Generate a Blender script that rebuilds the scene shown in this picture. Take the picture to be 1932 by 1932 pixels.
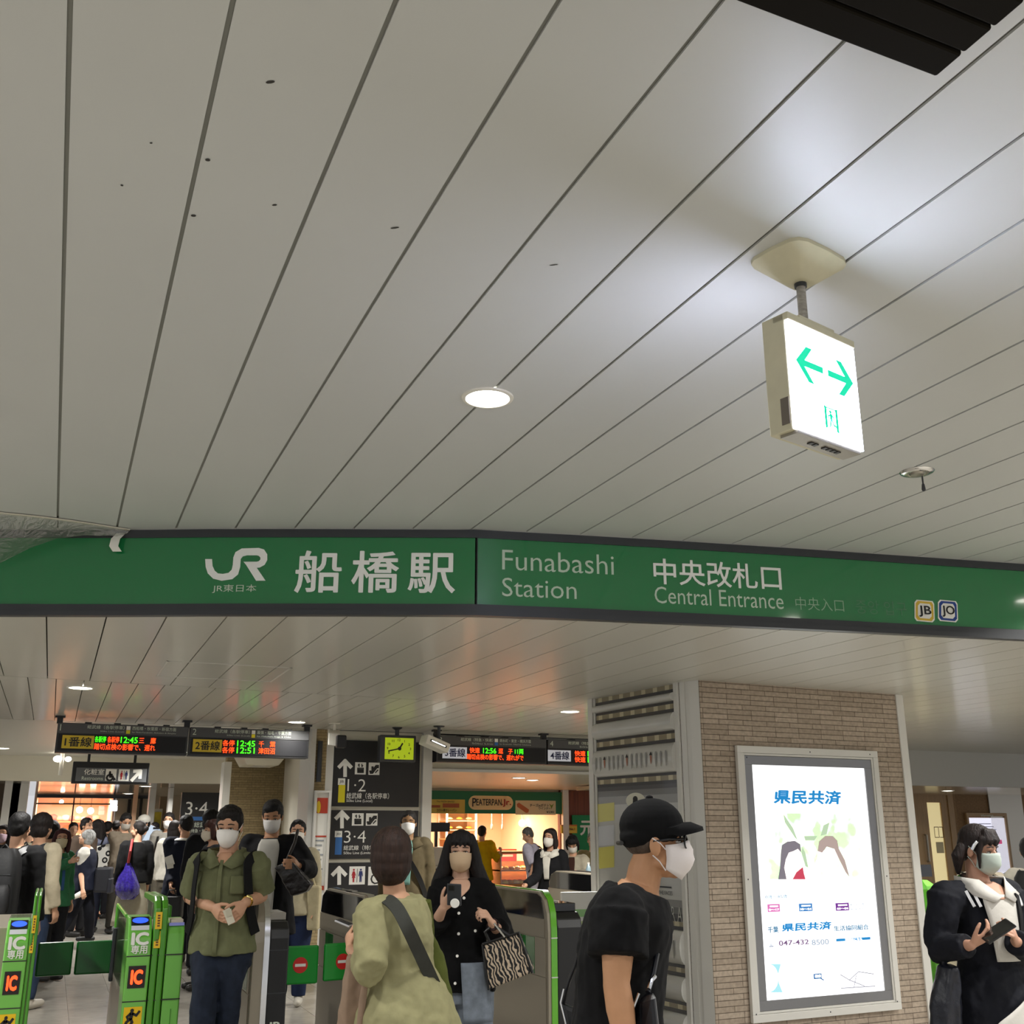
import bpy, bmesh, math, random
from mathutils import Vector, Matrix, Quaternion, noise as mnoise

SC = bpy.context.scene
COL = SC.collection
for o in list(bpy.data.objects):
    bpy.data.objects.remove(o)
V = Vector
R = math.radians
random.seed(7)

# ------------------------------------------------------------------ camera, world, exposure
EYE = 1.57
PITCH, YAW, FPX = R(16.7), R(22.65), 2000.0
cam_d = bpy.data.cameras.new('camera')
cam_d.sensor_width = 36.0
cam_d.lens = 36.0 * FPX / 1932.0
cam_d.clip_start, cam_d.clip_end = 0.05, 200
cam = bpy.data.objects.new('camera', cam_d)
COL.objects.link(cam)
cam.location = (0, 0, EYE)
cam.rotation_euler = (R(90) + PITCH, 0, -YAW)
SC.camera = cam
world = bpy.data.worlds.new('world')
SC.world = world
world.use_nodes = True
world.node_tree.nodes['Background'].inputs[0].default_value = (0.95, 0.96, 1.0, 1)
world.node_tree.nodes['Background'].inputs[1].default_value = 0.70
SC.view_settings.view_transform = 'Standard'
SC.view_settings.look = 'None'
SC.view_settings.gamma = 1.0
SC.view_settings.exposure = 0.0
SC.view_settings.use_curve_mapping = False
try:
    SC.cycles.max_bounces = 8
    SC.cycles.caustics_reflective = False
    SC.cycles.caustics_refractive = False
    SC.cycles.sample_clamp_indirect = 4.0
except Exception:
    pass
DOWNLIGHT_W = 66.0

FH = V((math.sin(YAW), math.cos(YAW), 0))        # horizontal view direction
RT = V((math.cos(YAW), -math.sin(YAW), 0))       # to the right of the view
UZ = V((0, 0, 1))
C0 = V((0, 0, EYE))
_fw = FH * math.cos(PITCH) + UZ * math.sin(PITCH)
_up = UZ * math.cos(PITCH) - FH * math.sin(PITCH)
def ray(x, y): return _fw + RT * ((x - 966) / FPX) - _up * ((y - 966) / FPX)
def at(x, y, d):                                  # photo point at horizontal distance d
    r = ray(x, y); return C0 + r * (d / r.dot(FH))
def atz(x, y, z): r = ray(x, y); return C0 + r * ((z - EYE) / r.z)
def aty(x, y, Y): r = ray(x, y); return C0 + r * (Y / r.y)

# ------------------------------------------------------------------ materials
def lin(h):
    if not isinstance(h, str): return tuple(h[:3])
    h = h.lstrip('#')
    out = []
    for i in (0, 2, 4):
        v = int(h[i:i + 2], 16) / 255
        out.append(v / 12.92 if v < .04045 else ((v + .055) / 1.055) ** 2.4)
    return tuple(out)
MATS = {}
def mat(name, col, rough=.5, metal=0, coat=0, spec=None, emit=0, bump=None, var=None, alpha=None, ecol=None):
    """bump=(scale,strength[,distance]); var=(scale,amount[,stretch]) mottles the colour itself."""
    if name in MATS: return MATS[name]
    m = bpy.data.materials.new(name); m.use_nodes = True
    nt = m.node_tree; b = nt.nodes['Principled BSDF']
    c = lin(col)
    b.inputs['Base Color'].default_value = (*c, 1)
    b.inputs['Roughness'].default_value = rough
    b.inputs['Metallic'].default_value = metal
    b.inputs['Coat Weight'].default_value = coat
    b.inputs['Coat Roughness'].default_value = .14 if name == 'ceiling_enamel' else .05
    if spec is not None: b.inputs['Specular IOR Level'].default_value = spec
    if emit:
        b.inputs['Emission Color'].default_value = (*(lin(ecol) if ecol else c), 1)
        b.inputs['Emission Strength'].default_value = emit
    if alpha is not None: b.inputs['Alpha'].default_value = alpha
    tc = nt.nodes.new('ShaderNodeTexCoord')
    if bump:
        n = nt.nodes.new('ShaderNodeTexNoise'); n.inputs['Scale'].default_value = bump[0]; n.inputs['Detail'].default_value = 4
        if len(bump) > 3:
            m2 = nt.nodes.new('ShaderNodeMapping'); m2.inputs['Scale'].default_value = bump[3]; nt.links.new(tc.outputs['Object'], m2.inputs['Vector']); nt.links.new(m2.outputs['Vector'], n.inputs['Vector'])
        else: nt.links.new(tc.outputs['Object'], n.inputs['Vector'])
        bp = nt.nodes.new('ShaderNodeBump'); bp.inputs['Strength'].default_value = bump[1]
        bp.inputs['Distance'].default_value = bump[2] if len(bump) > 2 else .01
        nt.links.new(n.outputs['Fac'], bp.inputs['Height']); nt.links.new(bp.outputs['Normal'], b.inputs['Normal'])
    if var:
        n = nt.nodes.new('ShaderNodeTexNoise'); n.inputs['Scale'].default_value = var[0]; n.inputs['Detail'].default_value = 5
        mp = nt.nodes.new('ShaderNodeMapping')
        if len(var) > 2: mp.inputs['Scale'].default_value = var[2]
        nt.links.new(tc.outputs['Object'], mp.inputs['Vector']); nt.links.new(mp.outputs['Vector'], n.inputs['Vector'])
        r = nt.nodes.new('ShaderNodeValToRGB')
        a = var[1]
        r.color_ramp.elements[0].position, r.color_ramp.elements[1].position = .3, .7
        r.color_ramp.elements[0].color = (*[max(0, x * (1 - a)) for x in c], 1)
        r.color_ramp.elements[1].color = (*[min(1, x * (1 + a)) for x in c], 1)
        nt.links.new(n.outputs['Fac'], r.inputs['Fac']); nt.links.new(r.outputs['Color'], b.inputs['Base Color'])
    MATS[name] = m
    return m
def glass_mat(name, col, mix=.85, rough=.03):
    if name in MATS: return MATS[name]
    m = bpy.data.materials.new(name); m.use_nodes = True; nt = m.node_tree
    nt.nodes.remove(nt.nodes['Principled BSDF'])
    t = nt.nodes.new('ShaderNodeBsdfTransparent'); t.inputs[0].default_value = (*lin(col), 1)
    g = nt.nodes.new('ShaderNodeBsdfGlossy'); g.inputs['Roughness'].default_value = rough
    x = nt.nodes.new('ShaderNodeMixShader'); x.inputs[0].default_value = 1 - mix
    nt.links.new(t.outputs[0], x.inputs[1]); nt.links.new(g.outputs[0], x.inputs[2])
    nt.links.new(x.outputs[0], nt.nodes['Material Output'].inputs[0])
    MATS[name] = m; return m
def brick_mat(name, c1, c2, mortar, rot=0, w=.26, h=.042):
    m = bpy.data.materials.new(name); m.use_nodes = True; nt = m.node_tree; b = nt.nodes['Principled BSDF']
    b.inputs['Roughness'].default_value = .75
    tc = nt.nodes.new('ShaderNodeTexCoord'); mp = nt.nodes.new('ShaderNodeMapping')
    sx = nt.nodes.new('ShaderNodeSeparateXYZ'); cx = nt.nodes.new('ShaderNodeCombineXYZ')
    ad = nt.nodes.new('ShaderNodeMath'); ad.operation = 'ADD'
    nt.links.new(tc.outputs['Object'], sx.inputs[0])
    nt.links.new(sx.outputs['X'], ad.inputs[0]); nt.links.new(sx.outputs['Y'], ad.inputs[1])
    nt.links.new(ad.outputs[0], cx.inputs['X']); nt.links.new(sx.outputs['Z'], cx.inputs['Y'])
    k = nt.nodes.new('ShaderNodeTexBrick')
    k.inputs['Color1'].default_value = (*lin(c1), 1); k.inputs['Color2'].default_value = (*lin(c2), 1); k.inputs['Mortar'].default_value = (*lin(mortar), 1)
    k.inputs['Scale'].default_value = 1; k.inputs['Mortar Size'].default_value = .0028; k.inputs['Mortar Smooth'].default_value = .2
    k.inputs['Brick Width'].default_value = w; k.inputs['Row Height'].default_value = h; k.offset = .37; k.offset_frequency = 3
    nt.links.new(cx.outputs[0], k.inputs['Vector'])
    n = nt.nodes.new('ShaderNodeTexNoise'); n.inputs['Scale'].default_value = 30
    nt.links.new(cx.outputs[0], n.inputs['Vector'])
    mx = nt.nodes.new('ShaderNodeMixRGB'); mx.blend_type = 'OVERLAY'; mx.inputs[0].default_value = .35
    nt.links.new(k.outputs['Color'], mx.inputs[1]); nt.links.new(n.outputs['Fac'], mx.inputs[2])
    nt.links.new(mx.outputs[0], b.inputs['Base Color'])
    bp = nt.nodes.new('ShaderNodeBump'); bp.invert = True; bp.inputs['Strength'].default_value = .8; bp.inputs['Distance'].default_value = .006
    nt.links.new(k.outputs['Fac'], bp.inputs['Height']); nt.links.new(bp.outputs['Normal'], b.inputs['Normal'])
    MATS[name] = m; return m

# ------------------------------------------------------------------ mesh builder
class MB:
    def __init__(s): s.v = []; s.f = []; s.mi = []; s.m = 0
    def add(s, vs, fs):
        o = len(s.v); s.v += [V(v) for v in vs]
        for f in fs: s.f.append([i + o for i in f]); s.mi.append(s.m)
        return s
    def hexa(s, p):                                # 8 points: bottom ring then top ring
        return s.add(p, [(3, 2, 1, 0), (4, 5, 6, 7), (0, 1, 5, 4), (1, 2, 6, 5), (2, 3, 7, 6), (3, 0, 4, 7)])
    def box(s, a, b):
        (x0, y0, z0), (x1, y1, z1) = a, b
        if x0 > x1: x0, x1 = x1, x0
        if y0 > y1: y0, y1 = y1, y0
        if z0 > z1: z0, z1 = z1, z0
        return s.hexa([(x0, y0, z0), (x1, y0, z0), (x1, y1, z0), (x0, y1, z0), (x0, y0, z1), (x1, y0, z1), (x1, y1, z1), (x0, y1, z1)])
    def obox(s, c, u, v, w, du, dv, dw):           # oriented box: centre, unit axes, half sizes
        c, u, v, w = V(c), V(u) * du, V(v) * dv, V(w) * dw
        return s.hexa([c - u - v - w, c + u - v - w, c + u + v - w, c - u + v - w, c - u - v + w, c + u - v + w, c + u + v + w, c - u + v + w])
    def quad(s, a, b, c, d): return s.add([a, b, c, d], [(0, 1, 2, 3)])
    def ngon(s, pts): return s.add(pts, [tuple(range(len(pts)))])
    def prism(s, pts, d):                          # polygon swept by vector d
        n = len(pts); d = V(d); pts = [V(p) for p in pts]
        fs = [tuple(reversed(range(n))), tuple(range(n, 2 * n))] + [(i, (i + 1) % n, n + (i + 1) % n, n + i) for i in range(n)]
        return s.add(pts + [p + d for p in pts], fs)
    def loft(s, rings, caps=True, closed=False):
        n = len(rings[0]); vs = [p for r in rings for p in r]; fs = []
        k = len(rings)
        for j in range(k if closed else k - 1):
            j2 = (j + 1) % k
            for i in range(n):
                fs.append((j * n + i, j * n + (i + 1) % n, j2 * n + (i + 1) % n, j2 * n + i))
        if caps and not closed: fs += [tuple(reversed(range(n))), tuple(range((k - 1) * n, k * n))]
        return s.add(vs, fs)
    def tube(s, pts, rad, n=10, caps=True):
        pts = [V(p) for p in pts]
        if not isinstance(rad, (list, tuple)): rad = [rad] * len(pts)
        rings = []; prev = None
        for i, p in enumerate(pts):
            t = (pts[min(i + 1, len(pts) - 1)] - pts[max(i - 1, 0)])
            t = t.normalized() if t.length > 1e-9 else V((0, 0, 1))
            a = (prev - t * prev.dot(t)) if prev is not None else None
            if a is None or a.length < 1e-5:
                a = t.orthogonal()
            a.normalize(); prev = a; b = t.cross(a)
            rings.append([p + (a * math.cos(q) + b * math.sin(q)) * rad[i] for q in [2 * math.pi * k / n for k in range(n)]])
        return s.loft(rings, caps)
    def capsule(s, pts, rad, n=12):                # tube with rounded ends
        pts = [V(p) for p in pts]
        if not isinstance(rad, (list, tuple)): rad = [rad] * len(pts)
        d0 = (pts[0] - pts[1]).normalized(); d1 = (pts[-1] - pts[-2]).normalized()
        P = [pts[0] + d0 * rad[0] * .95, pts[0] + d0 * rad[0] * .7] + pts + [pts[-1] + d1 * rad[-1] * .7, pts[-1] + d1 * rad[-1] * .95]
        Q = [rad[0] * .3, rad[0] * .72] + list(rad) + [rad[-1] * .72, rad[-1] * .3]
        return s.tube(P, Q, n)
    def ball(s, c, r, fr=None, n=14, k=9):         # ellipsoid; fr = (x,y,z axes)
        c = V(c); r = (r, r, r) if not isinstance(r, (list, tuple)) else r
        X, Y, Z = fr if fr else (V((1, 0, 0)), V((0, 1, 0)), V((0, 0, 1)))
        rings = []
        for j in range(k):
            t = -math.pi / 2 + math.pi * (j + .5) / k
            rings.append([c + X * (r[0] * math.cos(t) * math.cos(q)) + Y * (r[1] * math.cos(t) * math.sin(q)) + Z * (r[2] * math.sin(t)) for q in [2 * math.pi * i / n for i in range(n)]])
        return s.loft(rings)
    def disc(s, c, u, v, ru, rv=None, n=28):
        rv = rv or ru; c, u, v = V(c), V(u), V(v)
        return s.ngon([c + u * (ru * math.cos(2 * math.pi * i / n)) + v * (rv * math.sin(2 * math.pi * i / n)) for i in range(n)])
    def lathe(s, c, prof, n=24, axis=(0, 0, 1)):   # prof: (radius, along axis)
        ax = V(axis).normalized(); a = ax.orthogonal().normalized(); b = ax.cross(a); c = V(c)
        return s.loft([[c + ax * h + (a * math.cos(q) + b * math.sin(q)) * max(r, 1e-4) for q in [2 * math.pi * i / n for i in range(n)]] for r, h in prof])

def basis_world(o):
    m = o.matrix_basis.copy()
    while o.parent is not None:
        o = o.parent; m = o.matrix_basis @ m
    return m
def obj(name, mb, mats, parent=None, smooth=False, bevel=0, label=None, kind=None, solid=0, fix=True):
    me = bpy.data.meshes.new(name)
    vs = mb.v
    o = bpy.data.objects.new(name, me)
    COL.objects.link(o)
    if parent is not None:
        o.parent = parent
        inv = basis_world(parent).inverted()
        vs = [inv @ v for v in vs]
    else:
        n = max(1, len(vs)); xs = [v.x for v in vs]; ys = [v.y for v in vs]; zs = [v.z for v in vs]
        org = V(((min(xs) + max(xs)) / 2, (min(ys) + max(ys)) / 2, min(zs)))
        o.location = org; vs = [v - org for v in vs]
    me.from_pydata(vs, [], mb.f)
    ms = mats if isinstance(mats, (list, tuple)) else [mats]
    for m in ms: me.materials.append(m)
    if len(ms) > 1: me.polygons.foreach_set('material_index', mb.mi)
    if fix:
        bm = bmesh.new(); bm.from_mesh(me); bmesh.ops.recalc_face_normals(bm, faces=bm.faces); bm.to_mesh(me); bm.free()
    if smooth:
        me.polygons.foreach_set('use_smooth', [True] * len(me.polygons))
        if smooth != 'all':
            bm = bmesh.new(); bm.from_mesh(me)
            for e in bm.edges:
                if len(e.link_faces) == 2 and e.calc_face_angle(0) > R(40): e.smooth = False
            bm.to_mesh(me); bm.free()
    if solid:
        q = o.modifiers.new('thickness', 'SOLIDIFY'); q.thickness = solid; q.offset = 0
    if bevel:
        q = o.modifiers.new('edge', 'BEVEL'); q.width = bevel; q.segments = 2; q.limit_method = 'ANGLE'
    if label: o['label'] = label
    if kind: o['kind'] = kind
    return o
def tag(o, label, cat, group=None, kind=None):
    o['label'] = label; o['category'] = cat
    if group: o['group'] = group
    if kind: o['kind'] = kind
    return o
def thing(name, label, cat, loc=(0, 0, 0), rotz=0, group=None):
    o = bpy.data.objects.new(name, None); COL.objects.link(o)
    o.empty_display_size = .1
    o.location = loc; o.rotation_euler = (0, 0, rotz)
    return tag(o, label, cat, group)
def copy_tree(o, parent=None):
    c = o.copy(); COL.objects.link(c)
    if parent is not None: c.parent = parent
    for ch in list(o.children):
        copy_tree(ch, c)
    return c
def obj_each(name, items, m, parent, **k):           # a list of builders: one part each
    for f in items: obj(name, f, m, parent, **k)
def struct(name, mb, m, **k): return obj(name, mb, m, kind='structure', **k)

# ------------------------------------------------------------------ lettering
_TX = {}
def glyphs(s, bold=0, sp=1.0):
    key = (s, bold, sp)
    if key not in _TX:
        cu = bpy.data.curves.new('t', 'FONT'); cu.body = s; cu.size = 1; cu.offset = bold; cu.space_character = sp; cu.resolution_u = 3
        o = bpy.data.objects.new('t', cu); me = o.to_mesh()
        vs = [(v.co.x, v.co.y) for v in me.vertices]; fs = [tuple(p.vertices) for p in me.polygons]
        o.to_mesh_clear(); bpy.data.objects.remove(o); bpy.data.curves.remove(cu)
        if vs:
            x0 = min(v[0] for v in vs); x1 = max(v[0] for v in vs); y0 = min(v[1] for v in vs); y1 = max(v[1] for v in vs)
        else: x0 = y0 = 0; x1 = y1 = 1
        _TX[key] = ([(a - x0, b - y0) for a, b in vs], fs, x1 - x0, y1 - y0)
    return _TX[key]
def text(mb, s, org, u, v, w=None, h=None, bold=0, sp=1.0, off=.003, skew=0, mapf=None, align='L'):
    """letters filling the box of width w and height h, from its lower left corner org along unit axes u, v"""
    b = max(0, bold - .004)                        # heavy letters: the outline laid several times, a hair apart
    vs, fs, tw, th = glyphs(s, min(bold, .004), sp)
    if b:
        v0, f0 = vs, fs; vs, fs = [], []
        for ex, ey in ((0, 0), (-b, 0), (b, 0), (0, -b), (0, b), (-.7 * b, .7 * b), (.7 * b, -.7 * b)):
            n0 = len(vs); vs = vs + [(p + ex + b, q + ey + b, len(f0) and n0 // max(1, len(v0))) for p, q in v0]; fs = fs + [tuple(i + n0 for i in f) for f in f0]
        tw += 2 * b; th += 2 * b
    sx = (w / tw) if w else (h / th); sy = (h / th) if h else sx
    org, u, v = V(org), V(u).normalized(), V(v).normalized(); n = u.cross(v)
    dx = {'L': 0, 'C': -.5, 'R': -1}[align] * tw * sx
    pts = []
    for q in vs:
        a, b = q[0], q[1]; e = .00035 * q[2] if len(q) > 2 else 0
        X, Y = a * sx + dx + skew * b * sy, b * sy
        pts.append(mapf(X, Y) - V((0, e, 0)) if mapf else org + u * X + v * Y + n * (off + e))
    return mb.add(pts, fs)
class Pane:
    """flat panel given by its lower left corner, axes and size: place things by fractions of its width and height"""
    def __init__(s, org, u, v, w, h): s.o, s.u, s.v, s.w, s.h = V(org), V(u).normalized(), V(v).normalized(), w, h; s.n = s.u.cross(s.v)
    def p(s, a, b, off=0): return s.o + s.u * (a * s.w) + s.v * (b * s.h) + s.n * off
    def rect(s, mb, a0, b0, a1, b1, off=.002): return mb.quad(s.p(a0, b0, off), s.p(a1, b0, off), s.p(a1, b1, off), s.p(a0, b1, off))
    def poly(s, mb, pts, off=.003): return mb.ngon([s.p(a, b, off) for a, b in pts])
    def text(s, mb, t, a0, b0, a1, b1, bold=0, off=.003, skew=0): return text(mb, t, s.p(a0, b0), s.u, s.v, (a1 - a0) * s.w, (b1 - b0) * s.h, bold, off=off, skew=skew)
    def slab(s, mb, a0, b0, a1, b1, d0, d1):
        return mb.hexa([s.p(a0, b0, d0), s.p(a1, b0, d0), s.p(a1, b1, d0), s.p(a0, b1, d0), s.p(a0, b0, d1), s.p(a1, b0, d1), s.p(a1, b1, d1), s.p(a0, b1, d1)])
    def ellipse(s, mb, a, b, ra, rb, off=.003, n=28): return mb.ngon([s.p(a + ra * math.cos(2 * math.pi * i / n), b + rb * math.sin(2 * math.pi * i / n), off) for i in range(n)])
    def stroke(s, mb, pts, wd, off=.003):          # thick polyline, width in metres
        for i, ((a, b), (c, d)) in enumerate(zip(pts, pts[1:])):
            p, q = s.p(a, b, off + .0004 * i), s.p(c, d, off + .0004 * i); t = (q - p).normalized(); k = s.n.cross(t) * (wd / 2); e = t * (wd * .3)
            mb.quad(p - k - e, q - k + e, q + k + e, p + k - e)
def woman_man(pane, a, b, wa, hb, mw, mm, ml, off=.004):
    """toilet pictogram: woman, bar, man inside the box (a,b,wa,hb)"""
    def P(x, y): return (a + x * wa, b + y * hb)
    k = pane.w * wa / (pane.h * hb)
    pane.ellipse(mw, *P(.24, .88), .07 * wa, .07 * hb * k, off); pane.poly(mw, [P(*q) for q in [(.17, .78), (.31, .78), (.40, .50), (.36, .48), (.30, .62), (.37, .34), (.30, .34), (.30, .06), (.18, .06), (.18, .34), (.11, .34), (.18, .62), (.12, .48), (.08, .50)]], off)
    pane.rect(ml, *P(.48, .05), *P(.515, .95), off)
    pane.ellipse(mm, *P(.76, .88), .07 * wa, .07 * hb * k, off); pane.poly(mm, [P(*q) for q in [(.65, .79), (.87, .79), (.93, .45), (.87, .44), (.84, .62), (.84, .06), (.775, .06), (.76, .42), (.745, .06), (.68, .06), (.68, .62), (.65, .44), (.59, .45)]], off)

def hit(pane, x, y):                               # where the photo point falls on a pane, as fractions
    r = ray(x, y); t = pane.n.dot(pane.o - C0) / pane.n.dot(r); d = C0 + r * t - pane.o
    return d.dot(pane.u) / pane.w, d.dot(pane.v) / pane.h
Pane.px = hit
def _tpx(s, mb, t, x0, y0, x1, y1, bold=0, off=.004, skew=0):
    a0, b0 = hit(s, x0, y1); a1, b1 = hit(s, x1, y0)
    return s.text(mb, t, a0, b0, a1, b1, bold, off, skew)
Pane.tpx = _tpx
def _rpx(s, mb, x0, y0, x1, y1, off=.003):
    a0, b0 = hit(s, x0, y1); a1, b1 = hit(s, x1, y0); return s.rect(mb, a0, b0, a1, b1, off)
Pane.rpx = _rpx
def _ppx(s, mb, pts, off=.004): return s.poly(mb, [hit(s, *p) for p in pts], off)
Pane.ppx = _ppx
def _spx(s, mb, pts, wd, off=.004): return s.stroke(mb, [hit(s, *p) for p in pts], wd, off)
Pane.spx = _spx

# ------------------------------------------------------------------ shared materials
M_ceil = mat('ceiling_paint', '#c9cbc9', .42, spec=.45, bump=(900, .08, .001), var=(.7, .03))
M_ceil2 = mat('ceiling_enamel', '#cdcbc2', .45, coat=.32, var=(.8, .03))
M_gap = mat('ceiling_gap', '#8f908a', .7)
M_gap2 = mat('ceiling_gap_dark', '#3a3832', .8)
M_white = mat('white_paint', '#e2dfd4', .45)
M_cream = mat('cream_paint', '#ddd8c6', .45)
M_alu = mat('aluminium_trim', '#dedcd5', .38, metal=.05)
M_dkgrey = mat('dark_grey_metal', '#3f4144', .4, metal=.3)
M_black = mat('black_plastic', '#0d0d0e', .35)
M_blackglass = mat('black_glass', '#060607', .06, coat=1)
M_steel = mat('brushed_steel', '#a29d92', .33, metal=.75, bump=(60, .05))
M_chrome = mat('polished_steel', '#d8d8d6', .14, metal=1)
M_letter = mat('white_lettering', '#f2f1ea', .5)
M_letterdim = mat('pale_lettering', '#d3dccb', .5)
M_ink = mat('black_ink', '#141414', .5)
M_lamp = mat('lamp_lens', '#fffdf0', .4, emit=14)
M_panelblack = mat('sign_black', '#242426', .45, spec=.4)
M_kick = mat('dark_kick_plate', '#2b2926', .5)

# ------------------------------------------------------------------ floor
def floor_mat():
    m = mat('floor_tiles', '#a69d8c', .22)
    nt = m.node_tree; b = nt.nodes['Principled BSDF']; tc = nt.nodes['Texture Coordinate']
    mp = nt.nodes.new('ShaderNodeMapping'); mp.inputs['Location'].default_value = (-.03, .05, 0)
    k = nt.nodes.new('ShaderNodeTexBrick'); k.offset = 0
    for i, c in (('Color1', '#a09b92'), ('Color2', '#979288'), ('Mortar', '#6f6b63')): k.inputs[i].default_value = (*lin(c), 1)
    k.inputs['Scale'].default_value = 1; k.inputs['Brick Width'].default_value = .4; k.inputs['Row Height'].default_value = .8; k.inputs['Mortar Size'].default_value = .003
    nt.links.new(tc.outputs['Object'], mp.inputs[0]); nt.links.new(mp.outputs[0], k.inputs['Vector'])
    n = nt.nodes.new('ShaderNodeTexNoise'); n.inputs['Scale'].default_value = 9; n.inputs['Detail'].default_value = 6
    nt.links.new(tc.outputs['Object'], n.inputs[0])
    x = nt.nodes.new('ShaderNodeMixRGB'); x.blend_type = 'SOFT_LIGHT'; x.inputs[0].default_value = .35
    nt.links.new(k.outputs['Color'], x.inputs[1]); nt.links.new(n.outputs['Fac'], x.inputs[2]); nt.links.new(x.outputs[0], b.inputs['Base Color'])
    return m
struct('floor', MB().box((-9, -8, -.1), (20, 34, 0)), floor_mat())

# ------------------------------------------------------------------ ceilings and the step that carries the station sign
HI, LO, PB = 3.25, 2.74, .318
CURVE = [(-4.0, 8.15), (-1.5, 7.1), (-.4, 6.635), (.25, 6.372), (.7, 6.165), (1.25, 5.935), (2.11, 5.592), (2.74, 5.463), (3.39, 5.345), (4.08, 5.23), (4.81, 5.12), (5.71, 4.985), (7.5, 4.75), (13.5, 4.1), (18.0, 3.6)]
def yc(x):
    for (a, b), (c, d) in zip(CURVE, CURVE[1:]):
        if x <= c: return b + (d - b) * (x - a) / (c - a)
    return CURVE[-1][1]
def joint_y(x): return 9.36 + .075 * x
def far_y(x): return 13.05 - .03 * min(x, 3)
def boards(mb, z, x0, pitch, k0, k1, ya, yb, gap, t=.02):
    for k in range(k0, k1):
        a, b = x0 + pitch * k + gap / 2, x0 + pitch * (k + 1) - gap / 2
        mb.hexa([(a, ya(a), z), (b, ya(b), z), (b, yb(b), z), (a, yb(a), z), (a, ya(a), z + t), (b, ya(b), z + t), (b, yb(b), z + t), (a, yb(a), z + t)])
m = MB(); boards(m, HI, -.155, PB, -12, 42, lambda x: -7.0, lambda x: yc(x) + .03, .012, .007)
struct('ceiling', m, M_ceil)
struct('ceiling_backing', MB().box((-4, -7, HI + .009), (13.3, 9, HI + .03)), M_gap)
m = MB(); boards(m, LO, -.155, PB, -12, 42, lambda x: yc(x) + .035, lambda x: joint_y(x) - .006, .008)
struct('ceiling_lower', m, M_ceil2)
m = MB(); boards(m, LO, -.09, .212, -18, 85, lambda x: joint_y(x) + .006, far_y, .007)
struct('ceiling_gates', m, M_ceil2)
def _back():
    m = MB(); xs = [x for x, _ in CURVE]
    for a, b in zip(xs, xs[1:]):
        m.hexa([(a, yc(a) + .1, LO + .03), (b, yc(b) + .1, LO + .03), (b, 13.6, LO + .03), (a, 13.6, LO + .03), (a, yc(a) + .1, LO + .05), (b, yc(b) + .1, LO + .05), (b, 13.6, LO + .05), (a, 13.6, LO + .05)])
    return m
struct('ceiling_lower_backing', _back(), M_gap2)
# trim on the ceiling along the top of the sign
m = MB(); pts = [(x, yc(x)) for x in [-4 + .25 * i for i in range(70)]]
m.loft([[V((x, y - .018, HI - .004)), V((x, y + .01, HI - .004)), V((x, y + .01, HI + .01)), V((x, y - .018, HI + .01))] for x, y in pts])
struct('trim_1', m, M_alu, smooth=True)
# access hatch: a thin frame let into the boards
m = MB()
for a, b in (((.64, 8.0), (1.55, 8.015)), ((.64, 8.845), (1.53, 8.86)), ((.64, 8.0), (.655, 8.86)), ((1.53, 8.0), (1.545, 8.86))):
    m.box((*a, LO - .003), (*b, LO + .004))
tag(obj('access_hatch', m, M_alu), 'thin square hatch frame let into the lower ceiling under the sign', 'hatch')

# ------------------------------------------------------------------ station sign
G = mat('sign_green', '#237c47', .12, coat=.6, spec=.5)
sg = thing('station_sign', 'long curved green railway station sign with white Japanese lettering', 'sign', (2.5, 5.5, LO))
XS = [-4 + .1 * i for i in range(172)]
def arc_map():                                     # arc length along the curve
    L = [0]; xs = XS
    for a, b in zip(xs, xs[1:]): L.append(L[-1] + math.hypot(b - a, yc(b) - yc(a)))
    return L
ARC = arc_map()
def on_arc(s):
    for i in range(len(ARC) - 1):
        if s <= ARC[i + 1]:
            t = (s - ARC[i]) / (ARC[i + 1] - ARC[i]); x = XS[i] + t * .1; break
    else: x = XS[-1]
    e = .02; n = V((yc(x + e) - yc(x - e), -2 * e, 0)).normalized()
    return x, yc(x), n
def arc_of(x):
    i = min(len(XS) - 2, int((x + 4) / .1)); return ARC[i] + (x - XS[i]) / .1 * (ARC[i + 1] - ARC[i])
def band(mb, z0, z1, d0, d1, xs=XS):
    rings = []
    for x in xs:
        e = .02; n = V((yc(x + e) - yc(x - e), -2 * e, 0)).normalized(); p = V((x, yc(x), 0))
        rings.append([p + n * d1 + V((0, 0, z0)), p + n * d1 + V((0, 0, z1)), p + n * d0 + V((0, 0, z1)), p + n * d0 + V((0, 0, z0))])
    return mb.loft(rings)
obj('face_panel', band(MB(), LO + .055, HI - .045, -.02, .012, [x for x in XS if x < 2.09] + [2.102]), G, sg, smooth=True)
obj('face_panel', band(MB(), LO + .055, HI - .045, -.02, .012, [2.115] + [x for x in XS if x > 2.15]), G, sg, smooth=True)
m = MB(); band(m, HI - .05, HI - .003, -.02, .022); obj('top_frame', m, M_dkgrey, sg, smooth=True)
m = MB(); band(m, LO + .028, LO + .066, -.02, .024); band(m, LO, LO + .03, -.02, .034); obj('bottom_frame', m, M_dkgrey, sg, smooth=True)
obj('panel_joint', MB().obox(V((2.108, yc(2.108) - .012, LO + .26)), (1, 0, 0), (0, 1, 0), (0, 0, 1), .003, .004, .205), M_ink, sg)
def hit_sign(x, y):                                # photo point -> (arc position, height) on the curved face
    r = ray(x, y); t = 3.0
    for _ in range(40):
        p = C0 + r * t; t += (yc(p.x) - .012 - p.y) * .7 / r.y
    p = C0 + r * t
    return arc_of(p.x), p.z
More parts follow.
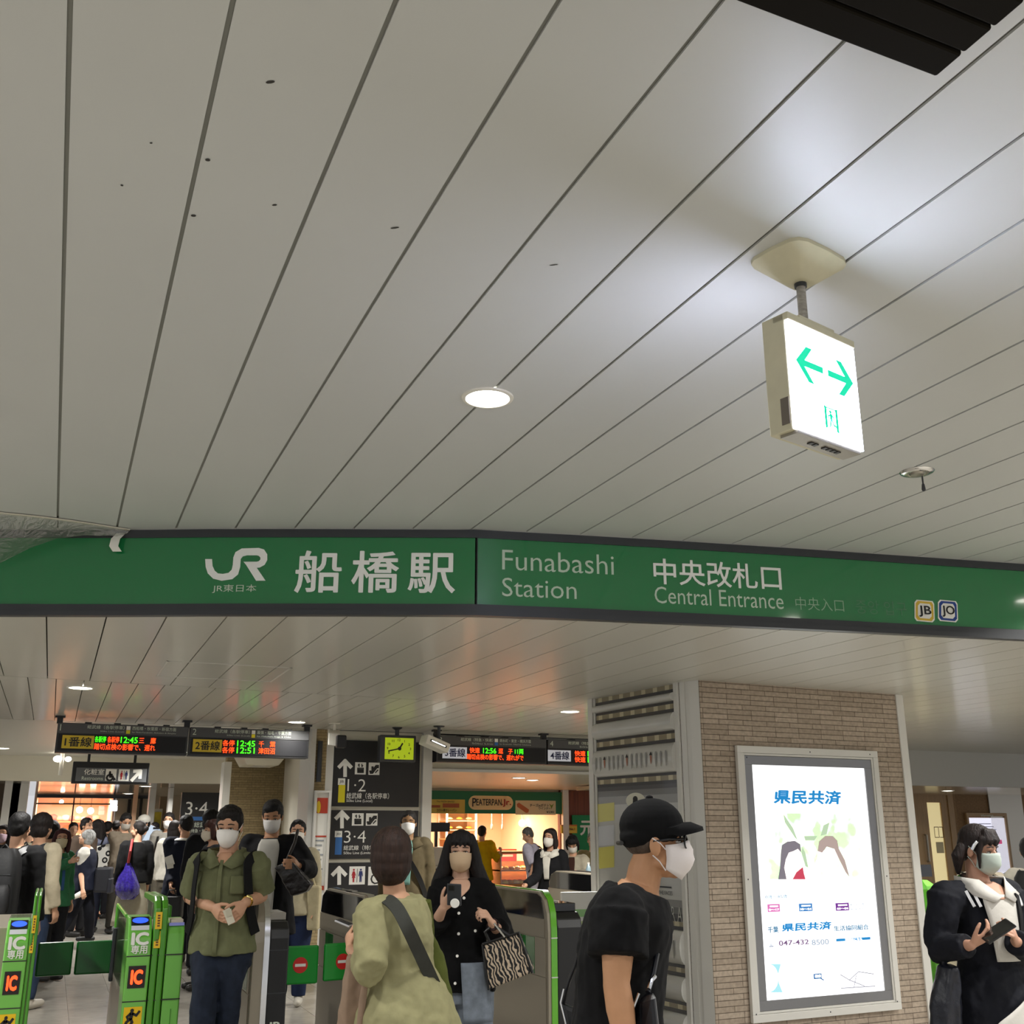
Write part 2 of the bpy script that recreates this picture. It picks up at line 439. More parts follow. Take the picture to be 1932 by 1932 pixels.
def sign_text(mb, s, x0, y0, x1, y1, bold=0, sp=1.0):
    a0, z0 = hit_sign(x0, y1); a1, z1 = hit_sign(x1, y0); zl = z0
    _, zr = hit_sign(x1, y1)
    h = ((hit_sign(x0, y0)[1] - z0) + (z1 - zr)) / 2 if False else z1 - z0
    def mp(X, Y):
        x, y, n = on_arc(a0 + X); return V((x, y, z0 + Y)) + n * .0145
    return text(mb, s, (0, 0, 0), (1, 0, 0), (0, 0, 1), a1 - a0, h, bold, sp, mapf=mp)
def sign_poly(mb, pts, lift=.0145):
    out = []
    for p in pts:
        a, z = hit_sign(*p); x, y, n = on_arc(a); out.append(V((x, y, z)) + n * lift)
    return mb.ngon(out)
m = MB()
# emblem: J and R drawn from strokes
def arcpts(cx, cy, rx, ry, a0, a1, n=10): return [(cx + rx * math.cos(R(a0 + (a1 - a0) * i / n)), cy + ry * math.sin(R(a0 + (a1 - a0) * i / n))) for i in range(n + 1)]
def strip(mb, outer, inner):
    for (a, b), (c, d) in zip(zip(outer, inner), zip(outer[1:], inner[1:])): sign_poly(mb, [a, c, d, b])
J_out = [(389, 1055), (390, 1070), (394, 1082), (404, 1092), (420, 1096), (440, 1093), (451, 1084), (455, 1070), (456, 1055), (460, 1050), (468, 1048)]
J_in = [(402, 1055), (403, 1068), (407, 1077), (413, 1082), (422, 1083), (433, 1081), (439, 1075), (441, 1066), (442, 1052), (446, 1042), (458, 1035)]
strip(m, J_out, J_in)
strip(m, [(458, 1035), (490, 1034), (500, 1037), (506, 1046), (506, 1057), (501, 1066), (492, 1071), (472, 1073)], [(466, 1048), (486, 1048), (490, 1049), (493, 1052), (493, 1056), (490, 1059), (486, 1060), (461, 1060)])
sign_poly(m, [(463, 1061), (479, 1061), (503, 1096), (485, 1096)], .0165)
obj('emblem', m, mat('sign_letter', '#f6f8f2', .45), sg)
m = MB(); sign_text(m, '船橋駅', 556, 1040, 861, 1119, .014, 1.32); obj('station_lettering', m, MATS['sign_letter'], sg)
m = MB(); sign_text(m, '中央改札口', 1234, 1067, 1472, 1102, .01); obj('entrance_lettering', m, MATS['sign_letter'], sg)
for s_, x0, y0, x1, y1, bd in (('JR東日本', 402, 1103, 486, 1119, 0), ('Funabashi', 948, 1048, 1158, 1075, -.004), ('Station', 948, 1096, 1088, 1125, -.004), ('Central Entrance', 1236, 1119, 1477, 1138, -.002)):
    m = MB(); sign_text(m, s_, x0, y0, x1, y1, bd); obj('lettering', m, mat('sign_letter_mid', '#c3d6c2', .45), sg)
m = MB(); sign_text(m, '中央入口', 1502, 1131, 1591, 1150, -.008)
obj('lettering', m, mat('sign_letter_dim', '#97bb9d', .45), sg)
m = MB(); sign_text(m, '중앙 입구', 1616, 1137, 1709, 1157, -.01)
obj('lettering', m, mat('sign_letter_faint', '#5b8a66', .45), sg)
for s, x0, c in (('JB', 1725, '#d8b53c'), ('JO', 1769, '#22438f')):
    rr = lambda k: [(x0 + 19.5 + a, 1153 + .09 * a + b) for a, b in [(-19 + k, -15 + k), (-15 + k, -20 + k), (15 - k, -20 + k), (18 - k, -15 + k), (19 - k, 15 - k), (15 - k, 20 - k), (-15 + k, 20 - k), (-19 + k, 15 - k)]]
    b0 = MB(); sign_poly(b0, rr(0), .0145); b = obj('line_badge', b0, M_letter, sg)
    b1 = MB(); sign_poly(b1, rr(2), .0155); obj('badge_border', b1, mat('badge_' + s, c, .5), b)
    b2 = MB(); sign_poly(b2, rr(6), .0165); obj('badge_field', b2, M_letter, b)
    b3 = MB(); a0, z0 = hit_sign(x0 + 9, 1164); a1, z1 = hit_sign(x0 + 30, 1144)
    text(b3, s, (0, 0, 0), (1, 0, 0), (0, 0, 1), a1 - a0, z1 - z0, .01, mapf=lambda X, Y: V((on_arc(a0 + X)[0], on_arc(a0 + X)[1], z0 + Y)) + on_arc(a0 + X)[2] * .0185)
    obj('badge_letters', b3, M_ink, b)

# plastic film taped over the left end of the sign
film = bpy.data.materials.new('plastic_film'); film.use_nodes = True
nt = film.node_tree; nt.nodes.remove(nt.nodes['Principled BSDF'])
t_ = nt.nodes.new('ShaderNodeBsdfTransparent'); t_.inputs[0].default_value = (.86, .87, .84, 1)
g_ = nt.nodes.new('ShaderNodeBsdfGlossy'); g_.inputs['Roughness'].default_value = .22
d_ = nt.nodes.new('ShaderNodeBsdfTranslucent'); d_.inputs[0].default_value = (.9, .9, .86, 1)
d2 = nt.nodes.new('ShaderNodeBsdfDiffuse'); d2.inputs[0].default_value = (.8, .8, .76, 1)
x0_ = nt.nodes.new('ShaderNodeMixShader'); x1_ = nt.nodes.new('ShaderNodeMixShader'); x0_.inputs[0].default_value = .45; x1_.inputs[0].default_value = .36
fn_ = nt.nodes.new('ShaderNodeTexNoise'); fn_.inputs['Scale'].default_value = 9; fn_.inputs['Detail'].default_value = 3; fn_.inputs['Distortion'].default_value = 2.5
fb_ = nt.nodes.new('ShaderNodeBump'); fb_.inputs['Distance'].default_value = .05; fb_.inputs['Strength'].default_value = 1
ft_ = nt.nodes.new('ShaderNodeTexCoord'); nt.links.new(ft_.outputs['Object'], fn_.inputs['Vector']); nt.links.new(fn_.outputs[0], fb_.inputs['Height']); nt.links.new(fb_.outputs[0], g_.inputs['Normal']); nt.links.new(fb_.outputs[0], d2.inputs['Normal'])
xa = nt.nodes.new('ShaderNodeMixShader'); xa.inputs[0].default_value = .5
nt.links.new(d_.outputs[0], xa.inputs[1]); nt.links.new(d2.outputs[0], xa.inputs[2])
nt.links.new(xa.outputs[0], x0_.inputs[1]); nt.links.new(g_.outputs[0], x0_.inputs[2])
nt.links.new(t_.outputs[0], x1_.inputs[1]); nt.links.new(x0_.outputs[0], x1_.inputs[2]); nt.links.new(x1_.outputs[0], nt.nodes['Material Output'].inputs[0])
m = MB(); rings = []
tape = [atz(x, y, HI - .006) for x, y in ((-220, 936), (-120, 950), (0, 968), (60, 974), (120, 981), (180, 990), (245, 1000))]
low = [(-220, 1130), (-120, 1100), (0, 1066), (60, 1036), (110, 1018), (160, 1010), (225, 1006)]
NV = 9
for i in range(37):
    q = i / 6; k = min(5, int(q)); f = q - k
    a = tape[k].lerp(tape[k + 1], f)
    lx = low[k][0] + (low[k + 1][0] - low[k][0]) * f; ly = low[k][1] + (low[k + 1][1] - low[k][1]) * f
    ar, z = hit_sign(lx, ly); x, y, n = on_arc(ar); b = V((x, y, z)) + n * .03
    row = []
    for j in range(NV):
        t = j / (NV - 1); p = a.lerp(b, t); p.z -= .03 * math.sin(math.pi * t)
        w = mnoise.noise(V((i * .33, j * .5, 2.0))) * .035 * math.sin(math.pi * t)
        row.append(p + V((0, -abs(w), w * .5)))
    rings.append(row)
m.add([p for r in rings for p in r], [(i * NV + j, i * NV + j + 1, (i + 1) * NV + j + 1, (i + 1) * NV + j) for i in range(36) for j in range(NV - 1)])
fm = obj('plastic_sheet', m, film, smooth='all', fix=False)
tag(fm, 'clear crinkled plastic film covering the left end of the green sign', 'plastic sheet')
m = MB(); m.loft([[p + V((0, -.016, .002)), p + V((0, .016, .002)), p + V((0, .016, -.002)), p + V((0, -.016, -.002))] for p in tape])
tp = obj('tape_strip', m, mat('tape', '#d9d4c4', .5), fm)
m = MB(); c = [hit_sign(*p) for p in ((246, 1003), (232, 1008), (224, 1020), (221, 1034), (226, 1043))]
rings = []
for i, (a, z) in enumerate(c):
    x, y, n = on_arc(a); p = V((x, y, z)) + n * [.016, .03, .05, .055, .04][i]; s = V((.024, -.01, 0)) if i else V((.01, 0, .012))
    rings.append([p - s, p + s, p + s + n * .002, p - s + n * .002])
m.loft(rings); obj('loose_tape_end', m, mat('tape_white', '#ecebe2', .5), fm, smooth=True)

# ------------------------------------------------------------------ lamps
def lamp_light(name, p, w, col=(1, .98, .94), size=.16, spread=150):
    l = bpy.data.lights.new(name, 'AREA'); l.shape = 'DISK'; l.size = size; l.energy = w; l.color = col; l.spread = R(spread)
    o = bpy.data.objects.new(name, l); COL.objects.link(o); o.location = p; return o
def downlight(p, label, r=.085, w=None, lens=None, group='recessed ceiling downlights', col=(1, .98, .94)):
    t = thing('downlight', label, 'ceiling light', p, group=group)
    p = V(p)
    obj('trim_ring', MB().lathe(p, [(r * 1.02, -.002), (r * 1.06, -.008), (r * 1.22, -.006), (r * 1.25, .0), (r * 1.02, .002)], 32), M_white, t, smooth=True)
    obj('lens', MB().lathe(p, [(1e-3, -.010), (r * .6, -.009), (r * 1.03, -.003), (r * 1.03, .012)], 28), lens or M_lamp, t, smooth=True)
    lo = lamp_light('lamp_glow', (0, 0, -.02), w or DOWNLIGHT_W, col, r * 2); lo.parent = t
    return t
downlight(atz(920, 750, HI), 'largest round downlight, on the upper ceiling above the station sign', w=22)
downlight(atz(152, 1297, LO), 'downlight above the platform 1 departure board', .09, 42)
downlight(atz(560, 1362, LO), 'downlight on the glossy ceiling beside the platform 2 board', .09, 9)
downlight(atz(1075, 1342, LO), 'downlight left of the striped pillar on the lower ceiling', .09, 110)
for x, y, z in ((-2.2, 7.9, LO), (7.6, 9.6, LO), (9.2, 7.0, LO)):
    downlight((x, y, z), 'unseen downlight added to the lower ceiling', .09, 120)  # out-of-view lamps added to brighten the lower ceiling zone
for x, y in ((-1.6, 1.0), (-1.6, 4.2), (1.4, -1.6), (4.6, .6), (4.8, 3.0), (7.2, 2.6), (1.4, -4.6), (-1.6, -2.8), (4.6, -2.4), (8.2, -.6), (6.4, 3.9)):
    downlight((x, y, HI), 'unseen downlight added to the upper ceiling beyond the edge of the picture')  # extra lamps out of view, added to light the hall

# ceiling sensor with a hanging pull
p = atz(1730, 890, HI)
t = thing('ceiling_sensor', 'small chrome ceiling sensor with a dangling pull beneath the exit sign', 'sensor', p)
obj('flange', MB().lathe(p, [(.012, -.004), (.05, -.012), (.075, -.008), (.082, -.001), (.082, .004)], 32), M_chrome, t, smooth=True)
obj('core', MB().lathe(p, [(1e-3, -.02), (.03, -.018), (.04, -.008), (.045, .0)], 24), M_steel, t, smooth=True)
q = p + V((.06, .03, 0))
obj('pull', MB().tube([q, q + V((0, 0, -.045))], .004, 8).capsule([q + V((0, 0, -.05)), q + V((0, 0, -.075))], [.007, .01], 10), M_dkgrey, t, smooth=True)

# dark slatted sign box overhead, top right
t = thing('overhead_sign_box', 'dark slatted underside of a ceiling sign box at the upper right', 'sign', (2.0, 1.2, 3.18))
Mo = mat('bronze_black', '#17140e', .9, spec=.1)
y = 1.475
for k in range(7):
    sk = .036 * .945; obj('slat_panel', MB().hexa([(.7, y - .078 - sk, 3.185), (1.645, y - .078, 3.185), (1.645, y, 3.185), (.7, y - sk, 3.185), (.7, y - .078 - sk, 3.215), (1.645, y - .078, 3.215), (1.645, y, 3.215), (.7, y - sk, 3.215)]), Mo, t, bevel=.006); y -= .0835
obj('top_tray', MB().box((.72, .9, 3.216), (1.62, 1.46, 3.248)), Mo, t)

# ------------------------------------------------------------------ emergency exit sign on a stem
cr = V((2.0, 2.335, HI)); a_ = math.radians(15.4)
pl = [atz(*q, HI) for q in ((1430, 482), (1466, 457), (1595, 488), (1525, 545))]
t = thing('exit_sign', 'hanging illuminated exit sign with green arrows and running figure', 'sign', (1.935, 2.33, 2.65))
ctr = V((1.936, 2.345, 0)); u = V((math.cos(a_), math.sin(a_), 0)); n = V((-u.y, u.x, 0)) * -1   # n faces the viewer
if n.y > 0: n = -n
top = []
Mb = mat('old_cream_plastic', '#cfcaae', .5, var=(12, .06))
def sq(h, hx, hy, z, k=.75):
    out = []
    for i in range(16):
        q = 2 * math.pi * i / 16; cx, sx = math.cos(q), math.sin(q)
        out.append(ctr + u * (math.copysign(abs(cx) ** .45, cx) * hx) + n * (math.copysign(abs(sx) ** .45, sx) * hy) + V((0, 0, z)))
    return out
obj('ceiling_canopy', MB().loft([sq(0, .135, .105, HI), sq(0, .135, .105, HI - .012), sq(0, .045, .04, HI - .075), sq(0, .03, .03, HI - .078)]), Mb, t, smooth=True)
stem_top = ctr + V((0, 0, HI - .07)); 
obj('stem', MB().tube([stem_top, ctr + V((0, 0, 3.02))], .014, 14), mat('taped_stem', '#9b968b', .5, var=(40, .3, (1, 1, 3))), t, smooth=True)
obj('stem_collar', MB().tube([stem_top, stem_top + V((0, 0, -.02))], .019, 14), M_dkgrey, t, smooth=True); obj('stem_collar', MB().tube([ctr + V((0, 0, 3.035)), ctr + V((0, 0, 3.0))], .018, 14), M_dkgrey, t, smooth=True)
Z0, Z1 = 2.643, 3.003
co = V((1.798, 2.25, 0)) + u * .1555
hw, th = .162, .046
obj('case', MB().obox(co + n * -th + V((0, 0, (Z0 + Z1) / 2)), u, n, UZ, hw, .04, (Z1 - Z0) / 2).obox(co + n * -.008 + V((0, 0, (Z0 + Z1) / 2)), u, n, UZ, hw - .004, .006, (Z1 - Z0) / 2 - .004), Mb, t, bevel=.004)
obj('case_lip', MB().obox(co + n * -.02 + V((0, 0, Z1 - .012)), u, n, UZ, hw, .028, .012).obox(co + n * -.03 + u * -.01 + V((0, 0, Z1 + .006)), u, n, UZ, .085, .03, .008), Mb, t, bevel=.003)
obj('bottom_plate', MB().obox(co + n * -.03 + V((0, 0, Z0 - .004)), u, n, UZ, hw - .015, .03, .005), M_steel, t)
for k in range(6): obj('test_button', MB().obox(co + n * -.03 + u * (.075 - .02 * k if k < 4 else -.03 - .02 * (k - 4)) + V((0, 0, Z0 - .0105)), u, n, UZ, .007, .008, .0015), M_black, t)
obj('data_label', MB().obox(co - u * (hw + .001) + n * -.025 + V((0, 0, Z0 + .06)), u, n, UZ, .001, .014, .04), mat('label_brown', '#6f675c', .6), t)
fw_ = 2 * hw - .004; fh_ = Z1 - Z0 - .03
face = Pane(co - u * (fw_ / 2) + n * .0 + V((0, 0, Z0 + .003)), u, UZ, fw_, fh_)
m = MB(); face.slab(m, 0, 0, 1, 1, -.003, .004)
obj('lit_face', m, mat('exit_face', '#eef4ff', .4, emit=20, ecol='#dfe4ff'), t)
back = Pane(co + u * (fw_ / 2) + n * -.084 + V((0, 0, Z0 + .003)), -u, UZ, fw_, fh_)
m = MB(); back.slab(m, .03, .03, .97, .97, 0, .0035); obj('lit_back_face', m, MATS['exit_face'], t)
Mg = mat('exit_green', '#00d9a8', .4, emit=.75)
m = MB()
def arrow(mb, pts, off=.006): face.poly(mb, pts, off)
for s in (1, -1):
    X = lambda x: .5 + s * (x - .5)
    arrow(m, [(X(q), w) for q, w in [(.07, .64), (.235, .81), (.325, .81), (.22, .69), (.22, .69)]][:4] + [(X(.165), .64)])
    arrow(m, [(X(q), w) for q, w in [(.07, .64), (.165, .64), (.32, .47), (.235, .47)]])
    arrow(m, [(X(q), w) for q, w in [(.14, .672), (.465, .672), (.465, .608), (.14, .608)]], .0065)
obj('arrows', m, Mg, t)
m = MB(); B = lambda x, y: (.43 + x * .2, .09 + y * .22)
for q in ([(0, 0), (.18, .08), (.18, .95), (0, 1)], [(.82, 0), (1, -.04), (1, 1), (.82, .95)], [(.18, .9), (.82, .9), (.82, .95), (.18, .95)]): face.poly(m, [B(*k) for k in q], .006)
face.ellipse(m, *B(.45, .78), .018, .016, .006, 12)
for q in ([(.36, .72), (.58, .7), (.55, .42), (.42, .42)], [(.4, .66), (.24, .6), (.2, .48), (.26, .47), (.3, .55), (.42, .57)], [(.55, .68), (.72, .58), (.7, .52), (.55, .58)], [(.42, .46), (.52, .46), (.4, .12), (.3, .1)], [(.46, .46), (.55, .46), (.68, .28), (.84, .24), (.84, .17), (.62, .2)]): face.poly(m, [B(*k) for k in q], .006)
obj('running_figure', m, Mg, t)

# scuffs on the upper ceiling boards
m = MB()
for x, y, a, b in ((510, 155, .012, .005), (392, 302, .007, .006), (365, 407, .008, .006), (518, 387, .008, .004), (745, 430, .014, .004), (1045, 500, .015, .003), (230, 350, .004, .004), (285, 270, .004, .003)):
    p = atz(x, y, HI - .0015); m.disc(p, (.8, -.6, 0), (.6, .8, 0), a, b, 8)
struct('ceiling_scuffs', m, mat('scuff', '#3a3834', .9))
for x, y, z, lb in ((275, 1483, 2.34, 'downlight in the low ceiling right of the restroom sign'), (242, 1497, 2.34, 'downlight in the low ceiling under the restroom sign')):
    downlight(tuple(atz(x, y, z)), lb, .1, 26)
for q, lb in (((.8, 15.5, LO), 'unseen downlight added behind the platform 1 board'), ((1.9, 17.6, LO), 'unseen downlight added behind the platform 2 board'), ((-.8, 17.8, LO), 'unseen downlight added behind the left end of the boards')):
    downlight(q, lb, .1, 70)  # unseen lamps added to brighten the floor under the crowd

# ------------------------------------------------------------------ brick pillar with its two faces
PA, PBb = V((4.737, 7.408, 0)), V((6.889, 7.54, 0))
PU = (PBb - PA).normalized(); PN = V((PU.y, -PU.x, 0))
Q1, Q2 = V((4.531, 8.963, 0)), V((4.671, 7.611, 0))
M_brick = brick_mat('pillar_brick', '#b8a896', '#a59583', '#6a5d50')
m = MB(); fp = [PA + V((.01, .01, 0)), PBb - PN * .0 + V((-.01, .012, 0)), PBb + V((.06, .02, 0)), V((6.84, 9.1, 0)), Q1 + V((.02, 0, 0)), Q2 + V((.012, .0, 0))]
m.prism(fp, (0, 0, LO)); struct('pillar', m, M_brick)
m = MB(); m.prism([PBb, PBb + PU * .085, PBb + PU * .085 - PN * .12, PBb - PN * .12], (0, 0, LO)); struct('trim_2', m, M_alu, bevel=.004)
m = MB(); m.prism([PA - PU * .004, PA + PU * .012 - PN * .02, V((4.70, 7.62, 0)), V((4.668, 7.60, 0)), V((4.684, 7.545, 0)), V((4.690, 7.550, 0)), V((4.703, 7.505, 0)), V((4.697, 7.5, 0))], (0, 0, LO)); struct('trim_3', m, M_alu)
QU = (Q2 - Q1).normalized(); QL = (Q2 - Q1).length; QN = V((QU.y, -QU.x, 0))
m = MB(); m.prism([Q1, Q1 + QN * .028, Q1 + QU * .075 + QN * .028, Q1 + QU * .075], (0, 0, LO)).prism([Q1 + QU * .09, Q1 + QU * .09 + QN * .02, Q1 + QU * .11 + QN * .02, Q1 + QU * .11], (0, 0, LO)); struct('trim_4', m, M_alu)
m = MB(); m.prism([Q2 - QU * .05, Q2 - QU * .05 + QN * .022, Q2 + QN * .022, Q2], (0, 0, LO)); struct('trim_5', m, M_alu)
# printed advertising wrap on the left face
def ramp_mat(name, stops, rough=.3, coat=.5, axis='Z'):
    m = mat(name, '#ffffff', rough, coat=coat); nt = m.node_tree; b = nt.nodes['Principled BSDF']
    s = nt.nodes.new('ShaderNodeSeparateXYZ'); nt.links.new(nt.nodes['Texture Coordinate'].outputs['Generated'], s.inputs[0])
    r = nt.nodes.new('ShaderNodeValToRGB'); el = r.color_ramp.elements
    while len(el) > 1: el.remove(el[0])
    for i, (p, c) in enumerate(stops):
        e = el[0] if i == 0 else el.new(p)
        e.position = p; e.color = (*lin(c), 1)
    nt.links.new(s.outputs[axis], r.inputs[0]); nt.links.new(r.outputs[0], b.inputs['Base Color'])
    return m
w0 = .115; PW = Pane(Q1 + QU * w0 + QN * .004, QU, UZ, QL - w0 - .05, LO)
t = thing('pillar_poster', 'printed poster of grey rolls and gold bands on the left face of the pillar', 'poster', Q1.lerp(Q2, .5))
def py(y): return PW.px(1200 if y < 1600 else 1275, y)[1]
bands = [(1313, 1304), (1348, 1339), (1402, 1392), (1476, 1467)]
lowb = [(1747, 1738), (1833, 1824), (1902, 1893)]
M_roll = mat('poster_roll', '#cbcac4', .3, coat=.5, var=(3, .06, (1, 1, 6)))
M_gold = mat('poster_gold', '#8d8264', .3, coat=.5); M_goldl = mat('poster_gold_light', '#c6bb98', .3, coat=.5)
M_band = mat('poster_band_edge', '#1c1915', .3, coat=.5)
def pband(yb, yt):
    b0, b1 = py(yb), py(yt); g = obj('gold_band', PW.slab(MB(), 0, b0, 1, b1, 0, .004), M_gold, t)
    for k in range(7): obj('band_highlight', PW.slab(MB(), k / 7 + .035, b0, k / 7 + .085, b1, .004, .005), M_goldl, g)
    obj('band_edge', PW.slab(MB(), 0, b0 - .010, 1, b0, 0, .006).hexa([PW.p(0, b1, 0), PW.p(1, b1, 0), PW.p(1, b1 + .008, 0), PW.p(0, b1 + .008, 0), PW.p(0, b1, .006), PW.p(1, b1, .006), PW.p(1, b1 + .008, .006), PW.p(0, b1 + .008, .006)]), M_band, g)
def proll(b0, b1):                                 # flat print given added relief so each roll shades
    rings = []
    for k in range(9):
        q = math.pi * k / 8; rings.append([PW.p(0, b0 + (b1 - b0) * (.5 - .5 * math.cos(q)), .003 + .06 * math.sin(q)), PW.p(1, b0 + (b1 - b0) * (.5 - .5 * math.cos(q)), .003 + .06 * math.sin(q)), PW.p(1, b0 + (b1 - b0) * (.5 - .5 * math.cos(q)), 0), PW.p(0, b0 + (b1 - b0) * (.5 - .5 * math.cos(q)), 0)])
    return obj('roll', MB().loft(rings), M_roll, t, smooth=True)
for yb, yt in bands + lowb: pband(yb, yt)
ys = bands
for (yb, yt), (yb2, yt2) in zip(ys, ys[1:]): proll(py(yt2) + .008, py(yb) - .010)
for (yb, yt), (yb2, yt2) in zip(lowb, lowb[1:]): proll(py(yt2) + .008, py(yb) - .010)
proll(.02, py(1902) - .010); proll(py(1304) + .008, .998)
b0, b1 = py(1738) + .008, py(1476) - .010
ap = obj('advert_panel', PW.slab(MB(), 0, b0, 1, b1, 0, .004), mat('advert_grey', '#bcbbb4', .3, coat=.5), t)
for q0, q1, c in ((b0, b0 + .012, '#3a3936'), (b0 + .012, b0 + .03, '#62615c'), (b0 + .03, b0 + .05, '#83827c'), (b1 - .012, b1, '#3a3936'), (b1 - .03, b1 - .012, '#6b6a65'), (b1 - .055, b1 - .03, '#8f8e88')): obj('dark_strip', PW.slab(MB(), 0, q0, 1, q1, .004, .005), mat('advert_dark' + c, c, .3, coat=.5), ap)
for i, (q0, q1) in enumerate(((1518, 1552), (1600, 1640))): m = MB(); PW.poly(m, [PW.px(1125, q1), PW.px(1160, q1 - 4), PW.px(1160, q0 - 4), PW.px(1125, q0)], .006); obj('yellow_block', m, mat('advert_yellow', '#d2ca62', .35, coat=.4), ap)
m = MB(); PW.ppx(m, [PW_ for PW_ in [(1125, 1560), (1160, 1556), (1160, 1594), (1125, 1597)]], .006); obj('pale_block', m, mat('advert_pale', '#c9cbce', .35, coat=.4), ap)
m = MB(); a, b = PW.px(1200, 1510); PW.ellipse(m, a, b, .12, .023, .006); ov = obj('white_oval', m, mat('advert_white', '#dedcc9', .35), ap)
m = MB(); PW.ellipse(m, a, b + .004, .03, .009, .008); PW.poly(m, [(a - .035, b - .016), (a + .035, b - .016), (a + .03, b), (a - .03, b)], .008); obj('silhouette', m, M_ink, ov)
m = MB(); PW.tpx(m, 'PILLAR AD', 1238, 1713, 1297, 1734, -.01, .008); obj('lettering', m, mat('advert_letter', '#c9c8c2', .4), ap)
m = MB(); PW.tpx(m, 'THE FACES', 1244, 1682, 1270, 1687, 0, .008); obj('small_lettering', m, M_dkgrey, ap); m = MB(); PW.rpx(m, 1244, 1673, 1268, 1674.2, .008); obj('rule_line', m, M_dkgrey, ap)
def figures(y0, y1, n, tans):                      # printed row of little leaf shapes
    for k in range(n):
        mg, mt, mk = MB(), MB(), MB()
        a = .03 + .94 * (k + .5) / n; b = (py(y0) + py(y1)) / 2; h = (py(y1) - py(y0)) / 2
        mb = mt if k in tans else mg
        sh = [(-.5, .7), (-.25, 1), (.25, 1), (.5, .6), (.45, -.1), (.1, -1), (-.15, -1), (-.4, -.2)]
        sc = .024 if k not in tans else .022
        PW.poly(mb, [(a + x * sc, b + y * h * (1 if k not in tans else .6)) for x, y in sh], .066)
        if k in tans:
            PW.poly(mk, [(a - .018, b + h * .55), (a + .018, b + h * .55), (a, b + h * 1.05)], .067); obj('tan_print', mt, mat('print_tan', '#a0664c', .35), t); obj('tip_print', mk, M_ink, t)
        else: obj('leaf_print', mg, mat('print_grey', '#94938e', .35), t)
figures(1451, 1423, 16, (2, 7, 12)); figures(1806, 1772, 16, (12,))

# lit advertising box on the brick face
AU, AN = PU, PN
def on_face(s, z, o=0): return PA + AU * s + AN * o + V((0, 0, z))
t = thing('light_box', 'lit advertising light box with blue lettering on the brick pillar', 'light box', on_face(1.07, .17))
AX = Pane(on_face(.322, .170), AU, UZ, 1.512, 2.058)
def frame(mb, P, a0, b0, a1, b1, wx, wy, d0, d1):
    P.slab(mb, a0, b0, a1, b0 + wy, d0, d1); P.slab(mb, a0, b1 - wy, a1, b1, d0, d1); P.slab(mb, a0, b0 + wy, a0 + wx, b1 - wy, d0, d1); P.slab(mb, a1 - wx, b0 + wy, a1, b1 - wy, d0, d1); return mb
obj('outer_frame', frame(MB(), AX, 0, 0, 1, 1, .036, .027, 0, .035), M_alu, t, bevel=.003)
obj('mid_frame', frame(MB(), AX, .037, .028, .963, .972, .012, .008, 0, .028), M_alu, t, bevel=.002)
obj('inner_frame', frame(MB(), AX, .05, .037, .95, .963, .05, .035, 0, .022), mat('grey_frame', '#8f8f91', .35, metal=.6), t, bevel=.002)
for a, b in ((.06, .955), (.5, .985), (.94, .985), (.02, .5), (.98, .5), (.02, .03), (.5, .015), (.97, .03)): m = MB(); AX.ellipse(m, a, b, .004, .003, .036, 10); obj('screw', m, M_dkgrey, t)
m = MB(); AX.slab(m, .09, .063, .905, .935, -.002, .012); lp = obj('lit_panel', m, mat('advert_lit', '#ffffff', .4, emit=1.2, ecol='#fbfdff'), t)
def emat(n, c, e=1.1): return mat('lit_' + n, '#%02x%02x%02x' % tuple(int(int(c[i:i + 2], 16) * .35) for i in (1, 3, 5)), .4, emit=e * .85, ecol=c)
EB, EB2, EN = emat('cyan_blue', '#0a8fd6', 1.0), emat('pale_teal', '#7fc4cf', 1.1), emat('navy', '#3a5a86', 1.0)
def z6(x, y): return (1380 + x / 3.5, 1380 + y / 3.5)
def T(mb, s, x0, y0, x1, y1, bold=0, skew=0, off=.016): return AX.tpx(mb, s, *z6(x0, y0), *z6(x1, y1), bold, off, skew)
MM = EB
m = MB(); T(m, '県民共済', 268, 392, 705, 478, .035, .18); obj('blue_lettering', m, MM, lp)
m = MB(); T(m, '県民共済', 322, 1252, 645, 1322, .035, .18); obj('blue_lettering', m, MM, lp)
MM = emat('slate', '#2e7fa8', .9)
m = MB(); T(m, '千葉', 232, 1285, 300, 1330, .022); obj('navy_lettering', m, MM, lp)
m = MB(); T(m, '生活協同組合', 668, 1272, 895, 1318, .014); obj('navy_lettering', m, MM, lp)
m = MB(); T(m, '0歳〜85歳', 216, 1075, 360, 1106); obj('navy_lettering', m, MM, lp)
m = MB(); T(m, '047-432', 305, 1370, 500, 1415, .012); obj('phone_number', m, emat('mauve', '#7c5a86', 1.0), lp)
MM = emat('greyblue', '#9aa7b8', 1.3)
m = MB(); T(m, '8500', 522, 1368, 632, 1411, .008); obj('grey_lettering', m, MM, lp)
m = MB(); T(m, '〒273-8666 千葉県船橋市', 238, 1446, 570, 1470); obj('grey_lettering', m, MM, lp)
m = MB(); T(m, '[受付時間] 平日', 238, 1492, 440, 1514); obj('grey_lettering', m, MM, lp)
m = MB(); T(m, 'www.chiba-kyosai.or.jp', 384, 1664, 568, 1684); obj('grey_lettering', m, MM, lp)
m = MB(); T(m, '千葉県民共済', 350, 1610, 455, 1628); obj('grey_lettering', m, MM, lp)
MM = emat('faint', '#d5dfe8', 1.5)
m = MB(); T(m, '〜ひろがる安心〜', 300, 340, 705, 362); obj('faint_lettering', m, MM, lp)
m = MB(); T(m, '手頃な掛金で大きな保障', 400, 1075, 880, 1100, -.01); obj('faint_lettering', m, MM, lp)
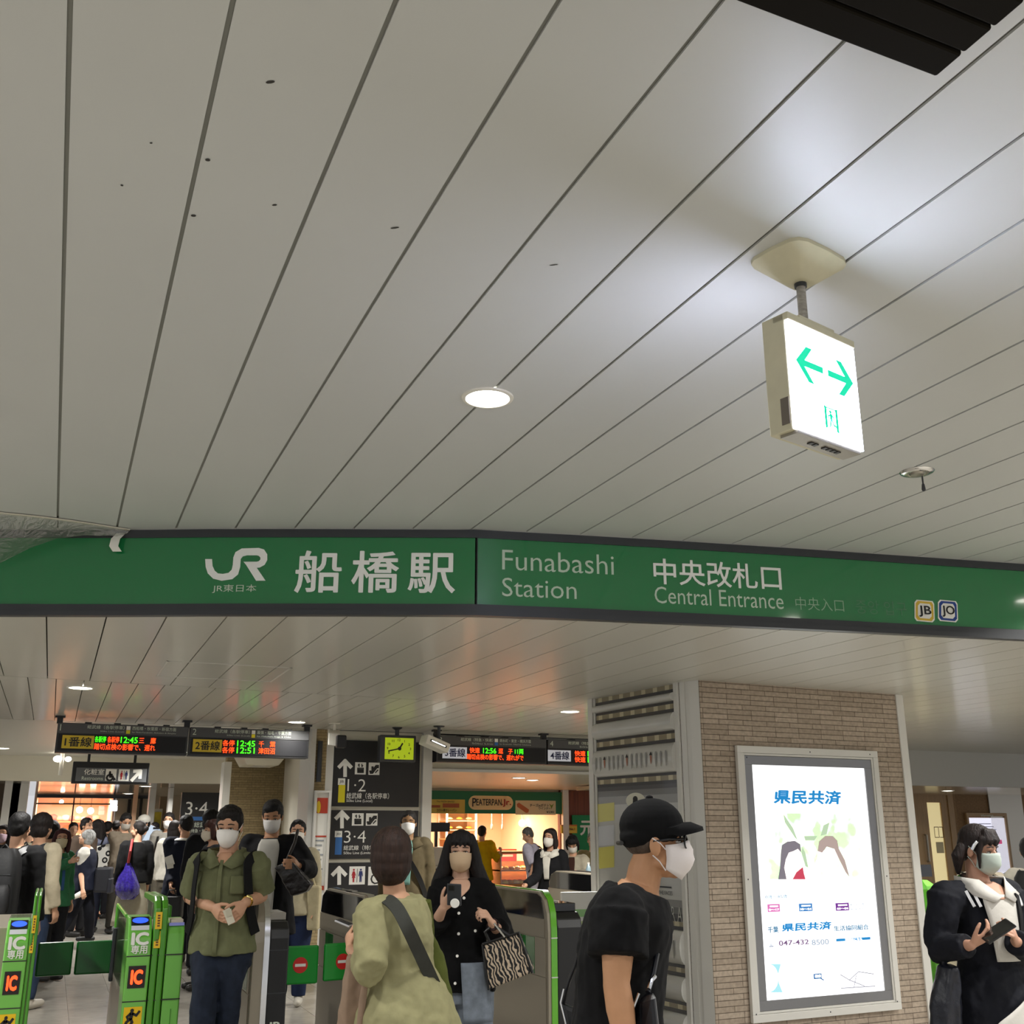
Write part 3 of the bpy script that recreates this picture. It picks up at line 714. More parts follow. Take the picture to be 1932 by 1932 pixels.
m = MB(); T(m, 'COMMUNICATION', 318, 1552, 600, 1580, -.02); obj('faint_lettering', m, MM, lp)
m = MB(); T(m, '入院型', 540, 1135, 636, 1155); obj('faint_lettering', m, MM, lp)
m = MB(); T(m, '医療型', 560, 1166, 636, 1184); obj('faint_lettering', m, MM, lp)
MM = EN
m = MB(); T(m, '☎', 236, 1388, 272, 1424); obj('dark_lettering', m, MM, lp)
m = MB(); T(m, '総 合 型', 776, 1132, 876, 1152); obj('dark_lettering', m, MM, lp)
m = MB(); T(m, '熟年入院', 778, 1164, 878, 1182); obj('dark_lettering', m, MM, lp)
def R6(mb, x0, y0, x1, y1, off=.015): return AX.rpx(mb, *z6(x0, y0), *z6(x1, y1), off)
for nme, c, x0, y0, x1, y1, s in (('pink', '#ea7fc4', 232, 1138, 310, 1192, '0〜17'), ('blue', '#3c86cc', 440, 1134, 524, 1188, '18〜64'), ('purple', '#7a2f9a', 682, 1130, 766, 1184, '65〜84')):
    m = MB(); R6(m, x0, y0, x1, y1); p_ = obj('course_block', m, emat(nme, c, 1.0), lp)
    m = MB(); T(m, s, x0 + 6, y0 + 30, x1 - 6, y1 - 8, .02, 0, .018); R6(m, x0 + 12, y0 + 10, x1 - 12, y0 + 22, .018); obj('block_lettering', m, mat('lit_white', '#ffffff', .4, emit=1.6), p_)
m = MB(); R6(m, 684, 1356, 908, 1386); p_ = obj('blue_bar', m, EB, lp); m = MB(); T(m, '詳細はこちら', 742, 1360, 850, 1382, .02, 0, .018); obj('bar_lettering', m, MATS['lit_white'], p_)
m = MB()
for ln in ([(710, 1604), (770, 1640), (870, 1680)], [(770, 1640), (830, 1585), (930, 1600)], [(800, 1690), (815, 1612)], [(715, 1694), (940, 1680)]): AX.spx(m, [z6(*q) for q in ln], .006, .016)
obj('map_lines', m, emat('mapline', '#9a9aa8', 1.0), lp)
m = MB(); R6(m, 536, 1596, 586, 1634); AX.spx(m, [z6(582, 1630), z6(600, 1640)], .008, .016); sb = obj('search_icon', m, emat('search', '#1f6fb0', .9), lp)
m = MB(); T(m, '検索', 542, 1602, 580, 1626, .01, 0, .018); obj('search_lettering', m, MATS['lit_white'], sb)
m = MB(); cr_ = [(240 + 60 * math.sin(R(q)) + 0, 1625 - 92 * math.cos(R(q))) for q in range(0, 181, 15)]
AX.ppx(m, [z6(*q) for q in [(242, 1535)] + [(300 - 60 + 62 * math.sin(R(q)), 1627 - 92 * math.cos(R(q))) for q in range(10, 171, 16)] + [(255, 1722), (330, 1722), (305, 1660), (300, 1600), (318, 1535)]], .015)
obj('teal_swoosh', m, emat('teal_pale', '#9fd8e0', 1.4), lp)
# the photograph on it: two girls with tied hair facing each other before leaves
def leafy():
    m = mat('lit_leaves', '#ffffff', .5, emit=1.5); nt = m.node_tree; b = nt.nodes['Principled BSDF']
    n = nt.nodes.new('ShaderNodeTexNoise'); n.inputs['Scale'].default_value = 5.5; n.inputs['Detail'].default_value = 2
    r = nt.nodes.new('ShaderNodeValToRGB'); el = r.color_ramp.elements
    el[0].position = .42; el[0].color = (*lin('#7fb86a'), 1); el[1].position = .66; el[1].color = (1, 1, 1, 1)
    e = el.new(.52); e.color = (*lin('#c9e6b0'), 1); e = el.new(.47); e.color = (*lin('#a9c9c4'), 1)
    nt.links.new(nt.nodes['Texture Coordinate'].outputs['Object'], n.inputs[0]); nt.links.new(n.outputs[0], r.inputs[0]); nt.links.new(r.outputs[0], b.inputs['Emission Color'])
    return m
m = MB(); R6(m, 246, 545, 820, 976, .0135); ph = obj('photograph', m, leafy(), lp)
skin = emat('girl_skin', '#fff3ea', 2.0)
def P6(mb, pts, off): return AX.ppx(mb, [z6(*q) for q in pts], off)
m = MB(); P6(m, [(350, 745), (425, 740), (450, 790), (456, 830), (448, 850), (455, 870), (440, 895), (400, 905), (400, 930), (470, 940), (500, 976), (320, 976), (335, 880)], .015)
P6(m, [(560, 790), (680, 775), (700, 830), (690, 900), (770, 976), (600, 976), (590, 920), (555, 905), (545, 870), (560, 840)], .015); obj('girl_faces', m, skin, ph)
hair = emat('girl_hair', '#857e88', 1.0); hair2 = emat('girl_hair_brown', '#bba69e', 1.05)
m = MB(); P6(m, [(318, 800), (325, 750), (360, 728), (410, 722), (445, 745), (452, 800), (430, 775), (400, 790), (370, 800), (350, 845), (340, 900), (355, 976), (300, 976), (312, 900)], .0165); obj('dark_hair', m, hair, ph)
m = MB(); P6(m, [(560, 790), (570, 725), (610, 690), (660, 690), (690, 720), (700, 775), (740, 850), (770, 960), (745, 930), (700, 840), (670, 775), (620, 760), (590, 800)], .0165); obj('brown_hair', m, hair2, ph)
m = MB(); P6(m, [(395, 976), (420, 930), (462, 895), (470, 940), (480, 976)], .0165); obj('red_top', m, emat('girl_red', '#d8455f', 1.0), ph)
m = MB(); P6(m, [(335, 545), (400, 640), (430, 720), (410, 700), (345, 600)], .0145); P6(m, [(580, 690), (600, 620), (640, 600), (620, 680)], .0145); P6(m, [(470, 690), (560, 690), (540, 720), (480, 720)], .0145); P6(m, [(460, 760), (480, 800), (500, 900), (480, 890), (455, 800)], .0145); obj('leaves', m, emat('leaf_dark', '#b9d2ae', 1.2), ph)

# ------------------------------------------------------------------ ground behind the gates, left: bulkhead, low ceiling, far shop
M_plaster = mat('plaster', '#d9d5c8', .6)
def wall(name, mb, m=None, **k): return struct(name, mb, m or M_cream, **k)
# smooth ceiling and bulkhead over the left concourse
wall('ceiling_far', MB().box((-6, 13.05, LO), (3.05, 19.5, LO + .05)), mat('far_ceiling', '#dcdad0', .35))
wall('wall_bulkhead', MB().box((-6, 19.5, 2.34), (4.0, 19.7, LO + .05)), M_cream)
wall('ceiling_low', MB().box((-6, 19.7, 2.34), (6.0, 28, 2.40)), mat('low_ceiling', '#c4bfb0', .12, coat=.6))
# back wall of the left concourse with the shop front
YS = 27.0
def bx(x0, y0, x1, y1, Y, d=.06):                   # box on the plane Y covering a photo rectangle
    a, b = aty(x0, y1, Y), aty(x1, y0, Y); return MB().box((a.x, Y, max(0, a.z)), (b.x, Y + d, b.z))
wall('wall_back_left', MB().box((-7, YS + 1.0, 0), (-.95, YS + 1.1, 2.4)), mat('dim_wall', '#6b6256', .6))
wall('wall_back', MB().box((aty(205, 1600, YS).x + .06, YS - .02, 0), (9, YS + .1, 2.4)), mat('beige_wall', '#a89c86', .6))
wall('wall_back_left_return', MB().box((-1.2, YS, 0), (-.85, YS + .1, 2.4)), mat('dim_wall', '#6b6256', .6))
M_warm = mat('shop_wall', '#efd0b6', .6)
sh_l, sh_r = aty(58, 1600, YS).x, aty(205, 1600, YS).x
wall('shop_room', MB().box((sh_l, YS + 3, 0), (sh_r, YS + 3.05, 2.4)).box((sh_l - .05, YS, 0), (sh_l, YS + 3, 2.4)).box((sh_r, YS, 0), (sh_r + .05, YS + 3, 2.4)).box((sh_l, YS, 2.38), (sh_r, YS + 3, 2.43)), M_warm)
lamp_light('shop_glow', ((sh_l + sh_r) / 2, YS + 1.5, 2.3), 150, (1, .86, .72), 1.6, 170)
t = thing('shop_window', 'wide glazed shop front glowing pink and orange at the far left', 'shop window', ((sh_l + sh_r) / 2, YS, 0))
m = MB(); zt = aty(130, 1503, YS).z
fr = MB().box((sh_l, YS - .06, zt - .03), (sh_r + .9, YS, zt + .06)).box((sh_l, YS - .04, aty(130, 1517, YS).z - .01), (sh_r, YS, aty(130, 1517, YS).z + .02))
obj('top_rail', fr, M_dkgrey, t)
xm = aty(134, 1560, YS).x
obj('mullion', MB().box((xm - .015, YS - .04, 0), (xm + .015, YS, zt)), M_dkgrey, t)
obj('pane', MB().box((sh_l, YS - .012, .05), (sh_r, YS - .004, zt)), glass_mat('shop_glass', '#f4f0ea', .9), t)
M_bulb = mat('bulb', '#fff6e6', .4, emit=9)
for i, (x, y, lb) in enumerate(((150, 1528, 'pendant lamp in the far left shop, nearer the middle bar'), (171, 1530, 'pendant lamp in the far left shop, rightmost of the pair'), (116, 1513, 'small lamp high up in the far left shop'))):
    p = aty(x, y, YS + 1.2); t = thing('pendant_lamp', lb, 'lamp', p, group='pendant lamps in the far shop')
    obj('globe', MB().ball(p, .075 if i < 2 else .05), M_bulb, t, smooth='all'); obj('cord', MB().tube([p, (p.x, p.y, 2.38)], .006, 6), M_black, t)
m = MB()
for z, w_ in ((1.35, 'lower'), (1.75, 'upper')): tag(obj('wall_shelf', MB().box((sh_l + .1, YS + 2.6, z), (sh_r - .1, YS + 2.98, z + .03)), mat('shelf_wood', '#c98a5a', .5)), '%s long warm wooden shelf across the far left shop' % w_, 'shelf')
rnd = random.Random(3); gi = None
for z in (1.38, 1.78):
    for k in range(9):
        x = sh_l + .25 + (sh_r - sh_l - .5) * k / 8; s = rnd.uniform(.05, .085)
        o = obj('flower_bunch', MB().ball((x, YS + 2.75, z + s * 1.02), (s * 1.3, s, s)), mat('bunch%d' % (k % 3), ['#f3e7da', '#d9756a', '#f0c9a8'][k % 3], .6), smooth='all')
        tag(o, 'pale or pink bundle on the shelves of the far left shop', 'merchandise', 'goods on the far shop shelves')
tag(obj('sales_counter', MB().box((sh_l + .6, YS + .9, 0), (sh_r - .3, YS + 1.5, 1.0)).box((sh_l + .55, YS + .85, 1.0), (sh_r - .25, YS + 1.55, 1.04)), mat('counter_pink', '#cf8d6e', .5)), 'pinkish counter behind the glass of the far left shop', 'counter')
# blue sign and lit white notice beside it
p = aty(37, 1529, YS - .2); t = thing('blue_sign', 'small lit blue sign hanging left of the far shop window', 'sign', p); obj('panel', bx(31, 1524, 44, 1534, YS - .2, .08), mat('blue_lit', '#1e8fe0', .4, emit=1.5), t, bevel=.01); obj('hanging_rod', MB().tube([p + V((0, .04, .02)), (p.x, p.y + .04, 2.34)], .015, 8), M_dkgrey, t)
t = thing('lit_notice', 'small lit white two part notice right of the far shop window', 'sign', aty(215, 1530, 24)); 
obj('upper_panel', bx(208, 1510, 222, 1519, 24, .06), mat('lit_notice', '#f2f6ff', .4, emit=3), t, bevel=.01); obj('lower_panel', bx(207, 1520, 222, 1530, 24, .06), MATS['lit_notice'], t, bevel=.01); p = aty(215, 1512, 24.03); obj('hanging_rod', MB().tube([p, (p.x, p.y, 2.34)], .015, 8), M_dkgrey, t)
wall('door_1', bx(229, 1508, 248, 1640, YS - .12, .05), mat('dark_doorway', '#17130f', .6)); wall('door_2', bx(252, 1505, 270, 1640, YS - .12, .05), MATS['dark_doorway'])
wall('trim_6', bx(247, 1500, 252, 1640, YS - .2, .06), mat('orange_reflection', '#f0c8a4', .5))  # orange window reflection put into the strip's colour
# pillars and beige wall
wall('wall_beige', bx(283, 1503, 322, 1720, 24.0, .2), mat('tan_panel', '#8a7557', .6))
wall('trim_7', bx(270, 1486, 284, 1760, 22.5, .35), M_alu); wall('trim_8', bx(306, 1486, 321, 1740, 21.5, .35), M_alu)
t = thing('yellow_poster', 'yellow poster in a cream frame on the tan wall far left', 'poster', aty(293, 1600, 23.9))
obj('frame', bx(281, 1526, 307, 1620, 23.9, .06), M_cream, t); obj('print', bx(285, 1532, 305, 1612, 23.87, .02), mat('poster_yellow', '#d8c23a', .5, var=(3, .5)), t)
# far left pillars
wall('wall_left', bx(-60, 1478, 34, 1800, 21.0, .2), mat('left_brown', '#4c3d2c', .6)); wall('trim_9', bx(-2, 1476, 10, 1800, 20.7, .2), M_alu); wall('trim_10', bx(15, 1476, 25, 1800, 20.7, .2), M_alu)
# platform 3-4 panel behind the crowd
t = thing('platform_panel', 'black panel with large white 3-4 far behind the crowd', 'sign', aty(365, 1700, 20))
PP = Pane(aty(321, 1760, 20.0), (1, 0, 0), UZ, aty(402, 1600, 20).x - aty(321, 1600, 20).x, aty(360, 1495, 20).z - aty(321, 1760, 20).z)
PP.o.z = 0.0; PP.h = aty(360, 1495, 20).z
obj('board', PP.slab(MB(), 0, 0, 1, 1, -.12, 0), M_panelblack, t)
m = MB(); PP.tpx(m, '3·4', 349, 1513, 393, 1538); obj('numerals', m, M_letter, t)
m = MB(); PP.rpx(m, 362, 1541, 398, 1548); obj('blue_stripe', m, mat('line_blue', '#2f6db5', .5), t)
for q in (('総武線', 366, 1551, 398, 1561), ('(特急・快速)', 358, 1564, 396, 1572), ('Limited Express', 366, 1575, 396, 1579)): m = MB(); PP.tpx(m, *q); obj('small_lettering', m, M_letterdim, t)
# brick recess and pale wall between the two sign groups
wall('trim_11', bx(411, 1437, 424, 1800, 16.2, .3), M_alu)
M_brick2 = brick_mat('recess_brick', '#9c8a66', '#8a7957', '#6e6148', w=.2, h=.036)
wall('wall_brick', MB().box((aty(424, 1500, 17.0).x, 17.0, 0), (aty(548, 1500, 17).x, 17.2, LO)), M_brick2)
wall('ceiling_recess', MB().box((aty(411, 1440, 16.5).x, 13.2, LO - .06), (5.2, 17.2, LO)), M_cream)
a = aty(534, 1500, 17.0); b = aty(592, 1500, 13.4)
wall('wall_pale', MB().prism([(a.x, a.y, 0), (b.x, b.y, 0), (b.x + .1, b.y, 0), (a.x + .1, a.y, 0)], (0, 0, LO)), mat('pale_wall', '#d6d0c0', .6))
t = thing('air_conditioner', 'cream ceiling unit below the brick recess ceiling', 'air conditioner', aty(487, 1447, 16.5))
zt = LO - .06; xa, xb = aty(442, 1440, 16.5).x, aty(532, 1440, 16.5).x
obj('housing', MB().hexa([(xa + .12, 16.1, zt - .2), (xb - .12, 16.1, zt - .2), (xb - .12, 16.8, zt - .2), (xa + .12, 16.8, zt - .2), (xa, 15.9, zt - .004), (xb, 15.9, zt - .004), (xb, 16.8, zt - .004), (xa, 16.8, zt - .004)]), M_cream, t, bevel=.01)
obj('grille', MB().box((xa + .25, 16.2, zt - .207), (xb - .25, 16.6, zt - .2)), M_alu, t)
# brick pier with the timetable frame
xa, xb = aty(590, 1500, 12.9).x, aty(622, 1500, 12.9).x
wall('wall_pier', MB().box((xa, 12.95, 0), (aty(625, 1520, 13.0).x - .1, 13.6, LO)), brick_mat('pier_brick', '#b09c74', '#a08c66', '#7d6d50', w=.2, h=.036)); wall('trim_12', MB().box((xa - .05, 12.9, 0), (xa + .01, 13.5, LO)), M_alu)
tag(obj('conduit', MB().tube([(aty(602, 1450, 12.9).x, 12.9, aty(602, 1398, 12.9).z), (aty(602, 1450, 12.9).x, 12.9, aty(600, 1475, 12.9).z)], .03, 10), M_dkgrey, smooth=True), 'short dark vertical conduit on the brick pier left of the black panel', 'pipe')
t = thing('timetable_frame', 'white framed notice board with red and yellow print left of black panel', 'notice board', aty(600, 1660, 12.85))
NB = Pane(aty(583, 1690, 12.86), (1, 0, 0), UZ, aty(614, 1600, 12.86).x - aty(583, 1600, 12.86).x, aty(600, 1492, 12.86).z - aty(600, 1690, 12.86).z)
obj('frame', frame(MB(), NB, 0, 0, 1, 1, .14, .02, -.02, .05), M_alu, t); obj('board', NB.slab(MB(), .1, .01, .9, .99, -.02, .0), M_letter, t)
for q in ((.78, .93), (.05, .09), (.55, .565)): m = MB(); NB.rect(m, .18, q[0], .86, q[1], .005); obj('red_print', m, mat('print_red', '#c8452f', .5), t)
m = MB(); NB.ellipse(m, .3, .84, .13, .06, .007); obj('yellow_disc', m, mat('print_yellow', '#e8c51e', .5), t)
m = MB()
for k in range(9): NB.rect(m, .22, .15 + k * .045, .22 + .3 + .3 * ((k * 7) % 3) / 3, .165 + k * .045, .005)
obj('printed_lines', m, mat('print_line', '#9aa0a6', .5), t)

# ------------------------------------------------------------------ bulkhead, low ceiling and bakery behind the right-hand gates
YB, YK = 13.3, 18.9
bl = aty(797, 1450, YB).x
wall('wall_bulkhead_middle', MB().box((bl - .05, YB, 2.30), (9.2, YB + .15, LO)), M_cream)
wall('trim_13', MB().box((bl - .06, YB - .05, 2.29), (9.2, YB, 2.325)), M_alu)
wall('ceiling_bakery', MB().box((bl - .05, YB + .15, 2.30), (10.5, YK + .1, 2.36)), mat('bakery_soffit', '#d9d4c4', .3))
downlight((*aty(1005, 1465, 15.2).xy, 2.30), 'downlight in the low soffit above the bakery sign', .09, 14)
for q in ((6.2, 14.6, 2.30),): downlight(q, 'downlight in the low soffit left of the bakery', .09, 12)
# black wayfinding wall with three boards
YW = 13.0
xl, xr = aty(625, 1520, YW).x, aty(790, 1520, YW).x
wall('wall_sign', MB().box((xl - .1, YW + .03, 0), (xr + .16, YW + .5, LO)), M_cream)
wall('trim_14', MB().box((xl - .1, YW - .05, 0), (xl - .01, YW + .03, LO)), M_alu); wall('trim_15', MB().box((xr + .03, YW - .05, 0), (xr + .15, YW + .03, LO)), M_alu)
M_yel = mat('line_yellow', '#e3d51c', .5); M_blu = mat('line_blue', '#2f6db5', .5); M_sred = mat('sign_red', '#b3202c', .5); M_snavy = mat('sign_navy', '#23306e', .5)
def up_arrow(P, x, y0, y1, hw, wd=.045):
    m = MB(); P.spx(m, [(x, y1), (x, y0 + 3)], wd, .0055); P.spx(m, [(x - hw, y0 + hw * 1.05), (x, y0), (x + hw, y0 + hw * 1.05)], wd); return m
def lift_icon(P, t, x0, y0, x1, y1):
    w, h = x1 - x0, y1 - y0
    m = MB(); P.rpx(m, x0, y0, x1, y1); b = obj('lift_icon', m, M_letter, t)
    m = MB(); q = lambda a, c: (x0 + a * w, y0 + c * h)
    P.spx(m, [q(.25, .48), q(.75, .48), q(.75, .85), q(.25, .85), q(.25, .48)], .012, .006)
    for a in (.36, .5, .64): P.spx(m, [q(a, .58), q(a, .8)], .022, .006)
    P.spx(m, [q(.38, .36), q(.38, .14), q(.3, .24)], .012, .006); P.spx(m, [q(.62, .14), q(.62, .36), q(.7, .26)], .012, .006); obj('pictogram', m, M_ink, b)
def escalator_icon(P, t, x0, y0, x1, y1):
    w, h = x1 - x0, y1 - y0
    m = MB(); P.rpx(m, x0, y0, x1, y1); b = obj('escalator_icon', m, M_letter, t)
    m = MB(); q = lambda a, c: (x0 + a * w, y0 + c * h)
    P.spx(m, [q(.12, .72), q(.3, .72), q(.68, .26), q(.88, .26)], .022, .006); P.spx(m, [q(.15, .86), q(.36, .86), q(.74, .4), q(.88, .4)], .018, .006)
    P.spx(m, [q(.36, .36), q(.36, .56)], .028, .006); P.spx(m, [q(.62, .82), q(.84, .6)], .014, .006); obj('pictogram', m, M_ink, b)
def wayboard(label, y0, y1):
    t = thing('wayfinding_board', label, 'sign', (xl, YW, aty(700, y1, YW).z), group='black wayfinding boards')
    z0, z1 = aty(705, y1, YW).z, aty(705, y0, YW).z
    P = Pane((xl, YW, z0), (1, 0, 0), UZ, xr - xl, z1 - z0)
    obj('board', P.slab(MB(), 0, 0, 1, 1, -.02, 0), M_panelblack, t); return t, P
def zz(x, y): return 560 + x / 3.3895, 1350 + y / 3.3895
for lab, y0, y1, ay, ic, nums, badge, col, l1, l2 in (
        ('black board reading 1·2 with a yellow stripe and arrow, topmost of the wall', 1398, 1522, 290, ((370, 300, 443, 376), (457, 302, 530, 379)), ('1·2', 322, 408, 442, 484), ('JB', 262, 402, 310, 444, 556), M_yel, ('総武線（各駅停車）', 316, 496, 590, 532), ('Sōbu Line (Local)', 316, 536, 484, 558)),
        ('black board reading 3·4 with a blue stripe and arrow, middle of the wall', 1529, 1620, 618, ((351, 625, 428, 704), (440, 626, 517, 704)), ('3·4', 300, 736, 442, 814), ('JO', 242, 738, 290, 778, 890), M_blu, ('総武線（特急・快速）', 298, 828, 600, 862), ('Sōbu Line (Limited Exp.)', 298, 868, 545, 892))):
    t, P = wayboard(lab, y0, y1)
    ax, a0 = zz(308 if y0 < 1500 else 288, ay); _, a1 = zz(0, ay + 96)
    obj('arrow', up_arrow(P, ax, a0, a1, 11), M_letter, t)
    lift_icon(P, t, *zz(*ic[0][:2]), *zz(*ic[0][2:])); escalator_icon(P, t, *zz(*ic[1][:2]), *zz(*ic[1][2:]))
    m = MB(); P.tpx(m, nums[0], *zz(*nums[1:3]), *zz(*nums[3:5]), -.008); obj('numerals', m, M_letter, t)
    m = MB(); P.rpx(m, *zz(badge[1], badge[2]), *zz(badge[3], badge[4])); b = obj('line_badge', m, M_letter, t); m = MB(); P.tpx(m, badge[0], *zz(badge[1] + 10, badge[2] + 12), *zz(badge[3] - 10, badge[4] - 10), 0, .006); obj('badge_letters', m, M_ink, b)
    m = MB(); P.rpx(m, *zz(badge[1], badge[4]), *zz(badge[3], badge[5])); obj('line_stripe', m, col, t)
    for l in (l1, l2):
        m = MB(); P.tpx(m, l[0], *zz(*l[1:3]), *zz(*l[3:5]), .004); obj('lettering', m, M_letter, t)
t, P = wayboard('black board with toilet signs and arrow, lowest of the wall', 1627, 1780)
obj('arrow', up_arrow(P, zz(270, 0)[0], zz(0, 975)[1], zz(0, 1075)[1], 12), M_letter, t)
m = MB(); P.rpx(m, *zz(332, 964), *zz(438, 1082)); b = obj('toilet_icon', m, M_letter, t)
mw, mm, ml = MB(), MB(), MB(); a0, b0 = hit(P, *zz(340, 1072)); a1, b1 = hit(P, *zz(430, 974)); woman_man(P, a0, b0, a1 - a0, b1 - b0, mw, mm, ml, .006)
obj('woman_pictogram', mw, M_sred, b); obj('man_pictogram', mm, M_snavy, b); obj('divider', ml, M_ink, b)
m = MB(); P.rpx(m, *zz(454, 966), *zz(562, 1086)); b = obj('accessible_icon', m, M_letter, t)
def wheelchair(P, mb, x0, y0, x1, y1, wd, e=.007):
    q = lambda a, c: (x0 + a * (x1 - x0), y0 + c * (y1 - y0))
    a, c = hit(P, *q(.48, .17)); d = hit(P, *q(.57, .17))[0] - a; P.ellipse(mb, a, c, d, d * P.w / P.h, e, 14)
    P.spx(mb, [q(.47, .28), q(.5, .56), q(.7, .56), q(.8, .8), q(.88, .77)], wd, e); P.spx(mb, [q(.49, .4), q(.66, .4)], wd * .8, e)
    P.spx(mb, [q(.44 + .25 * math.cos(R(g)), .66 + .24 * math.sin(R(g))) for g in (20, 60, 100, 140, 180, 220, 250)], wd * .8, e)
m = MB(); wheelchair(P, m, *zz(454, 966), *zz(562, 1086), .02); obj('wheelchair_pictogram', m, M_ink, b)

# ------------------------------------------------------------------ departure boards
YD = 12.4
M_ledred = mat('led_orange', '#ff4a14', .4, emit=1.7); M_ledgreen = mat('led_green', '#4cff1e', .4, emit=1.1)
M_head = mat('board_header', '#4b4b4c', .4); M_plate_y = mat('plate_yellow', '#b69a24', .5, emit=.18); M_plate_w = mat('plate_white', '#d7dae4', .5, emit=.25); M_navyink = mat('navy_ink', '#1a2350', .5); M_ledoff = mat('led_off', '#08080e', .6)
def dboard(label, px0, px1, num, head1, headx, rows, plate, ptxt, pxs, badge):
    xa, xb = aty(px0, 1400, YD).x, aty(px1, 1400, YD).x
    t = thing('departure_board', label, 'departure board', ((xa + xb) / 2, YD, 2.355), group='hanging departure boards')
    P = Pane((xa, YD, 2.355), (1, 0, 0), UZ, xb - xa, .31)
    obj('housing', P.slab(MB(), 0, 0, 1, 1, -.16, 0), mat('board_case', '#2a2a2b', .4), t, bevel=.004)
    obj('header_panel', P.slab(MB(), .005, .66, .995, .985, 0, .008), M_head, t)
    obj('screen', P.slab(MB(), .015, .07, .985, .62, 0, .006), M_ledoff, t)
    for a in (.2, .42, .6, .8): obj('top_vent', P.slab(MB(), a, 1.0, a + .05, 1.05, -.12, -.02), M_black, t)
    m = MB(); text(m, num, P.p(.02, .73), P.u, P.v, None, .21 * P.h, -.008, off=.011); obj('header_number', m, M_letterdim, t)
    m = MB(); P.text(m, head1[0], headx[0], .82, headx[1], .95, .0, .011); obj('header_lettering', m, M_letterdim, t)
    m = MB(); P.text(m, head1[1], headx[2], .82, headx[3], .95, .0, .011); obj('header_lettering', m, M_letterdim, t)
    m = MB(); P.text(m, head1[2], headx[0] + .1, .71, headx[1], .775, -.01, .011); obj('header_lettering', m, M_letterdim, t)
    m = MB(); P.text(m, head1[3], headx[2], .71, headx[3], .775, -.01, .011); obj('header_lettering', m, M_letterdim, t)
    if headx[1] < .9:
        m = MB(); P.rect(m, headx[1] + .015, .82, headx[1] + .045, .95, .01); obj('header_badge', m, M_letter, t); m = MB(); P.rect(m, headx[1] + .015, .69, headx[1] + .045, .81, .01); obj('header_stripe', m, badge, t)
    p_ = obj('track_plate', P.slab(MB(), pxs[0], .14, pxs[1], .58, .004, .012), plate[0], t)
    m = MB(); P.text(m, ptxt, pxs[0] + .02, .2, pxs[1] - .015, .53, .016, .015); obj('plate_lettering', m, plate[1], p_)
    for s, c, a0, a1, row in rows:
        m = MB(); b0, b1 = ((.37, .58), (.12, .34))[row]
        P.text(m, s, a0, b0, a1, b1, .014, .009); obj('led_lettering', m, c, t)
    return t
def _slab(P, *a):
    q = MB(); P.slab(q, *a, -.12, -.02); return q.v, q.f
for args in (
    ('hanging departure board for platform 1, leftmost of the boards', 105, 354, '1', ('総武線（各駅停車）', '西船橋・秋葉原・新宿方面', 'Sōbu Line (Local)', 'for Nishi-Funabashi, Akihabara & Shinjuku'), (.22, .50, .56, .9), (('各駅停', M_ledgreen, .285, .37, 0), ('各駅停', M_ledred, .38, .47, 0), ('12:45', M_ledgreen, .48, .61, 0), ('三　鷹', M_ledred, .62, .75, 0), ('踏切点検の影響で、遅れ', M_ledred, .285, .75, 1)), (M_plate_y, M_ink), '1番線', (.045, .28), M_yel),
    ('hanging departure board for platform 2, beside the brick pier', 357, 583, '2', ('総武線（各駅停車）', '幕張・稲毛・千葉方面', 'Sōbu Line (Local)', 'for Makuhari, Inage & Chiba'), (.2, .49, .55, .84), (('各停', M_ledred, .27, .37, 0), ('12:45', M_ledgreen, .39, .54, 0), ('千　葉', M_ledred, .57, .71, 0), ('各停', M_ledred, .27, .37, 1), ('12:51', M_ledgreen, .39, .54, 1), ('津田沼', M_ledred, .57, .71, 1)), (M_plate_y, M_ink), '2番線', (.03, .265), M_yel),
    ('hanging departure board for platform 3, above the bakery sign', 824, 1031, '3', ('総武線（特急・快速）', '錦糸町・東京・横浜方面', 'Sōbu Line', 'for Kinshichō, Tōkyō & Yokohama'), (.21, .5, .56, .85), (('快速', M_ledred, .29, .38, 0), ('12:56', M_ledgreen, .41, .53, 0), ('逗　子', M_ledred, .55, .68, 0), ('11両', M_ledgreen, .7, .78, 0), ('踏切点検の影響で、遅れがで', M_ledred, .265, .78, 1)), (M_plate_w, M_navyink), '3番線', (.05, .265), M_blu),
    ('hanging departure board for platform 4, partly behind the pillar', 1033, 1240, '4', ('総武線（特急・快速）', '津田沼・千葉・成田方面', 'Sōbu Line', 'for Tsudanuma, Chiba'), (.18, .48, .55, .85), (('快速', M_ledred, .235, .33, 0), ('12:59', M_ledgreen, .35, .5, 0), ('快速', M_ledred, .235, .33, 1), ('13:04', M_ledgreen, .35, .5, 1), ('千　葉', M_ledred, .56, .7, 0), ('成　田', M_ledred, .56, .7, 1)), (M_plate_w, M_navyink), '4番線', (.0, .2), M_blu)): dboard(*args)
for px, lb in ((112, 'black hanging post at the left end of the platform 1 board'), (354, 'black hanging post between the platform 1 and 2 boards'), (582, 'black hanging post at the right end of the platform 2 board'), (828, 'black hanging post at the left end of the platform 3 board'), (1030, 'black hanging post between the platform 3 and 4 boards')):
    x = aty(px, 1370, YD).x
    tag(obj('hanging_post', MB().box((x - .03, YD + .05, 2.66), (x + .03, YD + .11, LO)).box((x - .05, YD + .03, LO - .02), (x + .05, YD + .13, LO)), M_black), lb, 'post', 'posts of the departure boards')
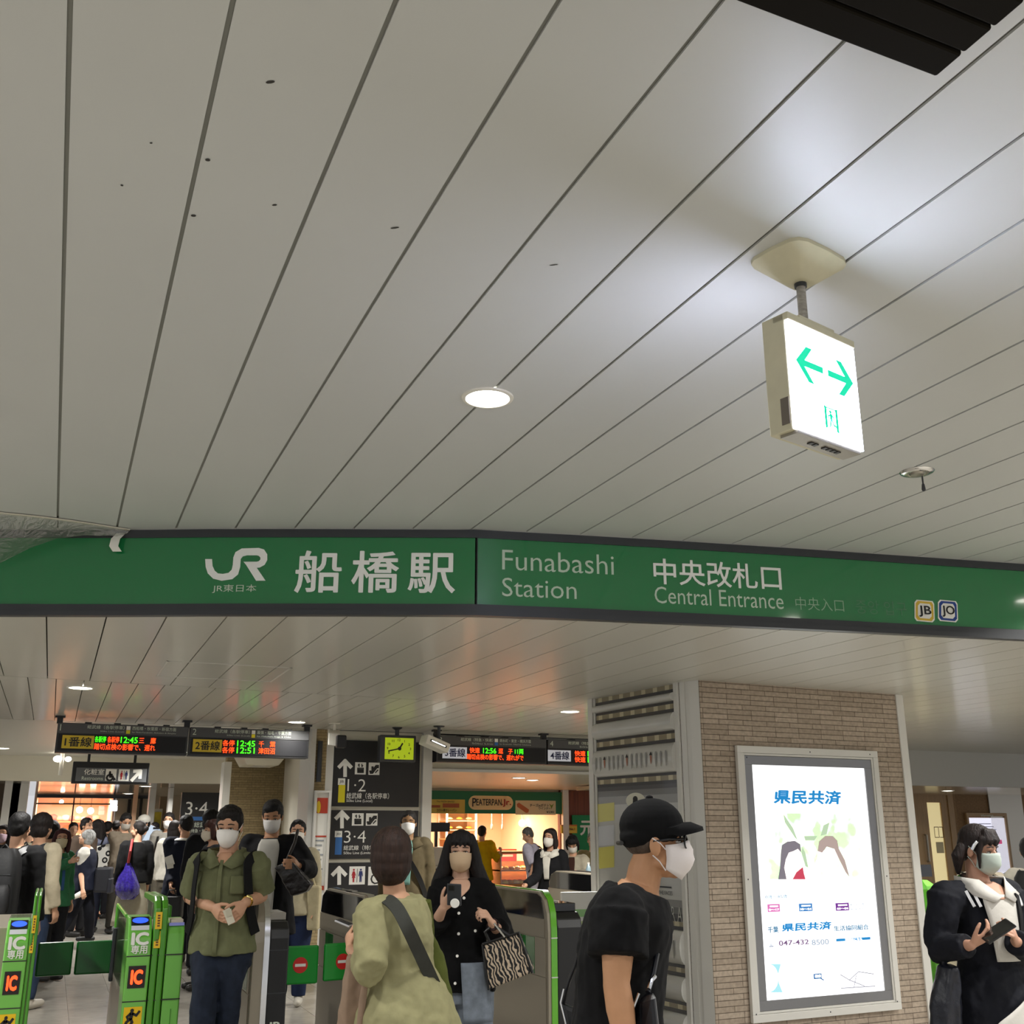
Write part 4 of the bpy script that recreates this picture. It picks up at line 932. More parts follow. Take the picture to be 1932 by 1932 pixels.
# restroom sign hanging from the bulkhead on the left
YR = 18.0
xa, xb = aty(137, 1450, YR).x, aty(282, 1450, YR).x; za, zb = aty(210, 1479, YR).z, aty(210, 1438, YR).z
t = thing('restroom_sign', 'grey hanging restroom sign with wheelchair and toilet pictograms', 'sign', ((xa + xb) / 2, YR, za))
P = Pane((xa, YR, za), (1, 0, 0), UZ, xb - xa, zb - za)
obj('case', P.slab(MB(), 0, 0, 1, 1, -.2, 0), M_black, t, bevel=.01); obj('face', P.slab(MB(), .05, .1, .97, .72, 0, .01), mat('sign_grey', '#5f6163', .35, coat=.3), t)
m = MB(); P.text(m, '化粧室', .15, .4, .41, .67, .01, .014); obj('lettering', m, M_letter, t); m = MB(); P.text(m, 'Restrooms', .13, .16, .4, .32, .0, .014); obj('lettering', m, M_letterdim, t)
m = MB(); P.rect(m, .43, .14, .57, .68, .013); b = obj('accessible_icon', m, M_letter, t); m = MB(); wheelchair(P, m, 197, 1453, 219, 1475, .035, .018); obj('pictogram', m, M_ink, b)
m = MB(); P.rect(m, .6, .14, .74, .68, .013); b = obj('toilet_icon', m, M_letter, t); mw, mm, ml = MB(), MB(), MB(); woman_man(P, .61, .18, .12, .46, mw, mm, ml, .018)
obj('woman_pictogram', mw, M_sred, b); obj('man_pictogram', mm, M_snavy, b); obj('divider', ml, M_ink, b)
m = MB(); P.stroke(m, [(.78, .18), (.88, .6)], .05, .0155); P.stroke(m, [(.8, .6), (.885, .62), (.885, .3)], .05, .014); obj('arrow', m, M_letter, t)
obj('hanger', MB().box((xa + .2, YR + .08, zb), (xa + .24, YR + .12, LO)), M_black, t); obj('hanger', MB().box((xb - .24, YR + .08, zb), (xb - .2, YR + .12, LO)), M_black, t)
# small bracket with white lamps left of it
p = aty(117, 1432, 18.6); t = thing('spot_lamp', 'small white hanging lamp fitting left of the restroom sign', 'lamp', p)
obj('stem', MB().tube([p + V((0, 0, LO - p.z)), p + V((0, 0, -.25))], .03, 8), M_white, t, smooth=True); obj('lamp_head', MB().ball(p + V((-.06, 0, 0)), (.07, .06, .05)), M_bulb, t, smooth='all'); obj('lamp_head', MB().ball(p + V((.09, 0, 0)), (.05, .05, .04)), M_bulb, t, smooth='all')

# ------------------------------------------------------------------ clock, camera, slotted unit
YC = 12.3
p = aty(751, 1412, YC); t = thing('hanging_clock', 'hanging square clock with a glowing yellow-green face', 'clock', (p.x, YC, p.z - .2))
P = Pane((aty(717, 1412, YC).x, YC, aty(751, 1438, YC).z), (1, 0, 0), UZ, aty(785, 1412, YC).x - aty(717, 1412, YC).x, aty(751, 1387, YC).z - aty(751, 1438, YC).z)
obj('case', P.slab(MB(), 0, 0, 1, 1, -.12, 0), M_dkgrey, t, bevel=.012)
obj('dial', P.slab(MB(), .13, .1, .93, .9, 0, .006), mat('clock_face', '#b5cc1c', .4, emit=.42), t, bevel=.01)
cx, cy = .53, .5
for k in range(1, 13):
    q = R(90 - 30 * k); a, b = cx + .32 * math.cos(q), cy + .32 * math.sin(q); m = MB()
    text(m, str(k), P.p(a - (.03 if k < 10 else .05), b - .045), P.u, P.v, None, .09 * P.h, .01, off=.009); obj('numeral', m, M_ink, t)
m = MB(); P.stroke(m, [(cx, cy), (cx - .3, cy - .1)], .014, .011); obj('minute_hand', m, M_ink, t)
m = MB(); P.stroke(m, [(cx, cy), (cx + .08, cy + .19)], .018, .013); obj('hour_hand', m, M_ink, t)
m = MB(); P.ellipse(m, cx, cy, .05, .05 * P.w / P.h, .015, 14); obj('hub', m, M_ink, t)
obj('hanging_rod', MB().tube([(p.x, YC + .06, P.o.z + P.h), (p.x, YC + .06, LO)], .025, 10).lathe((p.x, YC + .06, LO - .03), [(.03, 0), (.06, .02), (.06, .03)], 12), M_dkgrey, t, smooth=True)
p = aty(636, 1393, 12.0); t = thing('security_camera', 'white box security camera hanging at the left of the black wall', 'security camera', p)
obj('body', MB().hexa([p + V(q) for q in ((-.1, .0, -.08), (.02, -.08, -.1), (.1, .3, -.02), (-.02, .34, 0), (-.1, .0, .06), (.02, -.08, .04), (.1, .3, .12), (-.02, .34, .14))]), M_white, t, bevel=.01)
obj('lens_hood', MB().obox(p + V((.03, -.06, -.04)), (1, 0, 0), (0, 1, 0), UZ, .055, .05, .07), M_black, t, bevel=.015)
obj('bracket', MB().tube([p + V((0, .15, .1)), p + V((0, .15, LO - p.z))], .018, 8).lathe((p.x, p.y + .15, LO - .012), [(.06, 0), (.07, .012)], 16), M_white, t, smooth=True)
p = aty(820, 1404, 12.0); t = thing('slotted_unit', 'white slotted box unit on a bracket right of the clock', 'ceiling unit', p)
u_ = V((.93, .12, -.33)).normalized(); v_ = UZ.cross(u_).normalized(); w_ = u_.cross(v_)
obj('housing', MB().obox(p, u_, v_, w_, .155, .1, .055), M_white, t, bevel=.012); obj('slot', MB().obox(p - v_ * .1, u_, v_, w_, .11, .006, .012), M_black, t); obj('slot_light', MB().obox(p - v_ * .106, u_, v_, w_, .09, .003, .004), M_lamp, t)
obj('bracket', MB().tube([p + V((.05, 0, .05)), p + V((.05, 0, LO - p.z))], .02, 8).lathe((p.x + .05, p.y, LO - .012), [(.06, 0), (.07, .012)], 16), M_dkgrey, t, smooth=True)

# ------------------------------------------------------------------ bakery
xa, xb = aty(802, 1510, YK).x, aty(1060, 1510, YK).x
zs0, zs1 = aty(930, 1535, YK).z, aty(930, 1493, YK).z
wall('trim_16', MB().box((xa - .12, YK - .05, 0), (xa, YK + .1, 2.3)).box((xb, YK - .05, 0), (xb + .12, YK + .1, 2.3)), M_alu)
t = thing('bakery_sign', 'dark green bakery sign board with a cream rounded name plate', 'sign', ((xa + xb) / 2, YK, zs0))
P = Pane((xa, YK, zs0), (1, 0, 0), UZ, xb - xa, zs1 - zs0)
obj('board', P.slab(MB(), 0, 0, 1, 1, -.1, 0), mat('bakery_green', '#0f6a3a', .4), t)
def zb6(x, y): return 780 + x / 5.682, 1480 + y / 5.682
def pill(P, x0, y0, x1, y1, off=.006):
    a0, b0 = hit(P, x0, y1); a1, b1 = hit(P, x1, y0); ry = (b1 - b0) / 2; rx = ry * P.h / P.w; m = MB()
    P.poly(m, [(a1 - rx + rx * math.cos(R(g)), (b0 + b1) / 2 + ry * math.sin(R(g))) for g in range(-90, 91, 15)] + [(a0 + rx + rx * math.cos(R(g)), (b0 + b1) / 2 + ry * math.sin(R(g))) for g in range(90, 271, 15)], off); return m
b = obj('name_plate', pill(P, *zb6(588, 125), *zb6(1068, 270)), mat('bakery_cream', '#e6cf9a', .5), t)
m = MB(); P.tpx(m, 'P', *zb6(628, 146), *zb6(672, 238), .012, .012); P.tpx(m, 'EATERPAN', *zb6(672, 158), *zb6(944, 224), .012, .012); obj('name_lettering', m, M_ink, b)
m = MB(); P.tpx(m, '.Jr.', *zb6(946, 158), *zb6(1044, 240), .015, .012); obj('red_lettering', m, mat('bakery_red', '#a8201e', .5), b)
m = MB(); P.rpx(m, *zb6(135, 163), *zb6(552, 304), .005); b = obj('left_banner', m, mat('banner_straw', '#cdb24c', .5), t)
m = MB(); P.rpx(m, *zb6(175, 222), *zb6(286, 248), .008); obj('brown_print', m, mat('banner_brown', '#a4572e', .5), b); m = MB(); P.rpx(m, *zb6(312, 205), *zb6(490, 248), .008); obj('brown_print', m, mat('banner_brown', '#a4572e', .5), b)
m = MB(); P.tpx(m, 'コロッ源カレーパン', *zb6(246, 262), *zb6(460, 292), .01, .008); obj('banner_lettering', m, M_ink, b); m = MB(); P.tpx(m, 'The FRESH BAKED', *zb6(246, 176), *zb6(440, 190), 0, .008); obj('banner_lettering', m, M_ink, b)
m = MB(); P.rpx(m, *zb6(1093, 176), *zb6(1524, 324), .005); b = obj('right_banner', m, mat('banner_pale', '#d9d0ac', .5), t)
m = MB(); P.ppx(m, [zb6(*q) for q in ((1108, 210), (1130, 195), (1238, 270), (1230, 302), (1205, 306), (1112, 240))], .008); obj('bread_print', m, mat('banner_bread', '#b5683a', .5), b)
m = MB(); P.tpx(m, 'チーズinポテト', *zb6(1246, 208), *zb6(1450, 240), .012, .008); obj('banner_lettering', m, M_ink, b); m = MB(); P.tpx(m, 'ウインナー', *zb6(1340, 244), *zb6(1470, 270), .01, .008); obj('banner_lettering', m, M_ink, b); m = MB(); P.tpx(m, '¥240', *zb6(1424, 286), *zb6(1506, 306), .01, .008); obj('banner_lettering', m, M_ink, b)
m = MB(); P.ppx(m, [zb6(*q) for q in ((1450, 205), (1480, 225), (1505, 205), (1490, 235), (1478, 265), (1468, 232))], .008); obj('green_print', m, mat('banner_green', '#6f8f2c', .5), b)
# bakery room
BK = YK + 3.2
wall('wall_bakery', MB().box((xa - .1, BK, 0), (xb + .1, BK + .05, 2.3)).box((xa - .12, YK + .1, 0), (xa - .06, BK, 2.3)).box((xb + .06, YK + .1, 0), (xb + .12, BK, 2.3)), mat('bakery_peach', '#e9c7a4', .6))
wall('floor_bakery', MB().box((xa - .1, YK + .05, 0), (xb + .1, BK, .004)), mat('bakery_floor', '#b0855c', .5)); wall('ceiling_bakery_room', MB().box((xa - .1, YK + .1, 2.26), (xb + .1, BK, 2.30)), mat('bakery_ceiling', '#f0dcc0', .6))
lamp_light('bakery_glow', ((xa + xb) / 2, YK + 1.6, 2.2), 150, (1, .88, .70), 1.3, 170)
lamp_light('bakery_counter_glow', ((xa + xb) / 2 + .5, YK + .4, 1.8), 14, (1, .84, .55), .5, 150)
wall('wall_diagonal', MB().prism([aty(*q, BK - .05) for q in ((955, 1590), (985, 1545), (1010, 1545), (938, 1640), (930, 1640))], (0, .03, 0)), mat('mustard', '#d8a31e', .5))
p = aty(985, 1553, YK + 1.8); t = thing('globe_lamp', 'bright round lamp inside the bakery above the grey haired customer', 'lamp', p)
obj('globe', MB().ball(p, .07), M_bulb, t, smooth='all'); obj('rod', MB().tube([p, (p.x, p.y, 2.26)], .01, 8), M_white, t)
for px in (928, 948):
    p = aty(px, 1557, YK + 1.2); t = thing('utensil_rail', 'thin hanging white utensil rail in the bakery, %s' % ('nearer the yellow shirt' if px < 940 else 'nearer the mustard panel'), 'hanging rail', p)
    obj('rod', MB().tube([p, (p.x, p.y, 2.26)], .012, 8), M_white, t); obj('hook', MB().capsule([p + V((0, 0, -.06)), p], .025, 8), M_white, t, smooth=True)
# bread cooling rack
def bread(label, p, s, group, c, kind=0):
    mb = MB()
    if kind == 0: mb.loft([[V(p) + V((s * 1.25 * k * 1.0, s * .62 * w * math.cos(g), s * .62 * w * max(-.25, math.sin(g)) + s * .15)) for g in [2 * math.pi * i / 12 for i in range(12)]] for k, w in ((-1, .25), (-.85, .65), (-.4, 1), (0, 1.05), (.4, 1), (.85, .65), (1, .25))])
    else: mb.loft([[V(p) + V((r * s * math.cos(g), r * s * math.sin(g), z * s)) for g in [2 * math.pi * i / 14 for i in range(14)]] for r, z in ((.7, 0), (1, .15), (1.02, .4), (.8, .7), (.4, .85), (.05, .88))])
    o = obj('bread_roll', mb, mat('bread_' + c, {'g': '#d89a2e', 'b': '#a8601c', 'p': '#eccf8a', 'y': '#e8c64a'}[c], .45, var=(9, .25)), smooth='all'); tag(o, label, 'bread', group)
M_rack = mat('rack_white', '#e8dcd4', .4)
ra, rb = aty(838, 1570, BK - .4).x, aty(893, 1570, BK - .4).x
t = thing('bread_rack', 'pale bakery rack of bread trays behind the long haired woman', 'rack', ((ra + rb) / 2, BK - .3, 0))
for x in (ra, rb):
    for y in (BK - .55, BK - .05): obj('post', MB().box((x - .02, y - .02, 0), (x + .02, y + .02, 1.95)), M_rack, t)
zsh = [.5, 1.2, 1.38, 1.56, 1.74]
for z in zsh: obj('tray', MB().box((ra, BK - .57, z), (rb, BK - .03, z + .02)), mat('tray_wood', '#d8b080', .5), t)
obj('top', MB().box((ra - .03, BK - .58, 1.93), (rb + .03, BK - .02, 1.97)), M_rack, t)
for i, z in enumerate(zsh[1:]):
    for k in range(3): bread('golden loaf on the bakery rack behind the long haired woman', (ra + (rb - ra) * (k + .5) / 3, BK - .42, z + .045), .055, 'loaves on the bakery rack', 'gpb'[(i + k) % 2])
# display counter with buns
ca, cb = aty(938, 1700, YK - .2).x, aty(1046, 1700, YK - .2).x
t = thing('display_counter', 'bakery display counter with wooden shelves and a glass front', 'counter', ((ca + cb) / 2, YK, 0))
M_wood = mat('counter_wood', '#c77f38', .45, var=(6, .15, (1, 8, 8)))
obj('base', MB().box((ca, YK - .35, 0), (cb, YK + .5, .62)), M_wood, t); 
for z, nm in ((.62, 'shelf'), (.86, 'shelf')): obj(nm, MB().box((ca, YK - .35, z), (cb, YK + .45, z + .025)), M_wood, t)
obj('top_shelf', MB().box((ca - .02, YK - .4, 1.16), (cb + .02, YK + .48, 1.2)), M_wood, t)
for x in (ca + .015, cb - .015): obj('upright', MB().box((x - .015, YK - .33, .64), (x + .015, YK + .45, 1.16)), M_wood, t)
obj('glass_front', MB().box((ca, YK - .362, .645), (cb, YK - .356, 1.16)), glass_mat('counter_glass', '#ffffff', .93), t)
lamp_light('counter_shelf_glow', ((ca + cb) / 2, YK - .1, 1.14), 6, (1, .85, .55), .25, 170); lamp_light('counter_shelf_glow', ((ca + cb) / 2 + .4, YK - .1, 1.14), 6, (1, .85, .55), .25, 170)
rnd = random.Random(5)
for z, n, tier in ((.648, 9, 'lower'), (.888, 8, 'upper')):
    for k in range(n):
        x = ca + .1 + (cb - ca - .2) * (k + .5) / n
        for j in range(2): bread('round or long bun on the %s shelf of the bakery counter' % tier, (x, YK - .22 + .3 * j, z), rnd.uniform(.055, .066), 'buns on the %s counter shelf' % tier, 'ygpyb'[(k + j * 2) % 5], (k + j) % 3 > 0)
# counter on the left with a till
ka, kb = aty(803, 1700, YK - .1).x, aty(868, 1700, YK - .1).x
t = thing('till_counter', 'brown bakery till counter left of the long haired woman', 'counter', ((ka + kb) / 2, YK, 0)); obj('body', MB().box((ka, YK - .2, 0), (kb, YK + .5, .92)), mat('till_wood', '#7d5c38', .5), t); obj('worktop', MB().box((ka - .02, YK - .24, .92), (kb + .02, YK + .52, .96)), M_white, t)
t = thing('till', 'white till with small black display on the bakery counter', 'till', (ka + .3, YK, .96)); obj('body', MB().box((ka + .1, YK - .1, .96), (ka + .45, YK + .25, 1.28)), M_white, t, bevel=.02); obj('screen_post', MB().box((ka + .2, YK + .05, 1.28), (ka + .25, YK + .1, 1.55)), M_black, t); obj('display', MB().obox((ka + .26, YK, 1.62), (1, 0, 0), (0, 1, 0), UZ, .2, .02, .08), M_black, t, bevel=.008); obj('drawer', MB().box((ka + .5, YK - .1, .96), (ka + .85, YK + .25, 1.12)), M_cream, t, bevel=.01)
t = thing('red_box', 'red packing box behind the bakery display counter', 'box', aty(955, 1612, YK + .6)); p = aty(955, 1612, YK + .8); obj('body', MB().box((p.x - .2, p.y, 1.0), (p.x + .22, p.y + .3, 1.22)), mat('box_red', '#c03a2a', .5), t, bevel=.005); obj('label', MB().box((p.x - .12, p.y - .004, 1.08), (p.x + .14, p.y, 1.12)), M_cream, t); obj('table', MB().box((p.x - .4, p.y - .05, 0), (p.x + .4, p.y + .4, 1.0)), M_wood, t)
# wood wall with green sign right of the bakery
wall('wall_wood', bx(1061, 1470, 1200, 1900, YK + .05, .1), mat('red_wood', '#7d3f22', .5, var=(5, .25, (6, 1, .3))))
t = thing('green_poster', 'green poster with white brush writing on the red wood wall', 'poster', aty(1105, 1600, YK))
P = Pane(aty(1080, 1640, YK), (1, 0, 0), UZ, 1.3, aty(1105, 1538, YK).z - aty(1080, 1640, YK).z); obj('board', P.slab(MB(), 0, 0, 1, 1, 0, .03), mat('poster_green', '#0d8a4e', .5), t); m = MB(); P.text(m, '元祖', .12, .62, .58, .92, .03, .034); obj('brush_lettering', m, M_letter, t)
t = thing('price_poster', 'yellow price poster with a red border on the red wood wall', 'poster', aty(1073, 1565, YK - .04))
P = Pane(aty(1058, 1572, YK - .02), (1, 0, 0), UZ, aty(1088, 1560, YK).x - aty(1058, 1560, YK).x, aty(1070, 1556, YK).z - aty(1070, 1572, YK).z); obj('sheet', P.slab(MB(), 0, 0, 1, 1, 0, .02), mat('poster_straw', '#e0bf3c', .5), t); m = MB(); P.text(m, '人気No.1', .15, .3, .85, .7, .02, .024); obj('lettering', m, mat('price_brown', '#7a2f16', .5), t); obj('border', P.slab(MB(), 0, .86, 1, .96, .02, .024), mat('print_red', '#c8452f', .5), t)

# ------------------------------------------------------------------ beyond the pillar on the right
XR0 = 6.99
wall('wall_bulkhead_right', MB().box((8.3, 12.95, 2.22), (20, 13.1, LO)), mat('bulkhead_grey', '#c3c2bb', .6))
wall('ceiling_right', MB().box((8.3, 13.1, 2.22), (20, 17, 2.28)), mat('right_soffit', '#cfc3aa', .2, coat=.4))
p = aty(1785, 1468, 14.5); downlight((p.x, p.y, 2.22), 'downlight in the low ceiling right of the brick pillar', .09, 12)
YX = 16.0
wall('wall_right_back', bx(1815, 1478, 2300, 1900, YX, .1), brick_mat('cork_panel', '#8a6d48', '#7c603e', '#745a3a', w=1.2, h=1.5))
t = thing('wood_door', 'pale wooden door with a tall frosted lit pane and bar handle', 'door', aty(1775, 1800, YX - .05)); P = Pane((aty(1737, 1700, YX).x, YX - .02, 0), (1, 0, 0), UZ, aty(1817, 1700, YX).x - aty(1737, 1700, YX).x, aty(1775, 1488, YX).z)
M_dw = mat('door_wood', '#9d8058', .5, var=(4, .12, (12, 12, 1)))
obj('frame', frame(MB(), P, 0, 0, 1, 1, .13, .05, -.1, .02), M_dw, t); obj('leaf', frame(MB(), P, .13, .02, .95, .95, .24, .06, -.06, 0), M_dw, t)
obj('pane', P.slab(MB(), .33, .06, .76, .9, -.04, -.02), mat('frosted_glow', '#ead9a2', .5, emit=.55), t)
obj('pull_handle', MB().tube([P.p(.24, .44, .0), P.p(.24, .44, .05), P.p(.24, .64, .05), P.p(.24, .64, .0)], .018, 8), M_steel, t, smooth=True)
m = MB(); P.stroke(m, [(.5, .62), (.5, .7), (.6, .7), (.6, .62), (.5, .62)], .012, -.017); P.stroke(m, [(.62, .7), (.7, .7), (.7, .62), (.62, .62)], .012, -.017); obj('window_motif', m, mat('brown_ink', '#4a2f1c', .5), t)
m = MB(); P.rect(m, .5, .5, .68, .585, -.017); obj('paper_notice', m, mat('notice_grey', '#b9ad86', .5), t)
wall('shop_slot', bx(1722, 1496, 1738, 1800, YX + .5, .05), mat('slot_glow', '#f0a878', .5, emit=.7))
t = thing('notice_screen', 'lit white notice screen in a wooden frame on the cork wall', 'screen', aty(1868, 1620, YX)); P = Pane((aty(1831, 1640, YX).x, YX - .01, aty(1868, 1690, YX).z), (1, 0, 0), UZ, aty(1908, 1640, YX).x - aty(1831, 1640, YX).x, aty(1868, 1534, YX).z - aty(1868, 1690, YX).z)
obj('frame', frame(MB(), P, 0, 0, 1, 1, .05, .04, 0, .05), M_dw, t); s_ = obj('screen', P.slab(MB(), .05, .04, .95, .94, 0, .02), mat('notice_lit', '#e4e4f4', .4, emit=.9), t)
m = MB(); P.rect(m, .66, .62, .82, .67, .024); obj('pink_block', m, mat('notice_pink', '#e0548a', .5, emit=.4), s_)
m = MB()
for k in range(7): P.rect(m, .3 + .05 * (k % 2), .86 - .035 * k, .6 + .06 * (k % 3), .872 - .035 * k, .024)
obj('printed_lines', m, mat('notice_line', '#a9a9bd', .5, emit=.3), s_)
m = MB(); P.text(m, 'Information', .35, .955, .65, .985, 0, .054); obj('frame_lettering', m, M_letterdim, t)
wall('trim_17', bx(1914, 1480, 1924, 1900, YX - .03, .05), M_steel)

# ------------------------------------------------------------------ ticket gates (lanes run along Y)
M_green = mat('gate_green', '#63b83a', .3, coat=.3); M_greend = mat('gate_green_dark', '#4a9420', .3, coat=.3); M_greenl = mat('gate_green_light', '#74c04c', .3, coat=.3)
M_flap = mat('flap_green', '#00611f', .3, coat=.2); M_flapb = mat('flap_green_bright', '#06932a', .3, coat=.2)
M_side = mat('gate_side_steel', '#a49b89', .3, metal=.45, bump=(80, .03)); M_sided = mat('gate_dark_body', '#1d1d1e', .35)
M_gglass = mat('gate_green_glass', '#35703c', .12, coat=.8); M_clear = glass_mat('gate_clear', '#dfe8df', .75)
M_warn = mat('warning_yellow', '#f2c40c', .45); M_bluelit = mat('reader_blue', '#2f5cff', .4, emit=.9); M_icled = mat('ic_led', '#ff4a1c', .4, emit=2.2)
GY = 7.345
def prof_x(mb, x0, x1, prof):                       # side profile (y,z) swept across x
    return mb.prism([(x0, y, z) for y, z in prof], (x1 - x0, 0, 0))
def seam(mb, x0, x1, z, y=GY - .001): return mb.box((x0, y - .001, z - .003), (x1, y + .004, z + .003))
def ic_front(t, x0, x1):
    Y = GY
    prof = [(Y + .3, .0), (Y, .0), (Y, .83), (Y + .025, .93), (Y + .07, 1.0), (Y + .14, 1.045), (Y + .3, 1.05)]
    w = x1 - x0
    c = obj('reader_column', prof_x(MB(), x0, x1, prof), M_greenl, t, bevel=.008)
    for z in (.83, .575): obj('seam', seam(MB(), x0, x1, z), M_kick, c)
    P = Pane((x0 + .01, Y + .0255, .93), (1, 0, 0), V((0, .045, .07)), w - .02, .083)
    P2 = Pane((x0 + .01, Y + .07, 1.0), (1, 0, 0), V((0, .07, .045)), w - .02, .083)
    r = obj('card_reader', P2.slab(MB(), .05, .02, .95, .98, 0, .004), M_black, t)
    m = MB(); P2.ellipse(m, .5, .52, .4, .34, .006); obj('touch_pad', m, M_bluelit, r)
    obj('touch_label', P.slab(MB(), .06, .62, .94, .98, 0, .003), mat('label_pale', '#d9d9e2', .4), t)
    P0 = Pane((x0, Y, .83), (1, 0, 0), V((0, .025, .1)), w, .103)
    m = MB(); Pt = Pane((x0, Y - .001, .81), (1, 0, 0), V((0, .03, .14)), w, .16)
    Pt.text(m, 'IC', .14, .5, .88, .98, .05, .006); obj('lettering', m, M_letter, t)
    m = MB(); Pt = Pane((x0, Y + .002, .845), (1, 0, 0), UZ, w, .05); Pt.text(m, '専用', .16, -.05, .84, .95, .02, .005); obj('lettering', m, M_letter, t)
    b = obj('led_panel', MB().box((x0 + .02, Y - .006, .65), (x1 - .02, Y, .775)), mat('led_black', '#1a0502', .3), t)
    m = MB(); text(m, 'IC', (x0 + .035, Y - .007, .67), (1, 0, 0), UZ, w - .07, .085, .05); obj('led_letters', m, M_icled, b)
    s = obj('warning_sticker', MB().box((x0 + .015, Y - .003, .44), (x1 - .02, Y, .545)), M_warn, t)
    obj('sticker_base', MB().box((x0 + .015, Y - .003, .40), (x1 - .02, Y, .439)), M_black, t)
    Q = Pane((x0 + .015, Y - .003, .44), (1, 0, 0), UZ, w - .035, .105); m = MB()
    Q.ellipse(m, .45, .82, .1, .1, .003, 12); Q.poly(m, [(.35, .75), (.55, .7), (.5, .35), (.32, .35)], .003); Q.stroke(m, [(.5, .65), (.7, .55), (.85, .75)], .014, .003); Q.stroke(m, [(.36, .65), (.2, .5), (.28, .35)], .014, .003); Q.stroke(m, [(.42, .36), (.5, .2), (.4, .05)], .016, .003); Q.stroke(m, [(.36, .36), (.2, .22), (.12, .05)], .016, .003)
    obj('pictogram', m, M_ink, s)
    m = MB(); text(m, '頭上注意', (x0 + .04, Y - .004, .41), (1, 0, 0), UZ, w - .09, .016, .01, off=.002); obj('sticker_lettering', m, M_letterdim, t)
def rail(t, x0, x1, ztop, y1, stickers=True):
    prof = [(GY + .01, 0), (GY + .01, .95), (GY + .03, 1.1), (GY + .09, ztop - .02), (GY + .16, ztop), (y1, ztop - .01), (y1 + .03, ztop - .03), (y1, ztop - .05), (GY + .2, ztop - .045), (GY + .13, 1.08), (GY + .13, 0)]
    xm = (x0 + x1) / 2
    obj('guard_rail', prof_x(MB(), x0, xm - .002, prof), M_greend, t, bevel=.008); obj('guard_rail', prof_x(MB(), xm + .002, x1, prof), M_greend, t, bevel=.008)
    for y in (GY + .55, y1 - .04): obj('rail_post', MB().box((xm - .012, y, 1.0), (xm + .012, y + .03, ztop - .04)), M_steel, t)
    for z0, z1, y in ((.87, .97, GY + .008), (.98, 1.08, GY + .012)):
        P = Pane((x0 + .006, y - .0, z0), (1, 0, 0), V((0, .02, .1)), (x1 - x0) * .48, z1 - z0)
        s = obj('yellow_label', P.slab(MB(), 0, 0, 1, 1, .0, .006), M_warn, t); m = MB()
        for k in range(5): P.rect(m, .3, .14 + .15 * k, .7, .23 + .15 * k, .008)
        obj('label_print', m, mat('label_ink', '#6b3c10', .5), s)
def flap(t, x_hinge, x_tip, y, z0, z1, m, ang=0, sign=None):
    s = 1 if x_tip > x_hinge else -1; L = abs(x_tip - x_hinge)
    u = V((s * math.cos(ang), math.sin(ang), 0)); v = V((-u.y, u.x, 0)); c = V((x_hinge, y, (z0 + z1) / 2)) + u * (L / 2)
    f = obj('flap', MB().obox(c, u, v, UZ, L / 2, .014, (z1 - z0) / 2), m, t, bevel=.012)
    if sign:
        P = Pane(c - u * (s * 0), V((abs(u.x), u.y * s, 0)), UZ, 1, 1); n = V((0, -1, 0))
        cc = c + V((0, -.0165, 0)) + u * sign; mm = MB(); mm.disc(cc, V((1, u.y * s, 0)).normalized(), UZ, .05, .05, 28); d = obj('no_entry_disc', mm, mat('no_entry_red', '#d3221c', .45), f)
        mm = MB(); q = cc + V((0, -.002, 0)); uu = V((1, u.y * s, 0)).normalized(); mm.quad(q - uu * .036 - UZ * .009, q + uu * .036 - UZ * .009, q + uu * .036 + UZ * .009, q - uu * .036 + UZ * .009); obj('no_entry_bar', mm, M_letter, d)
def side_panels(t, x, sgn, y0, y1, ztop, glass=True, inset=None):
    """cladding on one long face of a gate at X=x"""
    e = .006 * sgn
    def pl(nm, ya, yb, za, zb, m): return obj(nm, MB().box((x, ya, za), (x + e, yb, zb)), m, t, bevel=.002)
    pl('kick_plate', y0 + .03, y1, .0, .1, M_kick); pl('lower_panel', y0 + .03, y1, .105, .57, M_side); 
    if inset:
        pl('mid_panel', y0 + .03, inset[0], .575, .83, M_side); pl('mid_panel', inset[1], y1, .575, .83, M_side); pl('flap_window', inset[0] + .004, inset[1] - .004, .58, .825, M_gglass)
    else: pl('mid_panel', y0 + .03, y1, .575, .83, M_side)
    pl('upper_panel', y0 + .05, y1, .835, .955 if glass else ztop - .05, M_side)
    if glass: obj('sensor_glass', MB().prism([(x, y, z) for y, z in ((y0 + .06, .96), (y0 + .1, ztop - .04), (y0 + .18, ztop - .015), (y1 - .16, ztop - .015), (y1 - .06, ztop - .06), (y1 - .02, .96))], (e, 0, 0)), M_blackglass, t)
def tall_prof(y0, y1, zt): return [(y0, 0), (y0, .88), (y0 + .015, zt - .14), (y0 + .06, zt - .05), (y0 + .15, zt), (y1 - .2, zt), (y1 - .07, zt - .04), (y1 - .01, zt - .12), (y1, .85), (y1, 0)]
def edge_strip(mb, x0, x1, prof, d):                # band hugging the front of a profile
    a = prof[1:5]; rings = []
    for i, (y, z) in enumerate(prof[:6]):
        rings.append([(x0, y - d, z + (d if i > 3 else 0)), (x1, y - d, z + (d if i > 3 else 0)), (x1, y + .02, z - .005), (x0, y + .02, z - .005)])
    return mb.loft([[V(p) for p in r] for r in rings])
YE = 8.75
